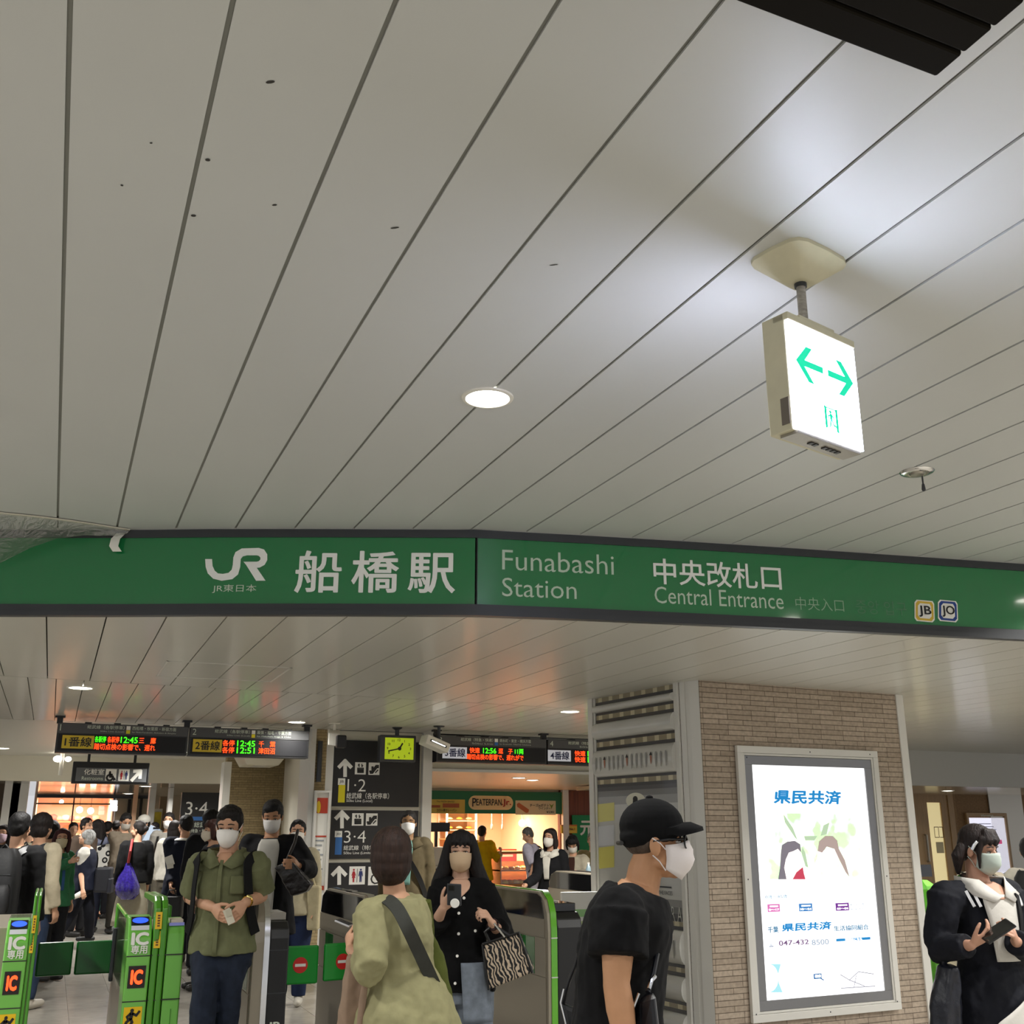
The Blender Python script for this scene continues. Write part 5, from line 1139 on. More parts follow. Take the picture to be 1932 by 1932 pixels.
# gate at the left edge
t = thing('ticket_gate', 'green IC ticket gate at the left edge, with the black backpack man behind', 'ticket gate', (-.16, GY, 0), group='ticket gates')
ic_front(t, -.172, -.045)
obj('body', MB().box((-.30, GY + .25, 0), (-.01, YE, 1.0)), M_side, t, bevel=.01); obj('top_glass', MB().box((-.17, GY + .32, 1.0), (-.05, GY + .6, 1.05)), M_clear, t)
rail(t, -.042, .0, 1.205, YE - .5)
flap(t, .012, .245, GY + 1.22, .60, .82, M_flap, R(8))
# second IC gate
t = thing('ticket_gate', 'green IC ticket gate with a tall rail, beside the man in the green shirt', 'ticket gate', (.65, GY, 0), group='ticket gates')
ic_front(t, .515, .655)
obj('body', MB().box((.52, GY + .25, 0), (.84, YE, .96)), M_side, t, bevel=.01)
rail(t, .662, .742, 1.165, YE - .45)
p_ = [(GY + .02, 0), (GY + .02, .83), (GY + .035, .95), (GY + .06, 1.0), (GY + .3, 1.03), (GY + .3, 0)]
c_ = obj('ticket_column', prof_x(MB(), .748, .852, p_), M_greenl, t, bevel=.008)
for z in (.83, .575): obj('seam', seam(MB(), .66, .852, z, GY + .012), M_kick, c_)
obj('ticket_slot', MB().box((.765, GY + .06, 1.0), (.84, GY + .22, 1.03)), mat('slot_cream', '#dcd2bb', .4), t); obj('slot_lip', MB().box((.755, GY + .04, .995), (.846, GY + .075, 1.012)), mat('slot_lilac', '#8d93d8', .4, emit=.1), t)
obj('slot_ridge', MB().box((.75, GY + .3, .96), (.79, GY + .62, 1.1)), M_green, t, bevel=.01)
obj('side_window', MB().box((.513, GY + .35, .62), (.519, YE - .1, 1.04)), M_clear, t); obj('window_rim', MB().tube([(.516, GY + .33, 1.04), (.516, YE - .08, 1.05), (.516, YE - .05, .6)], .012, 8), M_green, t, smooth=True)
obj('flap_post', MB().box((.495, GY + 1.2, .55), (.52, GY + 1.28, .9)), M_dkgrey, t, bevel=.005); obj('scuff', MB().box((.80, GY + .017, .43), (.806, GY + .02, .52)), M_greend, t)
flap(t, .505, .262, GY + 1.24, .60, .82, M_flap, R(-2))
# silver gate in front of the man in the black jacket
t = thing('ticket_gate', 'silver ticket gate with a black front panel, right of the green shirt man', 'ticket gate', (1.4, GY, 0), group='ticket gates')
pr = tall_prof(GY, YE, 1.14)
obj('body', prof_x(MB(), 1.275, 1.375, pr), M_side, t, bevel=.006)
obj('chrome_edge', edge_strip(MB(), 1.345, 1.38, pr, .006), M_chrome, t, smooth=True)
side_panels(t, 1.275, -1, GY, YE, 1.14, False, (GY + .1, GY + .36))
m = MB()
for y in (GY + .13, GY + .26): m = MB().box((1.266, y, 1.10), (1.27, y + .06, 1.112)); obj('blue_indicator', m, mat('indicator_blue', '#3f7dff', .4, emit=3), t)
obj('card_slot', MB().box((1.264, GY + .1, 1.03), (1.27, GY + .2, 1.07)), M_kick, t)
pk = [(GY + .01, 0), (GY + .01, .9), (GY + .03, .96), (GY + .08, 1.0), (GY + .5, 1.0), (YE, 1.0), (YE, 0)]
fb = obj('front_panel', prof_x(MB(), 1.383, 1.508, pk), M_sided, t, bevel=.01); 
for z in (.83, .575): obj('seam', seam(MB(), 1.383, 1.508, z, GY + .009), M_dkgrey, fb)
obj('reader_top', MB().box((1.39, GY + .12, 1.0), (1.5, GY + .4, 1.05)), M_steel, t, bevel=.006)
m = MB(); text(m, 'JR', (1.40, GY + .006, .36), (1, 0, 0), UZ, .085, .05, .04); obj('emblem', m, M_letterdim, t)
flap(t, 1.51, 1.765, GY + .28, .585, .825, M_flapb, 0, .005)
# gate with black glass behind the woman in the yellow-green sweater
t = thing('ticket_gate', 'ticket gate with black glass side, behind the woman in the pale sweater', 'ticket gate', (2.15, GY, 0), group='ticket gates')
obj('body', prof_x(MB(), 2.03, 2.10, tall_prof(GY, YE, 1.14)), M_side, t, bevel=.006); side_panels(t, 2.03, -1, GY, YE, 1.14, True, (GY + .95, GY + 1.2))
obj('chrome_edge', edge_strip(MB(), 2.05, 2.10, tall_prof(GY, YE, 1.14), .006), M_chrome, t, smooth=True)
obj('ticket_body', prof_x(MB(), 2.10, 2.33, pk), M_sided, t, bevel=.01); obj('top_buttons', MB().box((2.05, GY + .55, 1.14), (2.09, GY + .75, 1.152)), M_steel, t)
flap(t, 2.02, 1.79, GY + .28, .60, .835, M_flapb, R(-10), -.02)
# gate behind the woman with the phone
t = thing('ticket_gate', 'ticket gate with a bright green curved front edge, behind the zebra bag', 'ticket gate', (3.4, GY, 0), group='ticket gates')
pr = tall_prof(GY, YE, 1.14)
obj('body', prof_x(MB(), 3.34, 3.405, pr), M_side, t, bevel=.006); side_panels(t, 3.34, -1, GY, YE, 1.14, True, (GY + .22, GY + .45))
e_ = obj('green_edge', edge_strip(MB(), 3.365, 3.41, pr, .008), mat('edge_green', '#63b81e', .2, coat=.6), t, smooth=True)
for z in (.835, .577): obj('edge_joint', MB().box((3.364, GY - .011, z - .004), (3.411, GY, z + .004)), M_letterdim, e_)
obj('ticket_body', prof_x(MB(), 3.42, 3.62, pk), M_sided, t, bevel=.01); obj('reader_top', MB().box((3.43, GY + .1, 1.0), (3.61, GY + .5, 1.06)), M_blackglass, t, bevel=.006)
flap(t, 3.335, 3.30, GY + .46, .58, .83, M_flapb)
# gates beyond
t = thing('ticket_gate', 'black topped ticket gate behind the white and yellow board, near the pillar', 'ticket gate', (5.35, 10.0, 0), group='ticket gates')
pr = tall_prof(10.0, 11.4, 1.14); obj('body', prof_x(MB(), 5.2, 5.3, pr), M_side, t, bevel=.006); side_panels(t, 5.2, -1, 10.0, 11.4, 1.14); obj('ticket_body', prof_x(MB(), 5.3, 5.5, pr), M_sided, t, bevel=.01)
t = thing('ticket_gate', 'green ticket gate right of the brick pillar, behind the girl in navy', 'ticket gate', (8.0, 8.6, 0), group='ticket gates')
pg = aty(1746, 1700, 8.8); pr = [(8.8, 0), (8.8, .9), (8.84, 1.03), (8.95, 1.08), (10.0, 1.08), (10.0, 0)]
obj('body', prof_x(MB(), pg.x - .1, pg.x + .2, pr), M_greenl, t, bevel=.01); obj('guard_rail', prof_x(MB(), pg.x - .02, pg.x + .04, [(8.79, 0), (8.79, 1.0), (8.9, 1.16), (9.7, 1.15), (9.7, 1.0), (8.95, 1.0), (8.95, 0)]), M_greend, t, bevel=.008); obj('top_glass', MB().box((pg.x - .3, 9.2, 1.1), (pg.x + .5, 10, 1.22)), M_blackglass, t)
t = thing('ticket_gate', 'dark ticket gate with a blue light at the right edge', 'ticket gate', (9.0, 8.2, 0), group='ticket gates')
pg = aty(1905, 1700, 8.0); pr = tall_prof(8.0, 8.7, 1.18); obj('body', prof_x(MB(), pg.x, pg.x + .1, pr), M_side, t, bevel=.006); side_panels(t, pg.x, -1, 8.0, 8.7, 1.18); obj('ticket_body', prof_x(MB(), pg.x + .1, pg.x + .5, [(7.99, 0), (7.99, 1.17), (8.7, 1.17), (8.7, 0)]), M_blackglass, t, bevel=.01); obj('top_edge', MB().box((pg.x - .01, 7.98, 1.172), (pg.x + .5, 8.01, 1.184)), M_chrome, t); obj('blue_light', MB().box((pg.x + .13, 7.97, 1.165), (pg.x + .25, 7.985, 1.18)), mat('indicator_blue', '#3f7dff', .4, emit=3), t)
# advertising board beside the last gate
t = thing('advert_board', 'white and yellow advertising board with green stripes, beside the pillar', 'advert board', (4.2, 8.7, 0))
B0, B1 = V((4.10, 8.72, 0)), V((4.46, 8.67, 0)); P = Pane(B0 + V((0, 0, .06)), B1 - B0, UZ, (B1 - B0).length, 1.0)
obj('board', P.slab(MB(), 0, 0, 1, 1, -.05, 0), M_letter, t, bevel=.006)
for b0, b1, c in ((.80, .86, '#9ccf8c'), (.72, .765, '#c4d79a')): m = MB(); P.rect(m, .1, b0, .98, b1, .003); obj('green_stripe', m, mat('stripe' + c[1:], c, .5), t)
m = MB(); P.rect(m, .1, .02, .98, .56, .003); ys = obj('yellow_panel', m, mat('board_yellow', '#e6d80f', .5), t)
m = MB(); P.ellipse(m, .62, .33, .42, .25, .005); obj('pale_disc', m, mat('board_yellow2', '#eadf3f', .5), ys)
m = MB(); P.text(m, '元気', .52, .62, .98, .74, .04, .006); obj('lettering', m, M_letter, t)
m = MB(); P.text(m, '元気', .50, .615, 1.0, .745, .07, .004); obj('letter_outline', m, mat('letter_outline', '#1f6b3a', .5), t)
m = MB(); P.text(m, 'きっと', .56, .77, .95, .83, .02, .006); obj('green_lettering', m, M_greend, t)
obj('feet', MB().box(tuple(B0 + V((.02, -.12, 0))), tuple(B0 + V((.06, .15, .06)))), M_kick, t); obj('feet', MB().box(tuple(B1 + V((-.06, -.12, 0))), tuple(B1 + V((-.02, .15, .06)))), M_kick, t)

# ------------------------------------------------------------------ people
def cloth(name, c, rough=.8, var=.12, sc=14):
    return mat(name, c, rough, spec=.25, bump=(55, .25, .004), var=(sc, var))
def skin_m(c): return mat('skin_' + c, '#' + c, .55, spec=.3, var=(22, .05))
SKIN = skin_m('c4977a')
def hair_m(c): return mat('hair_' + c, '#' + c, .62, spec=.3, bump=(110, .9, .006, (1, 1, .1)), var=(60, .5, (1, 1, .08)))
_FOLD = {}
def fold_tex(sc):
    if sc not in _FOLD:
        t = bpy.data.textures.new('folds', 'CLOUDS'); t.noise_scale = sc; t.noise_depth = 2; _FOLD[sc] = t
    return _FOLD[sc]
def organic(name, mb, m, parent, vox, smooth=2, disp=0, dsc=.12, label=None):
    o = obj(name, mb, m, parent, label=label)
    q = o.modifiers.new('blend', 'REMESH'); q.mode = 'VOXEL'; q.voxel_size = vox; q.use_smooth_shade = True
    if smooth: q = o.modifiers.new('soften', 'SMOOTH'); q.factor = .5; q.iterations = smooth
    if disp: q = o.modifiers.new('folds', 'DISPLACE'); q.texture = fold_tex(dsc); q.strength = disp; q.mid_level = .5; q.texture_coords = 'LOCAL'
    return o
def smoothstep(t): return t * t * (3 - 2 * t)

class Person:
    def __init__(s, label, top=None, d=8.0, h=None, phi=0, hphi=None, pitch=0, fem=False, near=False, J=None, stride=0, lean=0, skin=None, x=None, group=None, wide=1.0):
        p = at(*top, d); h = h or p.z; s.h = h; k = s.k = h / 1.7; s.d = d; s.fem = fem; s.near = near
        a = R(phi); s.f = (-FH * math.cos(a) + RT * math.sin(a)).normalized(); s.r = s.f.cross(UZ)
        g = V((p.x, p.y, 0)) - s.f * ((.02 + lean) * k)
        s.g = g
        s.t = thing('person', label, 'person', g, group=group)
        s.skin = skin or SKIN
        w = (.145 if fem else .165) * wide
        L = s.L
        j = dict(hip=L(0, 0, .90), chest=L(0, lean * .55 / k, 1.22), neck=L(0, lean * .85 / k, 1.425), head=L(0, .02 + lean / k, 1.585),
                 sh_r=L(w, lean * .8 / k, 1.375), sh_l=L(-w, lean * .8 / k, 1.375), el_r=L(w + .055, -.02, 1.09), el_l=L(-w - .055, -.02, 1.09), wr_r=L(w + .06, .05, .85), wr_l=L(-w - .06, .05, .85),
                 hp_r=L(.085, 0, .87), hp_l=L(-.085, 0, .87), kn_r=L(.09, .03 + stride * .5, .48), kn_l=L(-.09, .03 - stride * .4, .48), an_r=L(.09, stride, .085), an_l=L(-.09, -stride, .085 + (.05 if stride else 0)))
        for n, v in (J or {}).items():
            j[n] = at(*v) if not isinstance(v, Vector) else v
        if J and 'hip' in J:
            dh = j['hip'] - L(0, 0, .90); dh.z = 0
            for sd in 'rl':
                for q in ('hp_', 'kn_', 'an_'):
                    if q + sd not in J: j[q + sd] = j[q + sd] + dh
        s.j = j
        hp = R(hphi if hphi is not None else phi); hf = (-FH * math.cos(hp) + RT * math.sin(hp)).normalized(); s.hr = hf.cross(UZ)
        c, q = math.cos(R(pitch)), math.sin(R(pitch))
        s.hf = hf * c - UZ * q; s.hu = UZ * c + hf * q
        s.hk = k * (1.0 if not fem else .97) * 1.0
        s.body_done = False; s.handspec = {}
    def L(s, x, y, z): return s.g + s.r * (x * s.k) + s.f * (y * s.k) + UZ * (z * s.k)
    def H(s, x, y, z): return s.j['head'] + (s.hr * x + s.hf * y + s.hu * z) * s.hk
    @property
    def hfr(s): return (s.hr, s.hf, s.hu)
    def hb(s, mb, c, r, n=16, k=10): return mb.ball(s.H(*c), tuple(q * s.hk for q in r), s.hfr, n, k)
    # torso: t runs 0 at the hem (hip - .10) .. 1 at the neck
    def spine(s, t):
        j = s.j; up = (j['chest'] - j['hip']).normalized()
        P = [(-.25, j['hip'] - up * .30 * s.k), (0, j['hip'] - up * .09 * s.k), (.16, j['hip']), (.62, j['chest']), (1, j['neck'])]
        for (a, p), (b, q) in zip(P, P[1:]):
            if t <= b or b == 1: return p.lerp(q, (t - a) / (b - a))
    PROF_M = [(-.25, .19, .125), (0, .165, .115), (.16, .163, .115), (.38, .148, .105), (.62, .163, .12), (.82, .168, .11), (.91, .142, .09), (.97, .098, .072), (1, .066, .062)]
    PROF_F = [(-.25, .185, .125), (0, .165, .115), (.16, .160, .115), (.38, .122, .092), (.62, .14, .118), (.82, .142, .10), (.91, .122, .082), (.97, .086, .066), (1, .058, .056)]
    def surf(s, t, ang, add=0, flare=0):
        """torso surface; ang 0 = front, positive to the person's right"""
        pr = s.PROF_F if s.fem else s.PROF_M
        for (a, w0, d0), (b, w1, d1) in zip(pr, pr[1:]):
            if t <= b or b == 1:
                q = min(1, max(-.3, (t - a) / (b - a))); w, dd = w0 + (w1 - w0) * q, d0 + (d1 - d0) * q; break
        w, dd = w * s.k + add, dd * s.k + add
        if flare and t < .5: w += flare * (.5 - t); dd += flare * (.5 - t)
        e = .01; c = s.spine(t); up = (s.spine(min(1, t + e)) - s.spine(t - e)).normalized()
        lat = s.j['sh_r'] - s.j['sh_l'];
        if t < .5:
            lat = lat.normalized().lerp(s.r, min(1, (.5 - t) * 1.6))
        lat = (lat - up * lat.dot(up)).normalized(); fr = up.cross(lat)
        a = R(ang); return c + lat * (w * math.sin(a)) + fr * (dd * math.cos(a))
    def torso(s, mb, t0, t1=1.0, add=0, flare=0, n=20, steps=14):
        return mb.loft([[s.surf(t0 + (t1 - t0) * i / steps, 360 * k / n, add, flare) for k in range(n)] for i in range(steps + 1)])
    def arm(s, mb, sd, end=2.0, add=0, r=None, cuff=0):
        a, e, w = s.j['sh_' + sd], s.j['el_' + sd], s.j['wr_' + sd]; k = s.k * (.9 if s.fem else 1)
        P = [(0, .060), (.5, .051), (.95, .041), (1.0, .041), (1.3, .043), (1.65, .035), (2.0, .027)]
        pts, rad = [], []
        def pos(t): return a.lerp(e, t) if t <= 1 else e.lerp(w, t - 1)
        for t, q in P:
            if t <= end + 1e-6: pts.append(pos(t)); rad.append(q * k + add * (1 - .12 * t) + cuff * t)
        if pts and P[len(pts) - 1][0] < end - .02: pts.append(pos(end)); rad.append(rad[-1])
        c = s.spine(.80); tr = s.spine(.93)
        mb.ball(a, .052 * k + add * .85, None, 16, 10)
        mb.capsule([a, a.lerp(c, .45), c], [.050 * k + add * .85, .058 * k + add * .9, .058 * k + add * .9], 14)
        mb.capsule([a - UZ * .004, a.lerp(tr, .45) + UZ * .004 * k, a.lerp(tr, .8)], [.044 * k + add * .85, .040 * k + add * .8, .032 * k + add * .55], 14)
        return mb.capsule(pts, rad, 14) if end >= 1.99 and add == 0 else mb.tube(pts, rad, 14)
    def leg(s, mb, sd, add=0, end=2.0, flare=0):
        a, e, w = s.j['hp_' + sd], s.j['kn_' + sd], s.j['an_' + sd]; k = s.k
        P = [(0, .092), (.4, .082), (.9, .058), (1.05, .056), (1.3, .058), (1.7, .044), (2.0, .038)]
        pts, rad = [], []
        for t, q in P:
            if t <= end + 1e-6: pts.append(a.lerp(e, t) if t <= 1 else e.lerp(w, t - 1)); rad.append(q * k + add + flare * t)
        return mb.tube(pts, rad, 14)
    def hand(s, mb, sd, d=None, pn=None, curl=35, thumb=40, spread=1.0):
        w = s.j['wr_' + sd]; e = s.j['el_' + sd]; k = s.k * (.9 if s.fem else 1)
        d = (d if d is not None else (w - e)).normalized()
        pn = pn if pn is not None else (s.r * (-1 if sd == 'r' else 1))
        pn = (pn - d * pn.dot(d)).normalized(); lat = d.cross(pn)               # lat: across the knuckles
        sg = 1 if sd == 'r' else -1
        th = lat * sg                                                        # towards the thumb
        rings = []
        for q, hw, ht in ((-.01, .026, .022), (.02, .032, .019), (.055, .041, .017), (.085, .041, .0145)):
            c = w + d * (q * k); rings.append([c + lat * (hw * k * math.cos(g)) + pn * (ht * k * math.sin(g)) for g in [2 * math.pi * i / 12 for i in range(12)]])
        mb.loft(rings)
        for i, (x, ln, rr) in enumerate(((.031, .92, .0088), (.0105, 1.0, .0090), (-.0105, .95, .0086), (-.031, .76, .0078))):
            b = w + d * (.078 * k) + th * (x * k * spread); dd = (d + th * (x * 3.2 * (spread - .55))).normalized(); p = [b]; q = 0
            for seg, f in ((.046, .75), (.028, 1.0), (.022, .75)):
                q += R(curl) * f * (1 + .06 * i); b = b + (dd * math.cos(q) + pn * math.sin(q)) * (seg * ln * k); p.append(b)
            mb.capsule(p, [rr * k * u for u in (1.05, 1, .92, .78)], 10)
        b = w + d * (.022 * k) + th * (.024 * k); dd = (d * math.cos(R(thumb)) + th * math.sin(R(thumb)) + pn * .35).normalized(); d2 = (d * .9 + th * .12 + pn * .5).normalized()
        mb.capsule([b, b + dd * (.042 * k), b + dd * (.042 * k) + (dd * .5 + d2 * .5).normalized() * (.032 * k), b + dd * (.042 * k) + (dd * .5 + d2 * .5).normalized() * (.032 * k) + d2 * (.024 * k)], [.0135 * k, .0115 * k, .0105 * k, .0085 * k], 10)
    def body(s, hands=None, legs=True):
        mb = MB(); j = s.j
        s.torso(mb, 0.0, 1.0)
        # neck and head
        mb.tube([j['neck'] - UZ * .04 * s.k, j['neck'].lerp(s.H(0, -.03, -.06), .6), s.H(0, -.02, -.03)], [.058 * s.k, (.050 if s.fem else .056) * s.k, .05 * s.k], 14)
        s.hb(mb, (0, -.012, .027), (.073, .093, .088), 20, 14); s.hb(mb, (0, .028, -.042), (.058, .060, .070), 18, 12); s.hb(mb, (0, .052, -.094), (.027, .026, .021))
        s.hb(mb, (0, .064, .014), (.046, .017, .010)); 
        for q in (1, -1):
            s.hb(mb, (q * .036, .052, -.036), (.024, .024, .022)); s.hb(mb, (q * .075, -.006, -.014), (.010, .019, .031), 12, 8); s.hb(mb, (q * .044, .015, -.066), (.016, .034, .018))
        mb.capsule([s.H(0, .084, .002), s.H(0, .098, -.026), s.H(0, .103, -.036)], [.008 * s.hk, .011 * s.hk, .012 * s.hk], 10)
        for q in (1, -1): s.hb(mb, (q * .011, .090, -.038), (.008, .010, .007))
        s.hb(mb, (0, .084, -.062), (.022, .008, .005)); s.hb(mb, (0, .083, -.071), (.019, .009, .006))
        for sd in 'rl':
            s.arm(mb, sd)
            hs = (hands or {}).get(sd, {}); s.hand(mb, sd, **hs)
            if legs:
                mb.capsule([j['hp_' + sd], j['hp_' + sd].lerp(j['kn_' + sd], .5), j['kn_' + sd], j['kn_' + sd].lerp(j['an_' + sd], .35), j['an_' + sd]], [q * s.k for q in (.088, .074, .052, .054, .036)], 14)
                a = j['an_' + sd]; b = V((a.x, a.y, max(.035, a.z - .05))); mb.capsule([b - s.f * .04, b + s.f * .06, b + s.f * .13], [.032, .036, .028], 10)
        o = organic('body', mb, s.skin, s.t, .0042 if s.near else .0095, 2 if s.near else 1)
        return o
    def eyes(s, brow='140f0c'):
        mw = mat('eye_white', '#d9d4cc', .3); mi = mat('eye_dark', '#15100d', .2); mbw = mat('brow_' + brow, '#' + brow, .7)
        for q in (1, -1):
            e = obj('eye', s.hb(MB(), (q * .031, .0685, -.003), (.0135, .010, .0052), 14, 8), mw, s.t, smooth='all')
            obj('iris', s.hb(MB(), (q * .031, .0755, -.003), (.0055, .0045, .0048), 12, 8), mi, e, smooth='all')
            obj('upper_lid', MB().tube([s.H(q * .017, .0765, .0005), s.H(q * .031, .0805, .0045), s.H(q * .046, .071, .0)], .0021 * s.hk, 6), mi, e, smooth=True)
            obj('eyebrow', MB().tube([s.H(q * .014, .082, .026), s.H(q * .032, .0825, .029), s.H(q * .051, .067, .022)], [.0028 * s.hk, .0036 * s.hk, .002 * s.hk], 6), mbw, s.t, smooth=True)
    def mask(s, c='#e6e6e4', kf=False, ears=True):
        m = mat('mask_' + c, c, .75, spec=.2, bump=(90, .15, .002)); N, K = 17, 9; vs = []
        for i in range(N):
            a = R(-84 + 168 * i / (N - 1)); ca = math.cos(a)
            for q in range(K):
                v = q / (K - 1); zt = -.010 + .013 * ca ** 3 if not kf else .004 - .036 * (1 - ca); zb = -.120 + .040 * (1 - ca) if not kf else -.124 + .062 * (1 - ca)
                z = zt + (zb - zt) * v; bul = math.sin(math.pi * min(1, v * .86 + .12)) * (.022 if not kf else .030) * ca
                w = .0675 - .014 * max(0, v - .4); vs.append(s.H(w * math.sin(a), .017 + (.078 - .026 * max(0, v - .6) / .4) * ca + bul + (.0015 * math.cos(v * 25) * ca if not kf else 0), z))
        mb = MB(); mb.add(vs, [(i * K + q, i * K + q + 1, (i + 1) * K + q + 1, (i + 1) * K + q) for i in range(N - 1) for q in range(K - 1)])
        o = obj('face_mask', mb, m, s.t, smooth='all', solid=.003)
        if ears:
            for q in (1, -1): obj('ear_loop', MB().tube([s.H(q * .067, .026, -.024), s.H(q * .079, .012, -.006), s.H(q * .084, -.014, .012)], .0019 * s.hk, 6).tube([s.H(q * .064, .022, -.088), s.H(q * .074, .005, -.06), s.H(q * .082, -.016, -.04)], .0019 * s.hk, 6), m, o, smooth=True)
        return o
    def hair(s, style, c='17120f', vox=None):
        mb = MB(); B = lambda c_, r_: s.hb(mb, c_, r_, 18, 12)
        if style != 'none':
            B((0, -.020, .046), (.082, .094, .080)); B((0, -.050, .002), (.077, .064, .085))
            for q in (1, -1): B((q * .066, -.022, .016), (.017, .048, .046))
        if style == 'shortfront':
            B((0, .03, .082), (.062, .05, .034)); B((.02, .055, .072), (.045, .026, .022))
        if style in ('bangs', 'long', 'bob', 'girl'):
            for x in (-.045, -.022, 0, .022, .045): mb.capsule([s.H(x * .8, .045, .095), s.H(x * 1.15, .082 - abs(x) * .35, .055), s.H(x * 1.3, .086 - abs(x) * .5, .036)], [.02 * s.hk, .016 * s.hk, .007 * s.hk], 10)
        if style == 'long':
            for q in (1, -1):
                mb.capsule([s.H(q * .062, .022, .075), s.H(q * .082, .012, 0), s.H(q * .095, .0, -.09), s.H(q * .135, -.005, -.19), s.H(q * .185, -.01, -.27)], [v * s.hk for v in (.03, .034, .044, .046, .012)], 12)
                mb.capsule([s.H(q * .05, -.06, .04), s.H(q * .075, -.055, -.08), s.H(q * .085, -.06, -.2), s.H(q * .10, -.06, -.29)], [v * s.hk for v in (.05, .052, .05, .02)], 12)
            B((0, -.075, -.13), (.12, .045, .17))
        if style == 'bob': 
            B((0, -.035, -.02), (.096, .082, .105))
            for q in (1, -1): mb.capsule([s.H(q * .07, .018, .06), s.H(q * .08, .014, -.02), s.H(q * .078, .01, -.085)], [v * s.hk for v in (.026, .026, .016)], 10)
        if style == 'backbob': B((0, -.018, .028), (.104, .112, .110)); B((0, -.032, -.015), (.106, .100, .095)); B((0, -.042, -.055), (.100, .086, .082)); B((0, -.045, -.09), (.082, .07, .058))
        if style == 'shoulder':
            for q in (1, -1): mb.capsule([s.H(q * .064, .018, .07), s.H(q * .083, .005, -.02), s.H(q * .083, -.0, -.15)], [v * s.hk for v in (.028, .034, .026)], 12)
            B((0, -.06, -.07), (.086, .05, .12)); B((0, .04, .085), (.06, .04, .03))
        if style == 'bun': B((0, -.118, .012), (.042, .040, .042))
        if style == 'girl':
            for q in (1, -1):
                mb.capsule([s.H(q * .062, .045, .06), s.H(q * .074, .04, -.01), s.H(q * .07, .05, -.085)], [v * s.hk for v in (.018, .014, .006)], 10)
                mb.capsule([s.H(q * .078, -.05, -.005), s.H(q * .098, -.06, -.05), s.H(q * .09, -.055, -.13)], [v * s.hk for v in (.03, .034, .014)], 12)
        if style == 'full': B((0, -.02, .035), (.098, .108, .1)); B((0, -.04, -.03), (.092, .08, .08))
        return organic('hair', mb, hair_m(c), s.t, vox or (.0055 if s.near else .010), 1, {'shortfront': .010, 'short': .010, 'full': .012}.get(style, .003) if s.near or style not in ('short', 'full') else .014, .022 if s.near else .035)
    # clothes
    def top_(s, name, m, hem=0.0, sleeve=2.0, add=.018, flare=.0, disp=None, cuff=0, neck=.985, sadd=None, vox=None, label=None):
        mb = MB(); s.torso(mb, hem, neck, add, flare)
        for sd in 'rl':
            if sleeve: s.arm(mb, sd, sleeve, sadd if sadd is not None else add * .95, cuff=cuff)
        return organic(name, mb, m, s.t, vox or (.0075 if s.near else .013), 3, (.022 if s.near else .015) if disp is None else disp, .09, label)
    def trousers(s, m, add=.016, name='trousers', flare=0, end=2.0, label=None):
        mb = MB(); mb.loft([[s.surf(t, 360 * k / 18, add * .7) for k in range(18)] for t in (-.06, 0, .1, .2, .3)])
        for sd in 'rl': s.leg(mb, sd, add, end, flare)
        return organic(name, mb, m, s.t, .009 if s.near else .014, 2, .012, .1, label)
    def skirt(s, m, length=.5, flare=.05, add=.016, pleats=0, name='skirt'):
        c = s.spine(.02); mb = MB(); rings = []
        for i in range(9):
            q = i / 8; r = []
            for k in range(32):
                a = 2 * math.pi * k / 32; p = s.surf(.22, R(1) * 0 + math.degrees(a), add) if i == 0 else None
                e = s.surf(.06, math.degrees(a), add + flare * q + (pleats * math.cos(k * math.pi) * q))
                base = s.surf(.24, math.degrees(a), add * .7)
                v = base.lerp(V((e.x, e.y, base.z - length * s.k * q)), min(1, q * 2.2)); v.z = base.z - length * s.k * q; r.append(v)
            rings.append(r)
        mb.loft(rings); return obj(name, mb, m, s.t, smooth='all')
    def shoes(s, m):
        for sd in 'rl':
            a = s.j['an_' + sd]; b = V((a.x, a.y, max(.04, a.z - .045))); k = s.k; f = s.f
            sh = organic('shoe', MB().capsule([b - f * .05 * k, b + f * .05 * k, b + f * .16 * k], [.042 * k, .044 * k, .034 * k], 12).capsule([a + UZ * .0, b], [.044 * k, .042 * k], 12), m, s.t, .009, 2)
    def patch(s, name, m, t0, t1, a0, a1, add=.03, nt=14, na=8, parent=None, solid=.006, flare=0, fn=None):
        """piece of cloth lying on the torso; a0, a1 may be functions of the 0..1 position"""
        vs = []
        for i in range(nt + 1):
            q = i / nt; t = t0 + (t1 - t0) * q; l0 = a0(q) if callable(a0) else a0; l1 = a1(q) if callable(a1) else a1
            for k in range(na + 1): vs.append(s.surf(t, l0 + (l1 - l0) * k / na, add(q) if callable(add) else add, flare))
        n = na + 1; mb = MB(); mb.add(vs, [(i * n + k, i * n + k + 1, (i + 1) * n + k + 1, (i + 1) * n + k) for i in range(nt) for k in range(na)])
        return obj(name, mb, m, parent or s.t, smooth='all', solid=solid)
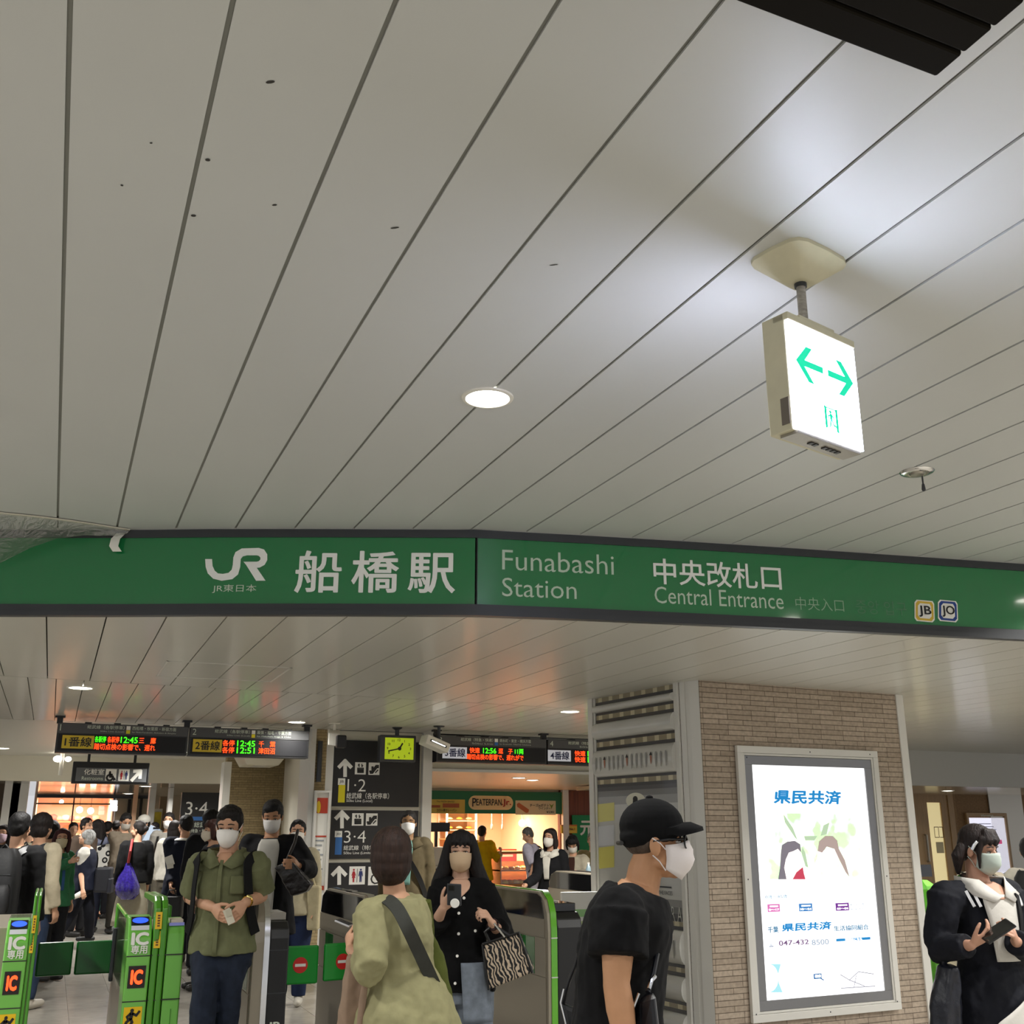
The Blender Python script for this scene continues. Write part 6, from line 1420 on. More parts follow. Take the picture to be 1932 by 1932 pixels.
    def strap(s, name, m, pts, wd=.035, parent=None, th=.004):
        """ribbon through torso points (t, angle, add) or Vectors"""
        P = [s.surf(*p) if not isinstance(p, Vector) else p for p in pts]; Q = []
        for i in range(len(P) - 1):
            for k in range(5):
                q = k / 5; a = P[max(0, i - 1)]; b = P[i]; c = P[i + 1]; d = P[min(len(P) - 1, i + 2)]
                Q.append(.5 * ((2 * b) + (c - a) * q + (2 * a - 5 * b + 4 * c - d) * q * q + (3 * b - a - 3 * c + d) * q ** 3))
        Q.append(P[-1]); rings = []
        for i, p in enumerate(Q):
            t = (Q[min(i + 1, len(Q) - 1)] - Q[max(i - 1, 0)]).normalized(); out = p - s.spine(.7); out = (out - t * out.dot(t)); out = out.normalized() if out.length > 1e-6 else s.f; sd = t.cross(out)
            rings.append([p - sd * wd / 2 - out * th, p + sd * wd / 2 - out * th, p + sd * wd / 2 + out * th, p - sd * wd / 2 + out * th])
        return obj(name, MB().loft(rings), m, parent or s.t, smooth=True)
    def collar(s, m, add=.02, spread=28, name='collar', parent=None):
        for q in (1, -1):
            S = lambda t, a, e=0, z=0: s.surf(t, q * a, add + e) + UZ * (z * s.k)
            A, A2, B, T, C, D = S(.985, 150, .004, .012), S(.985, 150, .004, .036), S(.972, 70, .004), S(.835, spread * .8, .016), S(.885, 3, .016), S(.985, 38, -.004, .022)
            B2 = S(.987, 76, .004, .032); M1 = S(.90, spread + 26, .012)
            obj(name, MB().add([A, A2, B, B2, M1, T, C, D], [(0, 2, 3, 1), (2, 4, 7, 3), (4, 5, 6, 7)]), m, parent or s.t, smooth='all', solid=.006)
def backpack(P, label, m, w=.30, h=.42, dp=.14, t0=.25, mat2=None, pocket=True, group=None, straps=True, off=0):
    b = thing('backpack', label, 'backpack', P.surf(t0, 180, .02), group=group)
    c = P.surf(t0, 180, .03 + off); up = (P.spine(.9) - P.spine(.2)).normalized(); bk = (P.surf(.6, 180, .1) - P.surf(.6, 0, .1)).normalized(); bk = (bk - up * bk.dot(up)).normalized(); lt = up.cross(bk)
    w, h, dp = w * P.k, h * P.k, dp * P.k
    def ring(z, ww, dd, o=0): return [c + up * z + bk * (dp / 2 + o + .5 * dd * math.copysign(abs(math.sin(g)) ** .5, math.sin(g))) + lt * (.5 * ww * math.copysign(abs(math.cos(g)) ** .5, math.cos(g))) for g in [2 * math.pi * i / 20 for i in range(20)]]
    obj('bag_body', MB().loft([ring(0, w * .8, dp * .7), ring(.03, w, dp), ring(h * .5, w * 1.02, dp), ring(h * .85, w * .95, dp * .9), ring(h, w * .7, dp * .5)]), m, b, smooth=True)
    if pocket: obj('front_pocket', MB().loft([ring(.04, w * .8, dp * .4, dp * .45), ring(.08, w * .86, dp * .5, dp * .45), ring(h * .42, w * .84, dp * .45, dp * .45), ring(h * .48, w * .76, dp * .2, dp * .45)]), mat2 or m, b, smooth=True); obj('zip', MB().tube([c + up * h * .62 + bk * (dp * 1.03) + lt * (w * x) for x in (-.4, -.2, 0, .2, .4)], .004, 6), M_dkgrey, b)
    if straps:
        for q in (1, -1): P.strap('shoulder_strap', m, [(.50, q * 80, .035), (.62, q * 45, .035), (.82, q * 38, .035), (.93, q * 42, .04), (.99, q * 95, .055), (.92, q * 150, .04), (.80, q * 160, .035)], .055, b)
    obj('top_handle', MB().tube([c + up * h + lt * -.03 + bk * dp * .2, c + up * (h + .03) + bk * dp * .2, c + up * h + lt * .03 + bk * dp * .2], .007, 8), m, b, smooth=True)
    return b

C_ = cloth
# ---- man in the green shirt, coming through the gate
P = Person('man in a short sleeved olive green shirt and jeans, white mask, leaving the gate', (435, 1522), 7.0, phi=0, pitch=14, near=True, lean=.03, wide=1.06,
           J=dict(sh_r=(380, 1629, 7.0), sh_l=(483, 1629, 7.0), el_r=(361, 1694, 7.1), wr_r=(402, 1712, 6.86), el_l=(494, 1690, 7.1), wr_l=(462, 1703, 6.86), kn_r=(386, 1868, 6.9), an_r=(374, 2040, 6.95), kn_l=(432, 1862, 7.0), an_l=(420, 2030, 7.15)))
P.body({'r': dict(d=(at(426, 1737, 6.78) - P.j['wr_r']), pn=RT * .8 + FH * .6, curl=28), 'l': dict(d=(at(440, 1735, 6.78) - P.j['wr_l']), pn=-RT * .8 + FH * .6, curl=28)})
P.eyes(); P.mask('#ece8e2', True); P.hair('shortfront', '15110f')
M_olive = C_('olive_shirt', '#66694a', .85, .1)
sh = P.top_('shirt', M_olive, .06, .88, .024, .05, cuff=.012, sadd=.028, neck=.955)
P.collar(M_olive, .036, 22, parent=sh); P.patch('placket', M_olive, .08, .93, -2.5, 4, .042, flare=.05, parent=sh, solid=.004); P.patch('chest_pocket', M_olive, .58, .76, -45, -18, .042, parent=sh)
P.patch('skin_neckline', SKIN, .88, 1.0, lambda u: -34 * u - 1, lambda u: 34 * u + 1, lambda u: .036 - .034 * u ** 1.5, parent=sh)
P.trousers(C_('dark_denim', '#1d2432', .85, .25, 20), .02, 'jeans'); P.shoes(M_black)
bp = thing('backpack', 'black backpack of the green shirt man, only its straps showing', 'backpack', P.surf(.3, 180, .05))
c = P.surf(.3, 180, .12); obj('bag_body', MB().obox(c + UZ * .16, P.r, P.f, UZ, .15, .07, .2), M_black, bp, bevel=.03)
for q in (1, -1): P.strap('shoulder_strap', C_('strap_black', '#0c0c0d'), [(.24, q * 74, .06), (.42, q * 60, .058), (.62, q * 50, .056), (.80, q * 44, .060), (.90, q * 46, .075), (.96, q * 62, .092), (.985, q * 105, .10), (.93, q * 145, .08)], .06, bp)
w = P.j['wr_l']; ax = (P.j['wr_l'] - P.j['el_l']).normalized()
t = thing('wristwatch', 'gold wristwatch on the wrist of the green shirt man', 'watch', w)
c = w - ax * .035; obj('band', MB().tube([c - ax * .009, c + ax * .009], .034, 18), mat('gold', '#d9a93a', .22, metal=1), t, smooth=True); n = (-FH * .8 + UZ * .5 + RT * .1).normalized(); n = (n - ax * n.dot(ax)).normalized(); obj('dial', MB().lathe(c + n * .031, [(.002, .006), (.017, .006), (.019, 0)], 18, n), mat('gold_dial', '#f0d98a', .25, metal=.6), t, smooth=True)
t = thing('paper_slip', 'small pale ticket slip between the fingers of the green shirt man', 'ticket', at(432, 1735, 6.76)); c = at(432, 1729, 6.76); obj('sheet', MB().obox(c, (RT + UZ * .5).normalized(), FH, (UZ - RT * .5).normalized(), .022, .002, .045), mat('slip', '#c9c3ae', .6), t); obj('fold', MB().obox(c - FH * .006 + UZ * .02, (RT + UZ * .3).normalized(), FH, (UZ - RT * .3).normalized(), .018, .0015, .02), mat('slip2', '#b7b09a', .6), t)

# ---- woman in the pale sweater, back to us
P = Person('woman from behind in a pale yellow-green sweater with short brown hair', (735, 1566), 4.9, phi=-140, hphi=-168, fem=True, near=True, wide=1.1,
           J=dict(head=(737, 1612, 4.95), neck=(747, 1685, 4.95), chest=(748, 1775, 4.95), hip=(762, 1900, 4.95), sh_l=(702, 1728, 4.85), sh_r=(784, 1722, 5.12), el_l=(700, 1832, 4.72), wr_l=(661, 1790, 4.97), el_r=(782, 1800, 5.32), wr_r=(745, 1835, 5.42)))
P.body({'l': dict(d=(at(655, 1748, 5.03) - P.j['wr_l']), pn=RT * .75 + FH * .3 - UZ * .1, curl=48)})
P.hair('backbob', '2a1a12')
M_sw = C_('pale_sweater', '#928e69', .9, .08, 20)
sw = P.top_('sweater', M_sw, -.06, 1.42, .045, .10, disp=.03, sadd=.036, neck=.965, vox=.0085)
P.trousers(C_('black_cloth', '#0c0c0e'), .02); P.shoes(M_black)
b = thing('shoulder_bag', 'olive green shoulder bag of the woman in the pale sweater', 'bag', at(815, 1930, 5.15))
mb = MB(); c0 = [(806, 1745, 5.05), (812, 1800, 5.12), (818, 1870, 5.15), (822, 1960, 5.15)]
rings = []
for (x, y, d), w_, th in zip(c0, (.02, .055, .085, .095), (.02, .05, .07, .06)):
    p = at(x, y, d); rings.append([p + RT * (w_ * math.cos(g)) + FH * (th * math.sin(g)) for g in [2 * math.pi * i / 14 for i in range(14)]])
M_ol = C_('olive_canvas', '#4d5422', .85, .15); organic('bag_body', MB().loft(rings), M_ol, b, .01, 2, .02)
P.strap('strap', C_('strap_grey', '#3a3b36'), [at(712, 1712, 5.0), at(726, 1696, 4.86), at(748, 1712, 4.75), at(769, 1750, 4.71), at(786, 1786, 4.78), at(801, 1818, 4.84), at(814, 1846, 4.90), at(826, 1874, 5.02), at(834, 1900, 5.2)], .055, b); obj('back_strap', MB().tube([at(806, 1700, 5.0), at(812, 1750, 5.05), at(812, 1800, 5.12)], .018, 10), M_ol, b, smooth=True)
b = thing('coat', 'dusty pink coat hanging over the arm of the woman in the pale sweater', 'coat', at(680, 1932, 4.8)); rings = []
for y, x0, x1 in ((1800, 660, 690), (1830, 654, 705), (1870, 646, 712), (1920, 640, 722), (2000, 632, 730)):
    a, e = at(x0, y, 4.92), at(x1, y, 4.86); c = (a + e) / 2; hw = (e - a).length / 2; rings.append([c + RT * (hw * math.cos(g)) + FH * ((.05 + .014 * math.sin(5 * g)) * math.sin(g)) for g in [2 * math.pi * i / 20 for i in range(20)]])
M_pk = C_('dusty_pink', '#8d7764', .9, .12); organic('cloth', MB().loft(rings), M_pk, b, .009, 1, .03); obj('fold', MB().tube([at(690, 1845, 4.8), at(684, 1890, 4.79), at(676, 1960, 4.79)], [.012, .016, .012], 10), M_pk, b, smooth=True)
t = thing('smartphone', 'phone held up by the woman in the pale sweater', 'phone', at(652, 1745, 5.06)); c = at(650, 1742, 5.07); u_ = (RT * .9 - UZ * .35).normalized(); v_ = (FH * .95 - UZ * .05).normalized(); n_ = u_.cross(v_).normalized(); obj('case', MB().obox(c, u_, v_, n_, .036, .075, .004), mat('phone_silver', '#b9b9bc', .3, metal=.5), t, bevel=.003); obj('screen', MB().obox(c + UZ * .003, u_, v_, n_, .033, .07, .0035), M_blackglass, t)

# ---- woman in the black cardigan with phone and zebra bag
SK2 = skin_m('c79f86')
P = Person('woman in a black buttoned cardigan and pale jeans holding a phone, beige mask', (870, 1567), 6.1, phi=0, pitch=4, fem=True, near=True, skin=SK2, wide=1.02,
           J=dict(sh_r=(836, 1680, 6.1), sh_l=(908, 1680, 6.1), el_r=(815, 1758, 6.1), wr_r=(836, 1713, 5.9), el_l=(950, 1768, 6.12), wr_l=(928, 1742, 5.92)))
P.body({'r': dict(d=(at(856, 1690, 5.86) - P.j['wr_r']), pn=RT * .3 + FH * .3 + UZ * .6, curl=42), 'l': dict(d=(at(910, 1712, 5.86) - P.j['wr_l']), pn=-RT * .6 + FH * .2 - UZ * .5, curl=62)})
P.eyes('2a1d18'); P.mask('#bfa587', False, False); P.hair('long', '0f0b0b')
M_cd = C_('black_knit', '#060607', .95, .2)
cd = P.top_('cardigan', M_cd, .02, 1.62, .026, .03, sadd=.034, neck=.935)
P.patch('neckline', SK2, .82, 1.0, lambda u: -1 - 40 * u, lambda u: 1 + 40 * u, lambda u: .045 - .042 * u ** 1.6, parent=cd)
M_pj = C_('pale_denim', '#6f7781', .85, .2, 22); P.trousers(M_pj, .026, 'jeans', .012); P.shoes(M_letter)
P.patch('jeans_front', M_pj, -.16, .28, lambda u: -48, lambda u: -8 + 4 * u, .058, flare=.03)
for i, (x, y) in enumerate(((887, 1693), (872, 1726), (871, 1760), (870, 1795), (865, 1830), (897, 1760))):
    p = at(x, y, 5.93); 
    r = P.surf({0: .82, 1: .67, 2: .5, 3: .33, 4: .12, 5: .52}[i], {0: -8, 1: 0, 2: 0, 3: 2, 4: 4, 5: -30}[i], .052); obj('button', MB().lathe(r, [(.001, .006), (.006, .006), (.008, 0)], 12, -FH), M_letter, cd)
t = thing('smartphone', 'grey phone with a white ring grip held by the woman in black', 'phone', at(857, 1695, 5.84)); c = at(857, 1688, 5.80); u_ = (RT * .98 - UZ * .05).normalized(); v_ = (UZ * .96 - FH * .2).normalized(); n_ = u_.cross(v_).normalized()
obj('case', MB().obox(c, u_, v_, n_, .037, .055, .005), mat('phone_grey', '#3c3e42', .3, metal=.4), t, bevel=.006); obj('camera_bump', MB().obox(c + u_ * -.016 + v_ * .036 + n_ * .007, u_, v_, n_, .016, .014, .003), M_black, t, bevel=.003); g = c + v_ * -.040 + n_ * .010 + u_ * .004; obj('ring_grip', MB().lathe(g, [(.001, .006), (.021, .006), (.024, 0)], 20, n_), M_letter, t)
def zebra():
    m = mat('zebra_print', '#cbb9a2', .8); nt = m.node_tree; b = nt.nodes['Principled BSDF']; w = nt.nodes.new('ShaderNodeTexWave'); w.inputs['Scale'].default_value = 17; w.inputs['Distortion'].default_value = 9; w.inputs['Detail'].default_value = 1.5; w.inputs['Detail Scale'].default_value = 1.4
    r = nt.nodes.new('ShaderNodeValToRGB'); r.color_ramp.interpolation = 'CONSTANT'; r.color_ramp.elements[0].color = (.006, .006, .007, 1); r.color_ramp.elements[1].position = .55; r.color_ramp.elements[1].color = (*lin('#b8a68f'), 1)
    mp = nt.nodes.new('ShaderNodeMapping'); mp.inputs['Rotation'].default_value = (0, .35, .2); nt.links.new(nt.nodes['Texture Coordinate'].outputs['Object'], mp.inputs[0]); nt.links.new(mp.outputs[0], w.inputs['Vector']); nt.links.new(w.outputs['Fac'], r.inputs[0]); nt.links.new(r.outputs[0], b.inputs['Base Color']); return m
b = thing('zebra_bag', 'zebra striped tote bag hanging from the arm of the woman in black', 'bag', at(955, 1866, 5.95)); q = [at(908, 1784, 5.92), at(977, 1762, 5.88), at(1004, 1836, 5.90), at(922, 1868, 5.94)]
nn = (q[1] - q[0]).cross(q[3] - q[0]).normalized(); nn = -nn if nn.dot(FH) < 0 else nn
obj('bag_body', MB().hexa([q[3], q[2], q[2] + nn * .10, q[3] + nn * .10, q[0] + nn * .03, q[1] + nn * .03, q[1] + nn * .06, q[0] + nn * .06]), zebra(), b, bevel=.012)
obj('trim', MB().tube([q[0] + nn * .03, q[1] + nn * .03, q[2] + nn * .005], .008, 8).tube([q[0] + nn * .03, q[3]], .006, 8), M_black, b, smooth=True)
obj('handle', MB().tube([q[0].lerp(q[1], .2) + nn * .03, at(915, 1758, 5.93), at(930, 1745, 5.92), at(945, 1755, 5.92), q[0].lerp(q[1], .75) + nn * .03], .009, 8), M_black, b, smooth=True); obj('clasp', MB().tube([at(932, 1742, 5.86), at(952, 1768, 5.87)], .005, 6), M_chrome, b)
t = thing('wrist_band', 'dark wristwatch band on the left wrist of the woman in black', 'watch', P.j['wr_l']); ax = (P.j['wr_l'] - P.j['el_l']).normalized(); c = P.j['wr_l'] - ax * .02; obj('band', MB().tube([c - ax * .008, c + ax * .008], .031, 16), mat('red_band', '#34100f', .5), t, smooth=True); obj('case', MB().obox(c + RT * .026 + UZ * .012, FH, ax, RT, .014, .014, .006), M_black, t, bevel=.003)

# ---- man in the black cap
SK3 = skin_m('b98a66')
P = Person('man in a black cap and black t-shirt walking right, glasses and white mask', (1232, 1506), 3.6, h=1.66, phi=90, hphi=84, pitch=-2, near=True, skin=SK3, wide=1.0,
           J=dict(head=(1238, 1588, 3.6), neck=(1207, 1668, 3.6), chest=(1175, 1795, 3.6), hip=(1162, 1990, 3.6), sh_r=(1168, 1722, 3.42), sh_l=(1200, 1712, 3.78), el_r=(1163, 1858, 3.36), wr_r=(1188, 2010, 3.32), el_l=(1215, 1850, 3.84), wr_l=(1240, 1990, 3.8)))
P.hk *= 1.02
P.body(); P.eyes(); mk = P.mask('#e3dcda', False)
hr = P.hair('none') if False else None
mb = MB(); P.hb(mb, (0, -.03, .01), (.076, .078, .06)); organic('hair', mb, hair_m('4b4038'), P.t, .006, 1)
M_ts = C_('black_tshirt', '#08080a', .9, .2); ts = P.top_('t_shirt', M_ts, -.06, .62, .030, .05, cuff=.02, sadd=.034, neck=.965, disp=.02)
P.trousers(C_('black_cloth', '#0c0c0e'), .02); P.shoes(M_black)
M_cap = C_('cap_black', '#070708', .9, .2); mb = MB(); P.hb(mb, (0, -.012, .050), (.086, .106, .088), 22, 14); P.hb(mb, (0, -.045, .018), (.083, .074, .05), 20, 10)
cp = organic('cap', mb, M_cap, P.t, .005, 2)
rings = []
for i in range(9):
    a = R(-74 + 148 * i / 8); x = .080 * math.sin(a); y0 = .066 * math.cos(a) + .012; y1 = y0 + .014 + .062 * math.cos(a) ** .6; dz = -.022 * (1 - math.cos(a))
    rings.append([P.H(x, y0, .058 + dz), P.H(x * 1.02, (y0 + y1) / 2, .058 + dz), P.H(x * 1.02, y1, .042 + dz), P.H(x * 1.02, y1 + .002, .030 + dz), P.H(x, (y0 + y1) / 2, .036 + dz), P.H(x, y0, .034 + dz)])
obj('brim', MB().loft(rings), M_cap, cp, smooth=True); obj('top_button', P.hb(MB(), (0, -.012, .139), (.012, .012, .008)), M_cap, cp, smooth='all'); obj('cap_strap', MB().tube([P.H(-.05, -.112, .0), P.H(0, -.124, .0), P.H(.05, -.112, .0)], .007, 8), M_kick, cp, smooth=True)
g = thing('glasses', 'black framed glasses on the man in the black cap', 'glasses', P.H(0, .09, 0))
for q in (1, -1):
    c = (q * .034, .094, -.004); fr_ = MB(); ring = [P.H(c[0] + .026 * math.cos(a), c[1] - .006 * math.cos(a) * q, c[2] + .019 * math.sin(a)) for a in [2 * math.pi * i / 16 for i in range(17)]]
    obj('rim', MB().tube(ring, .0028, 6), M_black, g, smooth=True); obj('temple', MB().tube([P.H(q * .06, .086, .006), P.H(q * .078, .04, .006), P.H(q * .081, -.012, .002)], .0032, 6), M_black, g, smooth=True); obj('lens', MB().ngon(ring[:-1]), glass_mat('lens', '#dfe6ea', .85), g)
obj('bridge', MB().tube([P.H(-.009, .096, .0), P.H(.009, .096, .0)], .0025, 6), M_black, g)
b = thing('shoulder_bag', 'black shoulder bag with a silver clasp at the side of the cap man', 'bag', at(1222, 1960, 3.3)); M_lb = mat('black_leather', '#10131a', .35)
obj('bag_body', MB().hexa([at(1195, 1990, 3.36), at(1248, 1985, 3.3), at(1250, 1985, 3.42), at(1197, 1990, 3.48), at(1206, 1880, 3.36), at(1234, 1868, 3.3), at(1236, 1868, 3.38), at(1208, 1880, 3.44)]), M_lb, b, bevel=.02)
obj('strap', MB().tube([at(1222, 1872, 3.34), at(1232, 1840, 3.37), at(1240, 1800, 3.48)], .008, 8), M_lb, b, smooth=True); obj('clasp', MB().tube([at(1224, 1866, 3.33), at(1229, 1850, 3.345), at(1236, 1842, 3.36)], .006, 8), M_chrome, b, smooth=True); obj('metal_trim', MB().tube([at(1196, 1900, 3.35), at(1206, 1874, 3.35)], .005, 8), M_chrome, b)
b = thing('camera_bag', 'grey and black hip bag with silver edges behind the cap man', 'bag', at(1095, 1930, 3.75)); obj('bag_body', MB().hexa([at(1070, 1960, 3.75), at(1128, 1960, 3.72), at(1130, 1960, 3.85), at(1072, 1960, 3.88), at(1058, 1890, 3.75), at(1120, 1918, 3.72), at(1122, 1918, 3.85), at(1060, 1890, 3.88)]), M_lb, b, bevel=.015)
obj('strap', MB().tube([at(1062, 1892, 3.76), at(1074, 1850, 3.74), at(1086, 1820, 3.70), at(1100, 1770, 3.66), at(1116, 1730, 3.63)], .007, 8), M_lb, b, smooth=True); obj('edge', MB().tube([at(1058, 1892, 3.74), at(1072, 1948, 3.73)], .0035, 8).tube([at(1058, 1892, 3.74), at(1064, 1866, 3.74)], .0035, 8), M_chrome, b, smooth=True)
obj('ring_handle', MB().tube([at(1126, 1916, 3.5), at(1133, 1935, 3.48), at(1145, 1950, 3.46)], .006, 8).tube([at(1126, 1917, 3.5), at(1146, 1917, 3.47)], .004, 8), M_chrome, b, smooth=True)

# ---- girl in the navy jacket on the right
SK4 = skin_m('b98d76')
P = Person('girl in a navy jacket with white stripes over a white shirt, pale green mask', (1842, 1557), 5.3, phi=28, hphi=38, pitch=12, fem=True, near=True, skin=SK4, wide=1.0,
           J=dict(sh_r=(1784, 1690, 5.25), sh_l=(1898, 1684, 5.35), el_r=(1768, 1792, 5.22), wr_r=(1832, 1783, 5.02), el_l=(1938, 1800, 5.35), wr_l=(1916, 1775, 5.08)))
P.body({'r': dict(d=(at(1885, 1752, 4.98) - P.j['wr_r']), pn=UZ * .7 + RT * .2 + FH * .3, curl=30), 'l': dict(d=(at(1906, 1744, 5.0) - P.j['wr_l']), pn=-RT * .7 + FH * .3, curl=45)})
P.eyes('2a1d18'); P.mask('#aeb9b1', False); P.hair('girl', '1d1412')
obj('hair_clip', MB().tube([P.H(.079, .03, .045), P.H(.087, .02, .025), P.H(.088, .01, .0)], .009 * P.hk, 8), mat('clip_silver', '#dfe3ea', .2, metal=.8), P.t, smooth=True)
M_nv = C_('navy_jacket', '#0c0e17', .8, .2); jk = P.top_('jacket', M_nv, -.20, 1.9, .029, .05, sadd=.031, neck=.95)
M_ws = C_('white_shirt', '#c6c3bc', .85, .05); ws = P.patch('shirt_front', M_ws, .40, .90, lambda u: -20 - 8 * u, lambda u: 24 + 8 * u, .052)
P.patch('neckline', SK4, .86, 1.0, lambda u: -2 - 50 * u, lambda u: 4 + 50 * u, lambda u: .055 - .052 * u ** 1.3, parent=ws); P.collar(M_ws, .052, 20, parent=ws)
P.patch('shirt_tail', M_ws, -.03, .24, lambda u: -42, lambda u: 46 - 62 * u, .060, flare=.05, parent=ws)
M_st = mat('stripe_white', '#d9d9dc', .7)
for q in (1, -1):
    for k in (0, 1): P.strap('collar_stripe', M_st, [(.80, q * (36 + 9 * k), .056), (.86, q * (40 + 10 * k), .056), (.93, q * (47 + 12 * k), .058)], .013, jk)
P.strap('bag_strap', C_('strap_black', '#0c0c0d'), [(.5, -20, .06), (.7, -24, .06), (.9, -34, .062)], .035, jk)
P.skirt(C_('black_cloth', '#0c0c0e'), .45, .01, .012); P.shoes(M_black)
t = thing('smartphone', 'dark phone held in both hands by the girl in navy', 'phone', at(1878, 1762, 4.95)); c = at(1882, 1757, 4.97); u_ = (RT * .8 + UZ * .45).normalized(); n_ = (UZ * .8 - FH * .4 - RT * .4).normalized(); n_ = (n_ - u_ * n_.dot(u_)).normalized(); obj('case', MB().obox(c, u_, n_.cross(u_), n_, .075, .037, .005), M_black, t, bevel=.005); obj('screen', MB().obox(c + n_ * .005, u_, n_.cross(u_), n_, .068, .033, .001), M_blackglass, t)
b = thing('tote_bag', 'dark navy nylon tote hanging at the side of the girl in navy', 'bag', at(1780, 1930, 5.2)); rings = []
for y, x0, x1 in ((1822, 1776, 1800), (1850, 1764, 1812), (1890, 1752, 1815), (1940, 1752, 1818), (2000, 1768, 1812)):
    a, e = at(x0, y, 5.2), at(x1, y, 5.14); c = (a + e) / 2; hw = (e - a).length / 2; rings.append([c + RT * (hw * math.cos(g)) + FH * ((.06 + .01 * math.sin(6 * g)) * math.sin(g)) for g in [2 * math.pi * i / 20 for i in range(20)]])
M_ny = mat('navy_nylon', '#10131f', .42, bump=(18, .5, .02)); organic('bag_body', MB().loft(rings), M_ny, b, .009, 1, .02); obj('handle', MB().tube([at(1784, 1826, 5.18), at(1778, 1800, 5.16), at(1790, 1780, 5.12)], .012, 8), M_ny, b, smooth=True)

# ---- the crowd further back
def crowd(label, top, d, phi, tp, bt, hr=('short', '14100e'), mk=None, extra=None, shoes=None, **k):
    kw = {q: v for q, v in k.items() if q in ('hphi', 'pitch', 'fem', 'J', 'stride', 'lean', 'wide', 'skin', 'h')}
    P = Person(label, top, d, phi=phi, **kw); P.body()
    if mk: P.mask(mk, ears=False); P.eyes()
    elif k.get('face'): P.eyes()
    if hr: P.hair(*hr)
    nm, c, hem, sl, add = tp; P.top_(nm, C_('%s_%s' % (nm, c), '#' + c, .85, .1), hem, sl, add, .04)
    if bt[0] == 'skirt': P.skirt(C_('skirt_' + bt[1], '#' + bt[1], .85, .08), bt[2], .06, .02); 
    else: P.trousers(C_('trousers_' + bt[1], '#' + bt[1], .85, .12), bt[2] if len(bt) > 2 else .018)
    P.shoes(mat('shoe_' + (shoes or '15120f'), '#' + (shoes or '15120f'), .5)); return P
def inner(P, c, a0=-18, a1=18, t0=.1, t1=.97, add=.045, v=True):
    return P.patch('inner_shirt', C_('inner_' + c, '#' + c, .85, .05), t0, t1, (lambda u: a0 * (.7 + .5 * u)) if v else a0, (lambda u: a1 * (.7 + .5 * u)) if v else a1, add, flare=.04)
MBK = lambda c, r=.6: mat('bag_' + c, '#' + c, r, bump=(40, .25, .004))
# leftmost group
P = crowd('man in black with a large black backpack, back turned, behind the left gate', (42, 1533), 9.2, 176, ('jacket', '101012', -.05, 1.95, .03), ('trousers', '4e4330', .03), ('short', '0f0d0d'))
backpack(P, 'large plain black backpack on the man behind the left gate', MBK('131315', .5), .34, .52, .15, .16)
P = crowd('person in a cream shirt with a dark backpack, right of the man in black', (84, 1536), 10.6, 160, ('shirt', 'b8ad94', .0, 1.9, .03), ('trousers', '2d3a52'), ('full', '1d1614'), shoes='c9c2b5', J=None)
backpack(P, 'dark grey backpack on the person in the cream shirt', MBK('2c2c30'), .28, .42, .15, .3)
P = crowd('person in dark blue in the left crowd, right of the cream shirt', (101, 1549), 13.4, 150, ('jacket', '222838', .0, 1.95, .03), ('trousers', '1b1c22'), ('full', '14100f'), fem=True)
P = crowd('person in a green jacket with red-brown hair and a cream mask, on the left', (119, 1563), 12.5, 60, ('jacket', '2f6a45', .0, 1.9, .028), ('trousers', '131316'), ('shoulder', '3a1717'), '#c9bb9c', fem=True, hphi=25, J=dict(wr_r=(134, 1625, 12.2), el_r=(119, 1632, 12.4)))
P.strap('bag_strap', C_('strap_blue', '#31527c'), [(.3, 5, .05), (.6, 10, .05), (.9, 20, .055)], .03)
P = crowd('person with a pink mask at the far left edge of the picture', (8, 1556), 14.0, 10, ('coat', '3a1f26', -.1, 1.95, .03), ('trousers', '16161a'), ('shoulder', '191110'), '#b9a0ac', fem=True)
P = crowd('man in dark clothes looking right, before the far left shop', (166, 1543), 17.5, 70, ('jacket', '4f4238', .0, 1.95, .03), ('trousers', '1b1b1e'), ('short', '14100f'), face=True)
# person with white hair leaning back, striding left
P = crowd('grey haired person in white sleeves and dark vest striding to the left', (165, 1566), 16.0, -80, ('shirt', 'c7c5bd', .1, 1.0, .035), ('trousers', '14161f', .03), None, None, shoes='0f0f10', stride=.26, hphi=-75, pitch=-18, skin=SKIN,
          J=dict(el_l=(152, 1640, 15.9), wr_l=(156, 1678, 15.7), el_r=(135, 1640, 16.2), wr_r=(122, 1680, 16.2), kn_l=(145, 1705, 15.9), an_l=(112, 1762, 15.8), kn_r=(168, 1712, 16.1), an_r=(168, 1765, 16.3)))
P.hair('full', '8f8f8d'); P.top_('vest', C_('navy_vest', '#171b2b'), .0, 0, .045, .06)
b = thing('shoulder_bag', 'dark shoulder bag on the back of the grey haired person', 'bag', P.surf(.2, 170, .1)); c = P.surf(.25, 175, .17); obj('bag_body', MB().obox(c, P.r, P.f, UZ, .13, .11, .17), MBK('15171f'), b, bevel=.03); obj('outer_pocket', MB().obox(c - P.f * .11 - UZ * .08 + P.r * -.03, P.r, P.f, UZ, .12, .03, .1), MBK('1d1f28', .45), b, bevel=.015); P.strap('strap', M_black, [(.35, 150, .06), (.8, 140, .06), (.97, 90, .06), (.8, 30, .06), (.4, 20, .06)], .05, b)
t = thing('handkerchief', 'white cloth held in the fist of the grey haired person', 'cloth', P.j['wr_l']); obj('cloth', MB().capsule([P.j['wr_l'] + V((-.02, 0, -.06)), P.j['wr_l'] + V((-.10, 0, -.10))], [.04, .03], 10), M_white, t, smooth=True); obj('corner', MB().capsule([P.j['wr_l'] + V((-.08, 0, -.10)), P.j['wr_l'] + V((-.14, 0, -.13))], [.02, .01], 8), M_white, t, smooth=True)
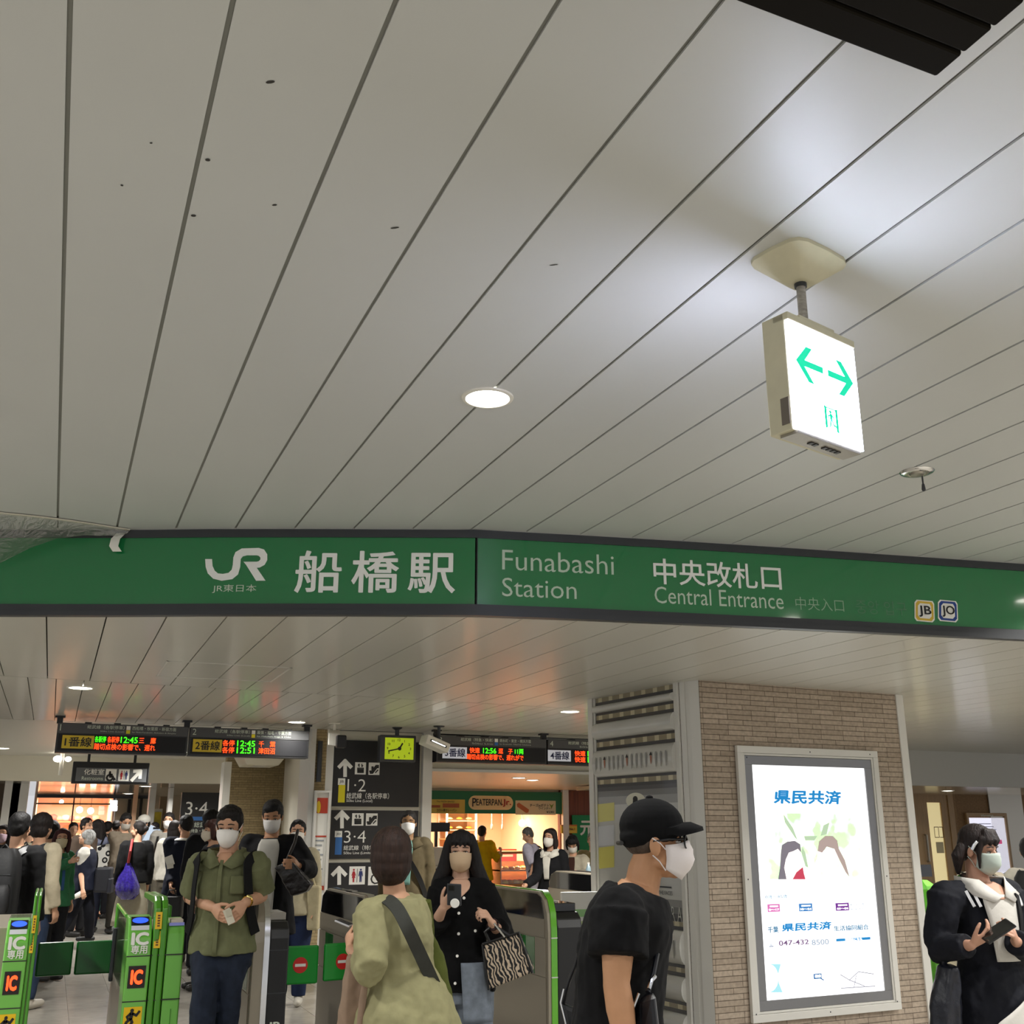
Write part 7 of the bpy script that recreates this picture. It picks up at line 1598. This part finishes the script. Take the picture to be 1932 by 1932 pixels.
P = crowd('woman with long dark hair and a lavender top, back turned, behind the grey haired person', (186, 1546), 18.2, 185, ('blouse', '6c7084', .0, 1.6, .03), ('trousers', '1f2230'), ('long', '17100e'), fem=True)
b = thing('patterned_tote', 'black and white patterned tote bag behind the grey haired person', 'bag', at(200, 1660, 17.95)); c = at(197, 1618, 17.95)
def spots():
    m = mat('tote_print', '#e6e6e2', .7); nt = m.node_tree; w = nt.nodes.new('ShaderNodeTexVoronoi'); w.inputs['Scale'].default_value = 9; r = nt.nodes.new('ShaderNodeValToRGB'); r.color_ramp.interpolation = 'CONSTANT'; r.color_ramp.elements[0].color = (.01, .01, .012, 1); r.color_ramp.elements[1].position = .42; r.color_ramp.elements[1].color = (*lin('#dddcd6'), 1)
    e = r.color_ramp.elements.new(.12); e.color = (*lin('#dddcd6'), 1); e = r.color_ramp.elements.new(.2); e.color = (.01, .01, .012, 1)
    nt.links.new(nt.nodes['Texture Coordinate'].outputs['Object'], w.inputs[0]); nt.links.new(w.outputs['Distance'], r.inputs[0]); nt.links.new(r.outputs[0], nt.nodes['Principled BSDF'].inputs['Base Color']); return m
obj('bag_body', MB().obox(c, (RT * .9 + UZ * .15).normalized(), FH, (UZ * .95 - RT * .2).normalized(), .13, .06, .2), spots(), b, bevel=.03); obj('handle', MB().tube([c + UZ * .19 - RT * .08, c + UZ * .36 - RT * .02, c + UZ * .36 + RT * .02, c + UZ * .19 + RT * .08], .014, 8), M_black, b, smooth=True)
t = thing('suitcase', 'teal suitcase standing on the floor behind the patterned tote', 'suitcase', at(205, 1702, 22.0)); c = at(205, 1702, 22.0); c.z = 0
obj('shell', MB().box((c.x - .27, c.y - .15, .07), (c.x + .27, c.y + .15, .72)), mat('teal_shell', '#5d9488', .4), t, bevel=.05); obj('handle', MB().tube([c + V((-.12, .1, .7)), c + V((-.12, .1, 1.05)), c + V((.12, .1, 1.05)), c + V((.12, .1, .7))], .014, 8), M_steel, t, smooth=True)
for x in (-.22, .22):
    for y in (-.1, .1): obj('wheel', MB().tube([c + V((x - .02, y, .035)), c + V((x + .02, y, .035))], .035, 12), M_black, t, smooth=True)
P = crowd('man in a grey checked shirt looking down at his phone, before the dark doorways', (239, 1535), 18.0, 40, ('shirt', '6e6456', .05, .95, .035), ('trousers', '2a2722'), ('short', '14100f'), '#a9a49b', pitch=25, J=dict(el_r=(228, 1612, 18.0), wr_r=(242, 1600, 17.75), el_l=(256, 1614, 18.1), wr_l=(248, 1600, 17.8)))
P = crowd('woman in a black top and pale pleated skirt with a purple drawstring bag', (262, 1549), 15.4, -150, ('blouse', '0b0b0d', .12, 1.95, .03), ('skirt', '9a9482', .62), ('bun', '17110f'), None, hphi=-95, fem=True)
b = thing('drawstring_bag', 'shiny purple drawstring bag hanging by a red strap from the woman in black', 'bag', at(236, 1697, 15.0)); rings = []
for y, w_ in ((1628, .02), (1640, .06), (1655, .12), (1672, .165), (1688, .15), (1697, .08)):
    p = at(239 if y > 1640 else 242, y, 15.22); rings.append([p + RT * ((w_ + .012 * math.sin(5 * g)) * math.cos(g)) + FH * (w_ * .7 * math.sin(g)) for g in [2 * math.pi * i / 20 for i in range(20)]])
mv = mat('purple_nylon', '#2c1f78', .2, coat=.6, var=(40, .5)); obj('bag_body', MB().loft(rings), mv, b, smooth=True)
obj('strap', MB().tube([at(242, 1628, 15.2), at(246, 1606, 15.15), at(250, 1584, 15.25)], .018, 8), mat('red_strap', '#9a3030', .6), b, smooth=True)
P = crowd('person in a white cap holding a pale blue sheet, behind the woman in black', (272, 1540), 18.5, 20, ('blouse', '8f9aa6', .05, .9, .03), ('trousers', '8a7f68'), ('short', '14100f'), hphi=-30, face=True)
mb = MB(); P.hb(mb, (0, -.01, .06), (.092, .108, .085)); cpp = obj('cap', mb, M_white, P.t, smooth='all'); obj('brim', MB().loft([[P.H(x, .06, .06), P.H(x, .16 - abs(x) * .5, .045), P.H(x, .16 - abs(x) * .5, .04), P.H(x, .06, .05)] for x in (-.07, -.035, 0, .035, .07)]), M_white, cpp)
t = thing('paper_sheet', 'pale blue sheet held by the person in the white cap', 'paper', at(287, 1585, 18.1)); c = at(287, 1578, 18.1); obj('sheet', MB().obox(c, (RT * .85 - UZ * .4).normalized(), FH, (UZ * .9 + RT * .4).normalized(), .11, .004, .15), mat('sheet_blue', '#b9cbe0', .5), t); obj('clip', MB().obox(c + (UZ * .9 + RT * .4).normalized() * .14 - FH * .006, RT, FH, UZ, .05, .004, .015), M_black, t)
P = crowd('tall man in a grey polo with black strap and white mask facing the gates', (320, 1528), 18.0, 8, ('polo', '77746d', .02, .9, .03), ('trousers', '4f4a40'), ('short', '14100f'), '#d8d6d2', h=1.84, J=dict(wr_r=(308, 1650, 17.8)))
P.strap('bag_strap', M_black, [(.4, 60, .045), (.65, 40, .045), (.88, 38, .045)], .05)
P = crowd('woman in a loose white top, back turned, beside the man in the navy suit', (331, 1548), 16.5, 175, ('blouse', 'bdb9ae', .1, 1.95, .04), ('trousers', '4f4a40'), ('shoulder', '191210'), fem=True)
P = crowd('man in a navy suit seen from behind, carrying a black bag', (351, 1538), 14.2, -160, ('suit_jacket', '161b2b', -.06, 1.95, .03), ('trousers', '10131c'), ('short', '120f0e'), hphi=-130, J=dict(el_l=(323, 1640, 14.2), wr_l=(322, 1668, 14.0)))
P.patch('shirt_collar', M_letter, .955, 1.0, 120, 240, .034)
b = thing('briefcase', 'black soft briefcase hanging from the hand of the man in the navy suit', 'bag', at(322, 1740, 13.9)); c = at(322, 1712, 13.9); obj('bag_body', MB().obox(c, RT, FH, UZ, .15, .07, .13), MBK('131316'), b, bevel=.03); obj('handle', MB().tube([c + UZ * .12 - RT * .06, c + UZ * .2 - RT * .03, c + UZ * .2 + RT * .03, c + UZ * .12 + RT * .06], .01, 8), M_black, b, smooth=True)
t = thing('document', 'white paper in the hands of the man in the navy suit', 'paper', at(320, 1628, 14.0)); obj('sheet', MB().obox(at(320, 1624, 14.0), (RT + UZ * .4).normalized(), FH, (UZ - RT * .4).normalized(), .05, .004, .06), M_letter, t); obj('fold', MB().obox(at(321, 1634, 13.98), (RT + UZ * .2).normalized(), FH, (UZ - RT * .2).normalized(), .04, .004, .03), M_white, t)
P = crowd('dark haired person in black behind the shoulder of the green shirt man', (400, 1529), 13.0, -170, ('jacket', '111215', .0, 1.95, .03), ('trousers', '121216'), ('full', '120e0d'))
P = crowd('brown haired person in a mask, partly hidden by the green shirt man', (402, 1546), 11.8, -60, ('coat', '23242a', .0, 1.95, .03), ('trousers', '14141a'), ('bob', '3b1f18'), '#c9bfae', fem=True)
# man in the black jacket and woman behind him
P = crowd('man in an open black jacket and white t-shirt with a white mask, looking down', (516, 1511), 9.3, 5, ('jacket', '0d0d10', -.12, 1.96, .034), ('trousers', '0f1014'), ('shortfront', '0d0b0b'), '#e0dcd8', pitch=20, skin=skin_m('b08262'), J=dict(el_l=(586, 1642, 9.25), wr_l=(562, 1634, 9.0), el_r=(478, 1650, 9.4), wr_r=(480, 1700, 9.3)))
inner(P, 'b9b6ae', -20, 20, -.02, .97, .056); M_ls = mat('dark_leather', '#1c1715', .32, bump=(14, .5, .02))
b = thing('leather_bag', 'dark leather bag held on the shoulder by the man in the open black jacket', 'bag', at(552, 1690, 8.9)); pts = [at(x, y, 8.9) for x, y in ((516, 1636), (548, 1622), (562, 1640), (588, 1668), (578, 1682), (548, 1692))]
organic('bag_body', MB().prism(pts, FH * .12), M_ls, b, .012, 3, .02); obj('handle', MB().tube([at(540, 1626, 8.95), at(556, 1590, 9.0), at(562, 1566, 9.12)], .013, 8), M_ls, b, smooth=True)
P = crowd('woman in a mask with tied black hair and blue jeans, behind the black jacket man', (563, 1547), 10.8, 8, ('knit', 'a59c82', .0, 1.95, .03), ('trousers', '18233f', .03), ('short', '0f0c0c'), '#ddd8ce', fem=True, shoes='b9b4a8')
b = thing('cloth_tote', 'cream cloth tote at the side of the woman in jeans', 'bag', at(592, 1740, 10.8)); c = at(592, 1712, 10.8); obj('bag_body', MB().obox(c, RT, FH, UZ, .06, .07, .2), C_('cream_canvas', '#b3a888'), b, bevel=.02); obj('handle', MB().tube([c + UZ * .19, at(588, 1650, 10.8), at(585, 1615, 10.8)], .014, 8), C_('cream_canvas', '#b3a888'), b, smooth=True)
# right half
P = crowd('man in a brown open jacket with teal shirt, standing before the black boards', (771, 1530), 11.6, 4, ('jacket', '554b35', -.12, 1.95, .036), ('trousers', '4a3f2c'), ('short', '1a1613'), '#e8e6e2', skin=skin_m('94714f'))
inner(P, '6f9a90', -13, 13, .3, .98, .056); P.strap('bag_strap', M_black, [(.1, -60, .07), (.4, -35, .065), (.7, 0, .062), (.93, 32, .06)], .05); P.collar(C_('jacket_554b35', '#554b35'), .044, 26)
P = crowd('bakery worker in a bright yellow shirt, back turned', (910, 1558), 20.2, 165, ('shirt', 'c9a90a', -.1, 1.9, .03), ('trousers', '2a2420'), ('short', '120e0d'), J=dict(el_r=(938, 1622, 20.2), wr_r=(944, 1608, 20.0)))
P = crowd('grey haired man in a lavender short sleeved shirt leaning over the bakery counter', (996, 1562), 18.0, -110, ('shirt', 'aaa6b4', .0, .92, .035), ('trousers', 'b7b2ba'), ('short', '5c5a58'), hphi=-80, pitch=25, lean=.14)
P.strap('bag_strap', M_black, [(.3, -70, .06), (.6, 180, .06), (.85, 150, .06), (.95, 90, .07)], .035)
P = crowd('woman in a black suit and white blouse with shoulder length hair, at the gate', (1038, 1563), 13.4, -25, ('suit_jacket', '0f0f12', -.02, 1.9, .03), ('skirt', '111114', .5), ('shoulder', '1d110e'), '#dcd6cc', fem=True, hphi=-35, J=dict(el_r=(1012, 1655, 13.2), wr_r=(990, 1672, 12.9)))
inner(P, 'cfcbbf', -15, 15, .42, .98, .05); P.collar(C_('inner_cfcbbf', '#cfcbbf'), .046, 26)
P = crowd('woman in a cream jacket looking down into her bag, right of the black suit woman', (1080, 1576), 13.8, -12, ('jacket', 'a79f8c', -.02, 1.8, .034), ('trousers', '26211f'), ('bob', '0d0b0b'), '#d5d0c8', fem=True, pitch=32, J=dict(wr_r=(1078, 1662, 13.4), el_r=(1062, 1652, 13.7), wr_l=(1092, 1650, 13.4), el_l=(1105, 1650, 13.7)))
inner(P, '3a2118', -13, 13, .4, .97, .052)
b = thing('handbag', 'black handbag with pale items held by the woman in the cream jacket', 'bag', at(1092, 1690, 13.3)); c = at(1096, 1680, 13.3); obj('bag_body', MB().obox(c, RT, FH, UZ, .16, .08, .1), MBK('0e0e10', .35), b, bevel=.03); obj('flap', MB().obox(c - FH * .085 - UZ * .02, (RT - UZ * .4).normalized(), FH, (UZ + RT * .4).normalized(), .05, .006, .012), M_letter, b)
t = thing('water_bottle', 'pale blue plastic bottle standing in the handbag near the pillar', 'bottle', at(1112, 1668, 13.3)); c = at(1111, 1664, 13.3); obj('bottle_body', MB().lathe(c, [(.03, 0), (.036, .02), (.036, .14), (.02, .18), (.014, .2)], 16), mat('bottle_blue', '#9fb9c4', .15), t, smooth=True); obj('cap', MB().lathe(c, [(.016, .2), (.016, .22)], 12), M_letter, t)
P = crowd('person in khaki with a cap, almost hidden behind the pillar edge', (1118, 1570), 15.0, -10, ('jacket', '6d5f3c', .0, 1.95, .03), ('trousers', '3a352a'), ('short', '6a6250'), face=True)
P = crowd('person in a white top with a black backpack at the right edge of the picture', (1940, 1580), 8.6, 150, ('blouse', 'c6c0b2', .0, 1.9, .035), ('trousers', '181a22'), ('short', '120f0e'), fem=True)
backpack(P, 'black backpack on the person at the right edge', MBK('101012'), .28, .40, .14, .35)
for i, (x, y, d, c) in enumerate(((205, 1550, 21, '3b342e'), (222, 1548, 24.2, '2b2a2c'), (140, 1552, 20, '5a5048'), (292, 1552, 21, '6c6a66'), (60, 1552, 16, '2a2a30'))):
    crowd(['person far back in brown, between the shop glass and the crowd', 'person far back in black, left of the dark doorways', 'person far back in taupe, before the left half of the shop glass', 'person far back in grey, beside the yellow poster', 'person in dark grey behind the backpack man'][i], (x, y), d, [170, 160, 30, -20, 170][i], ('coat', c, -.1, 1.95, .03), ('trousers', '1b1b20'), ('short', '14100f'))
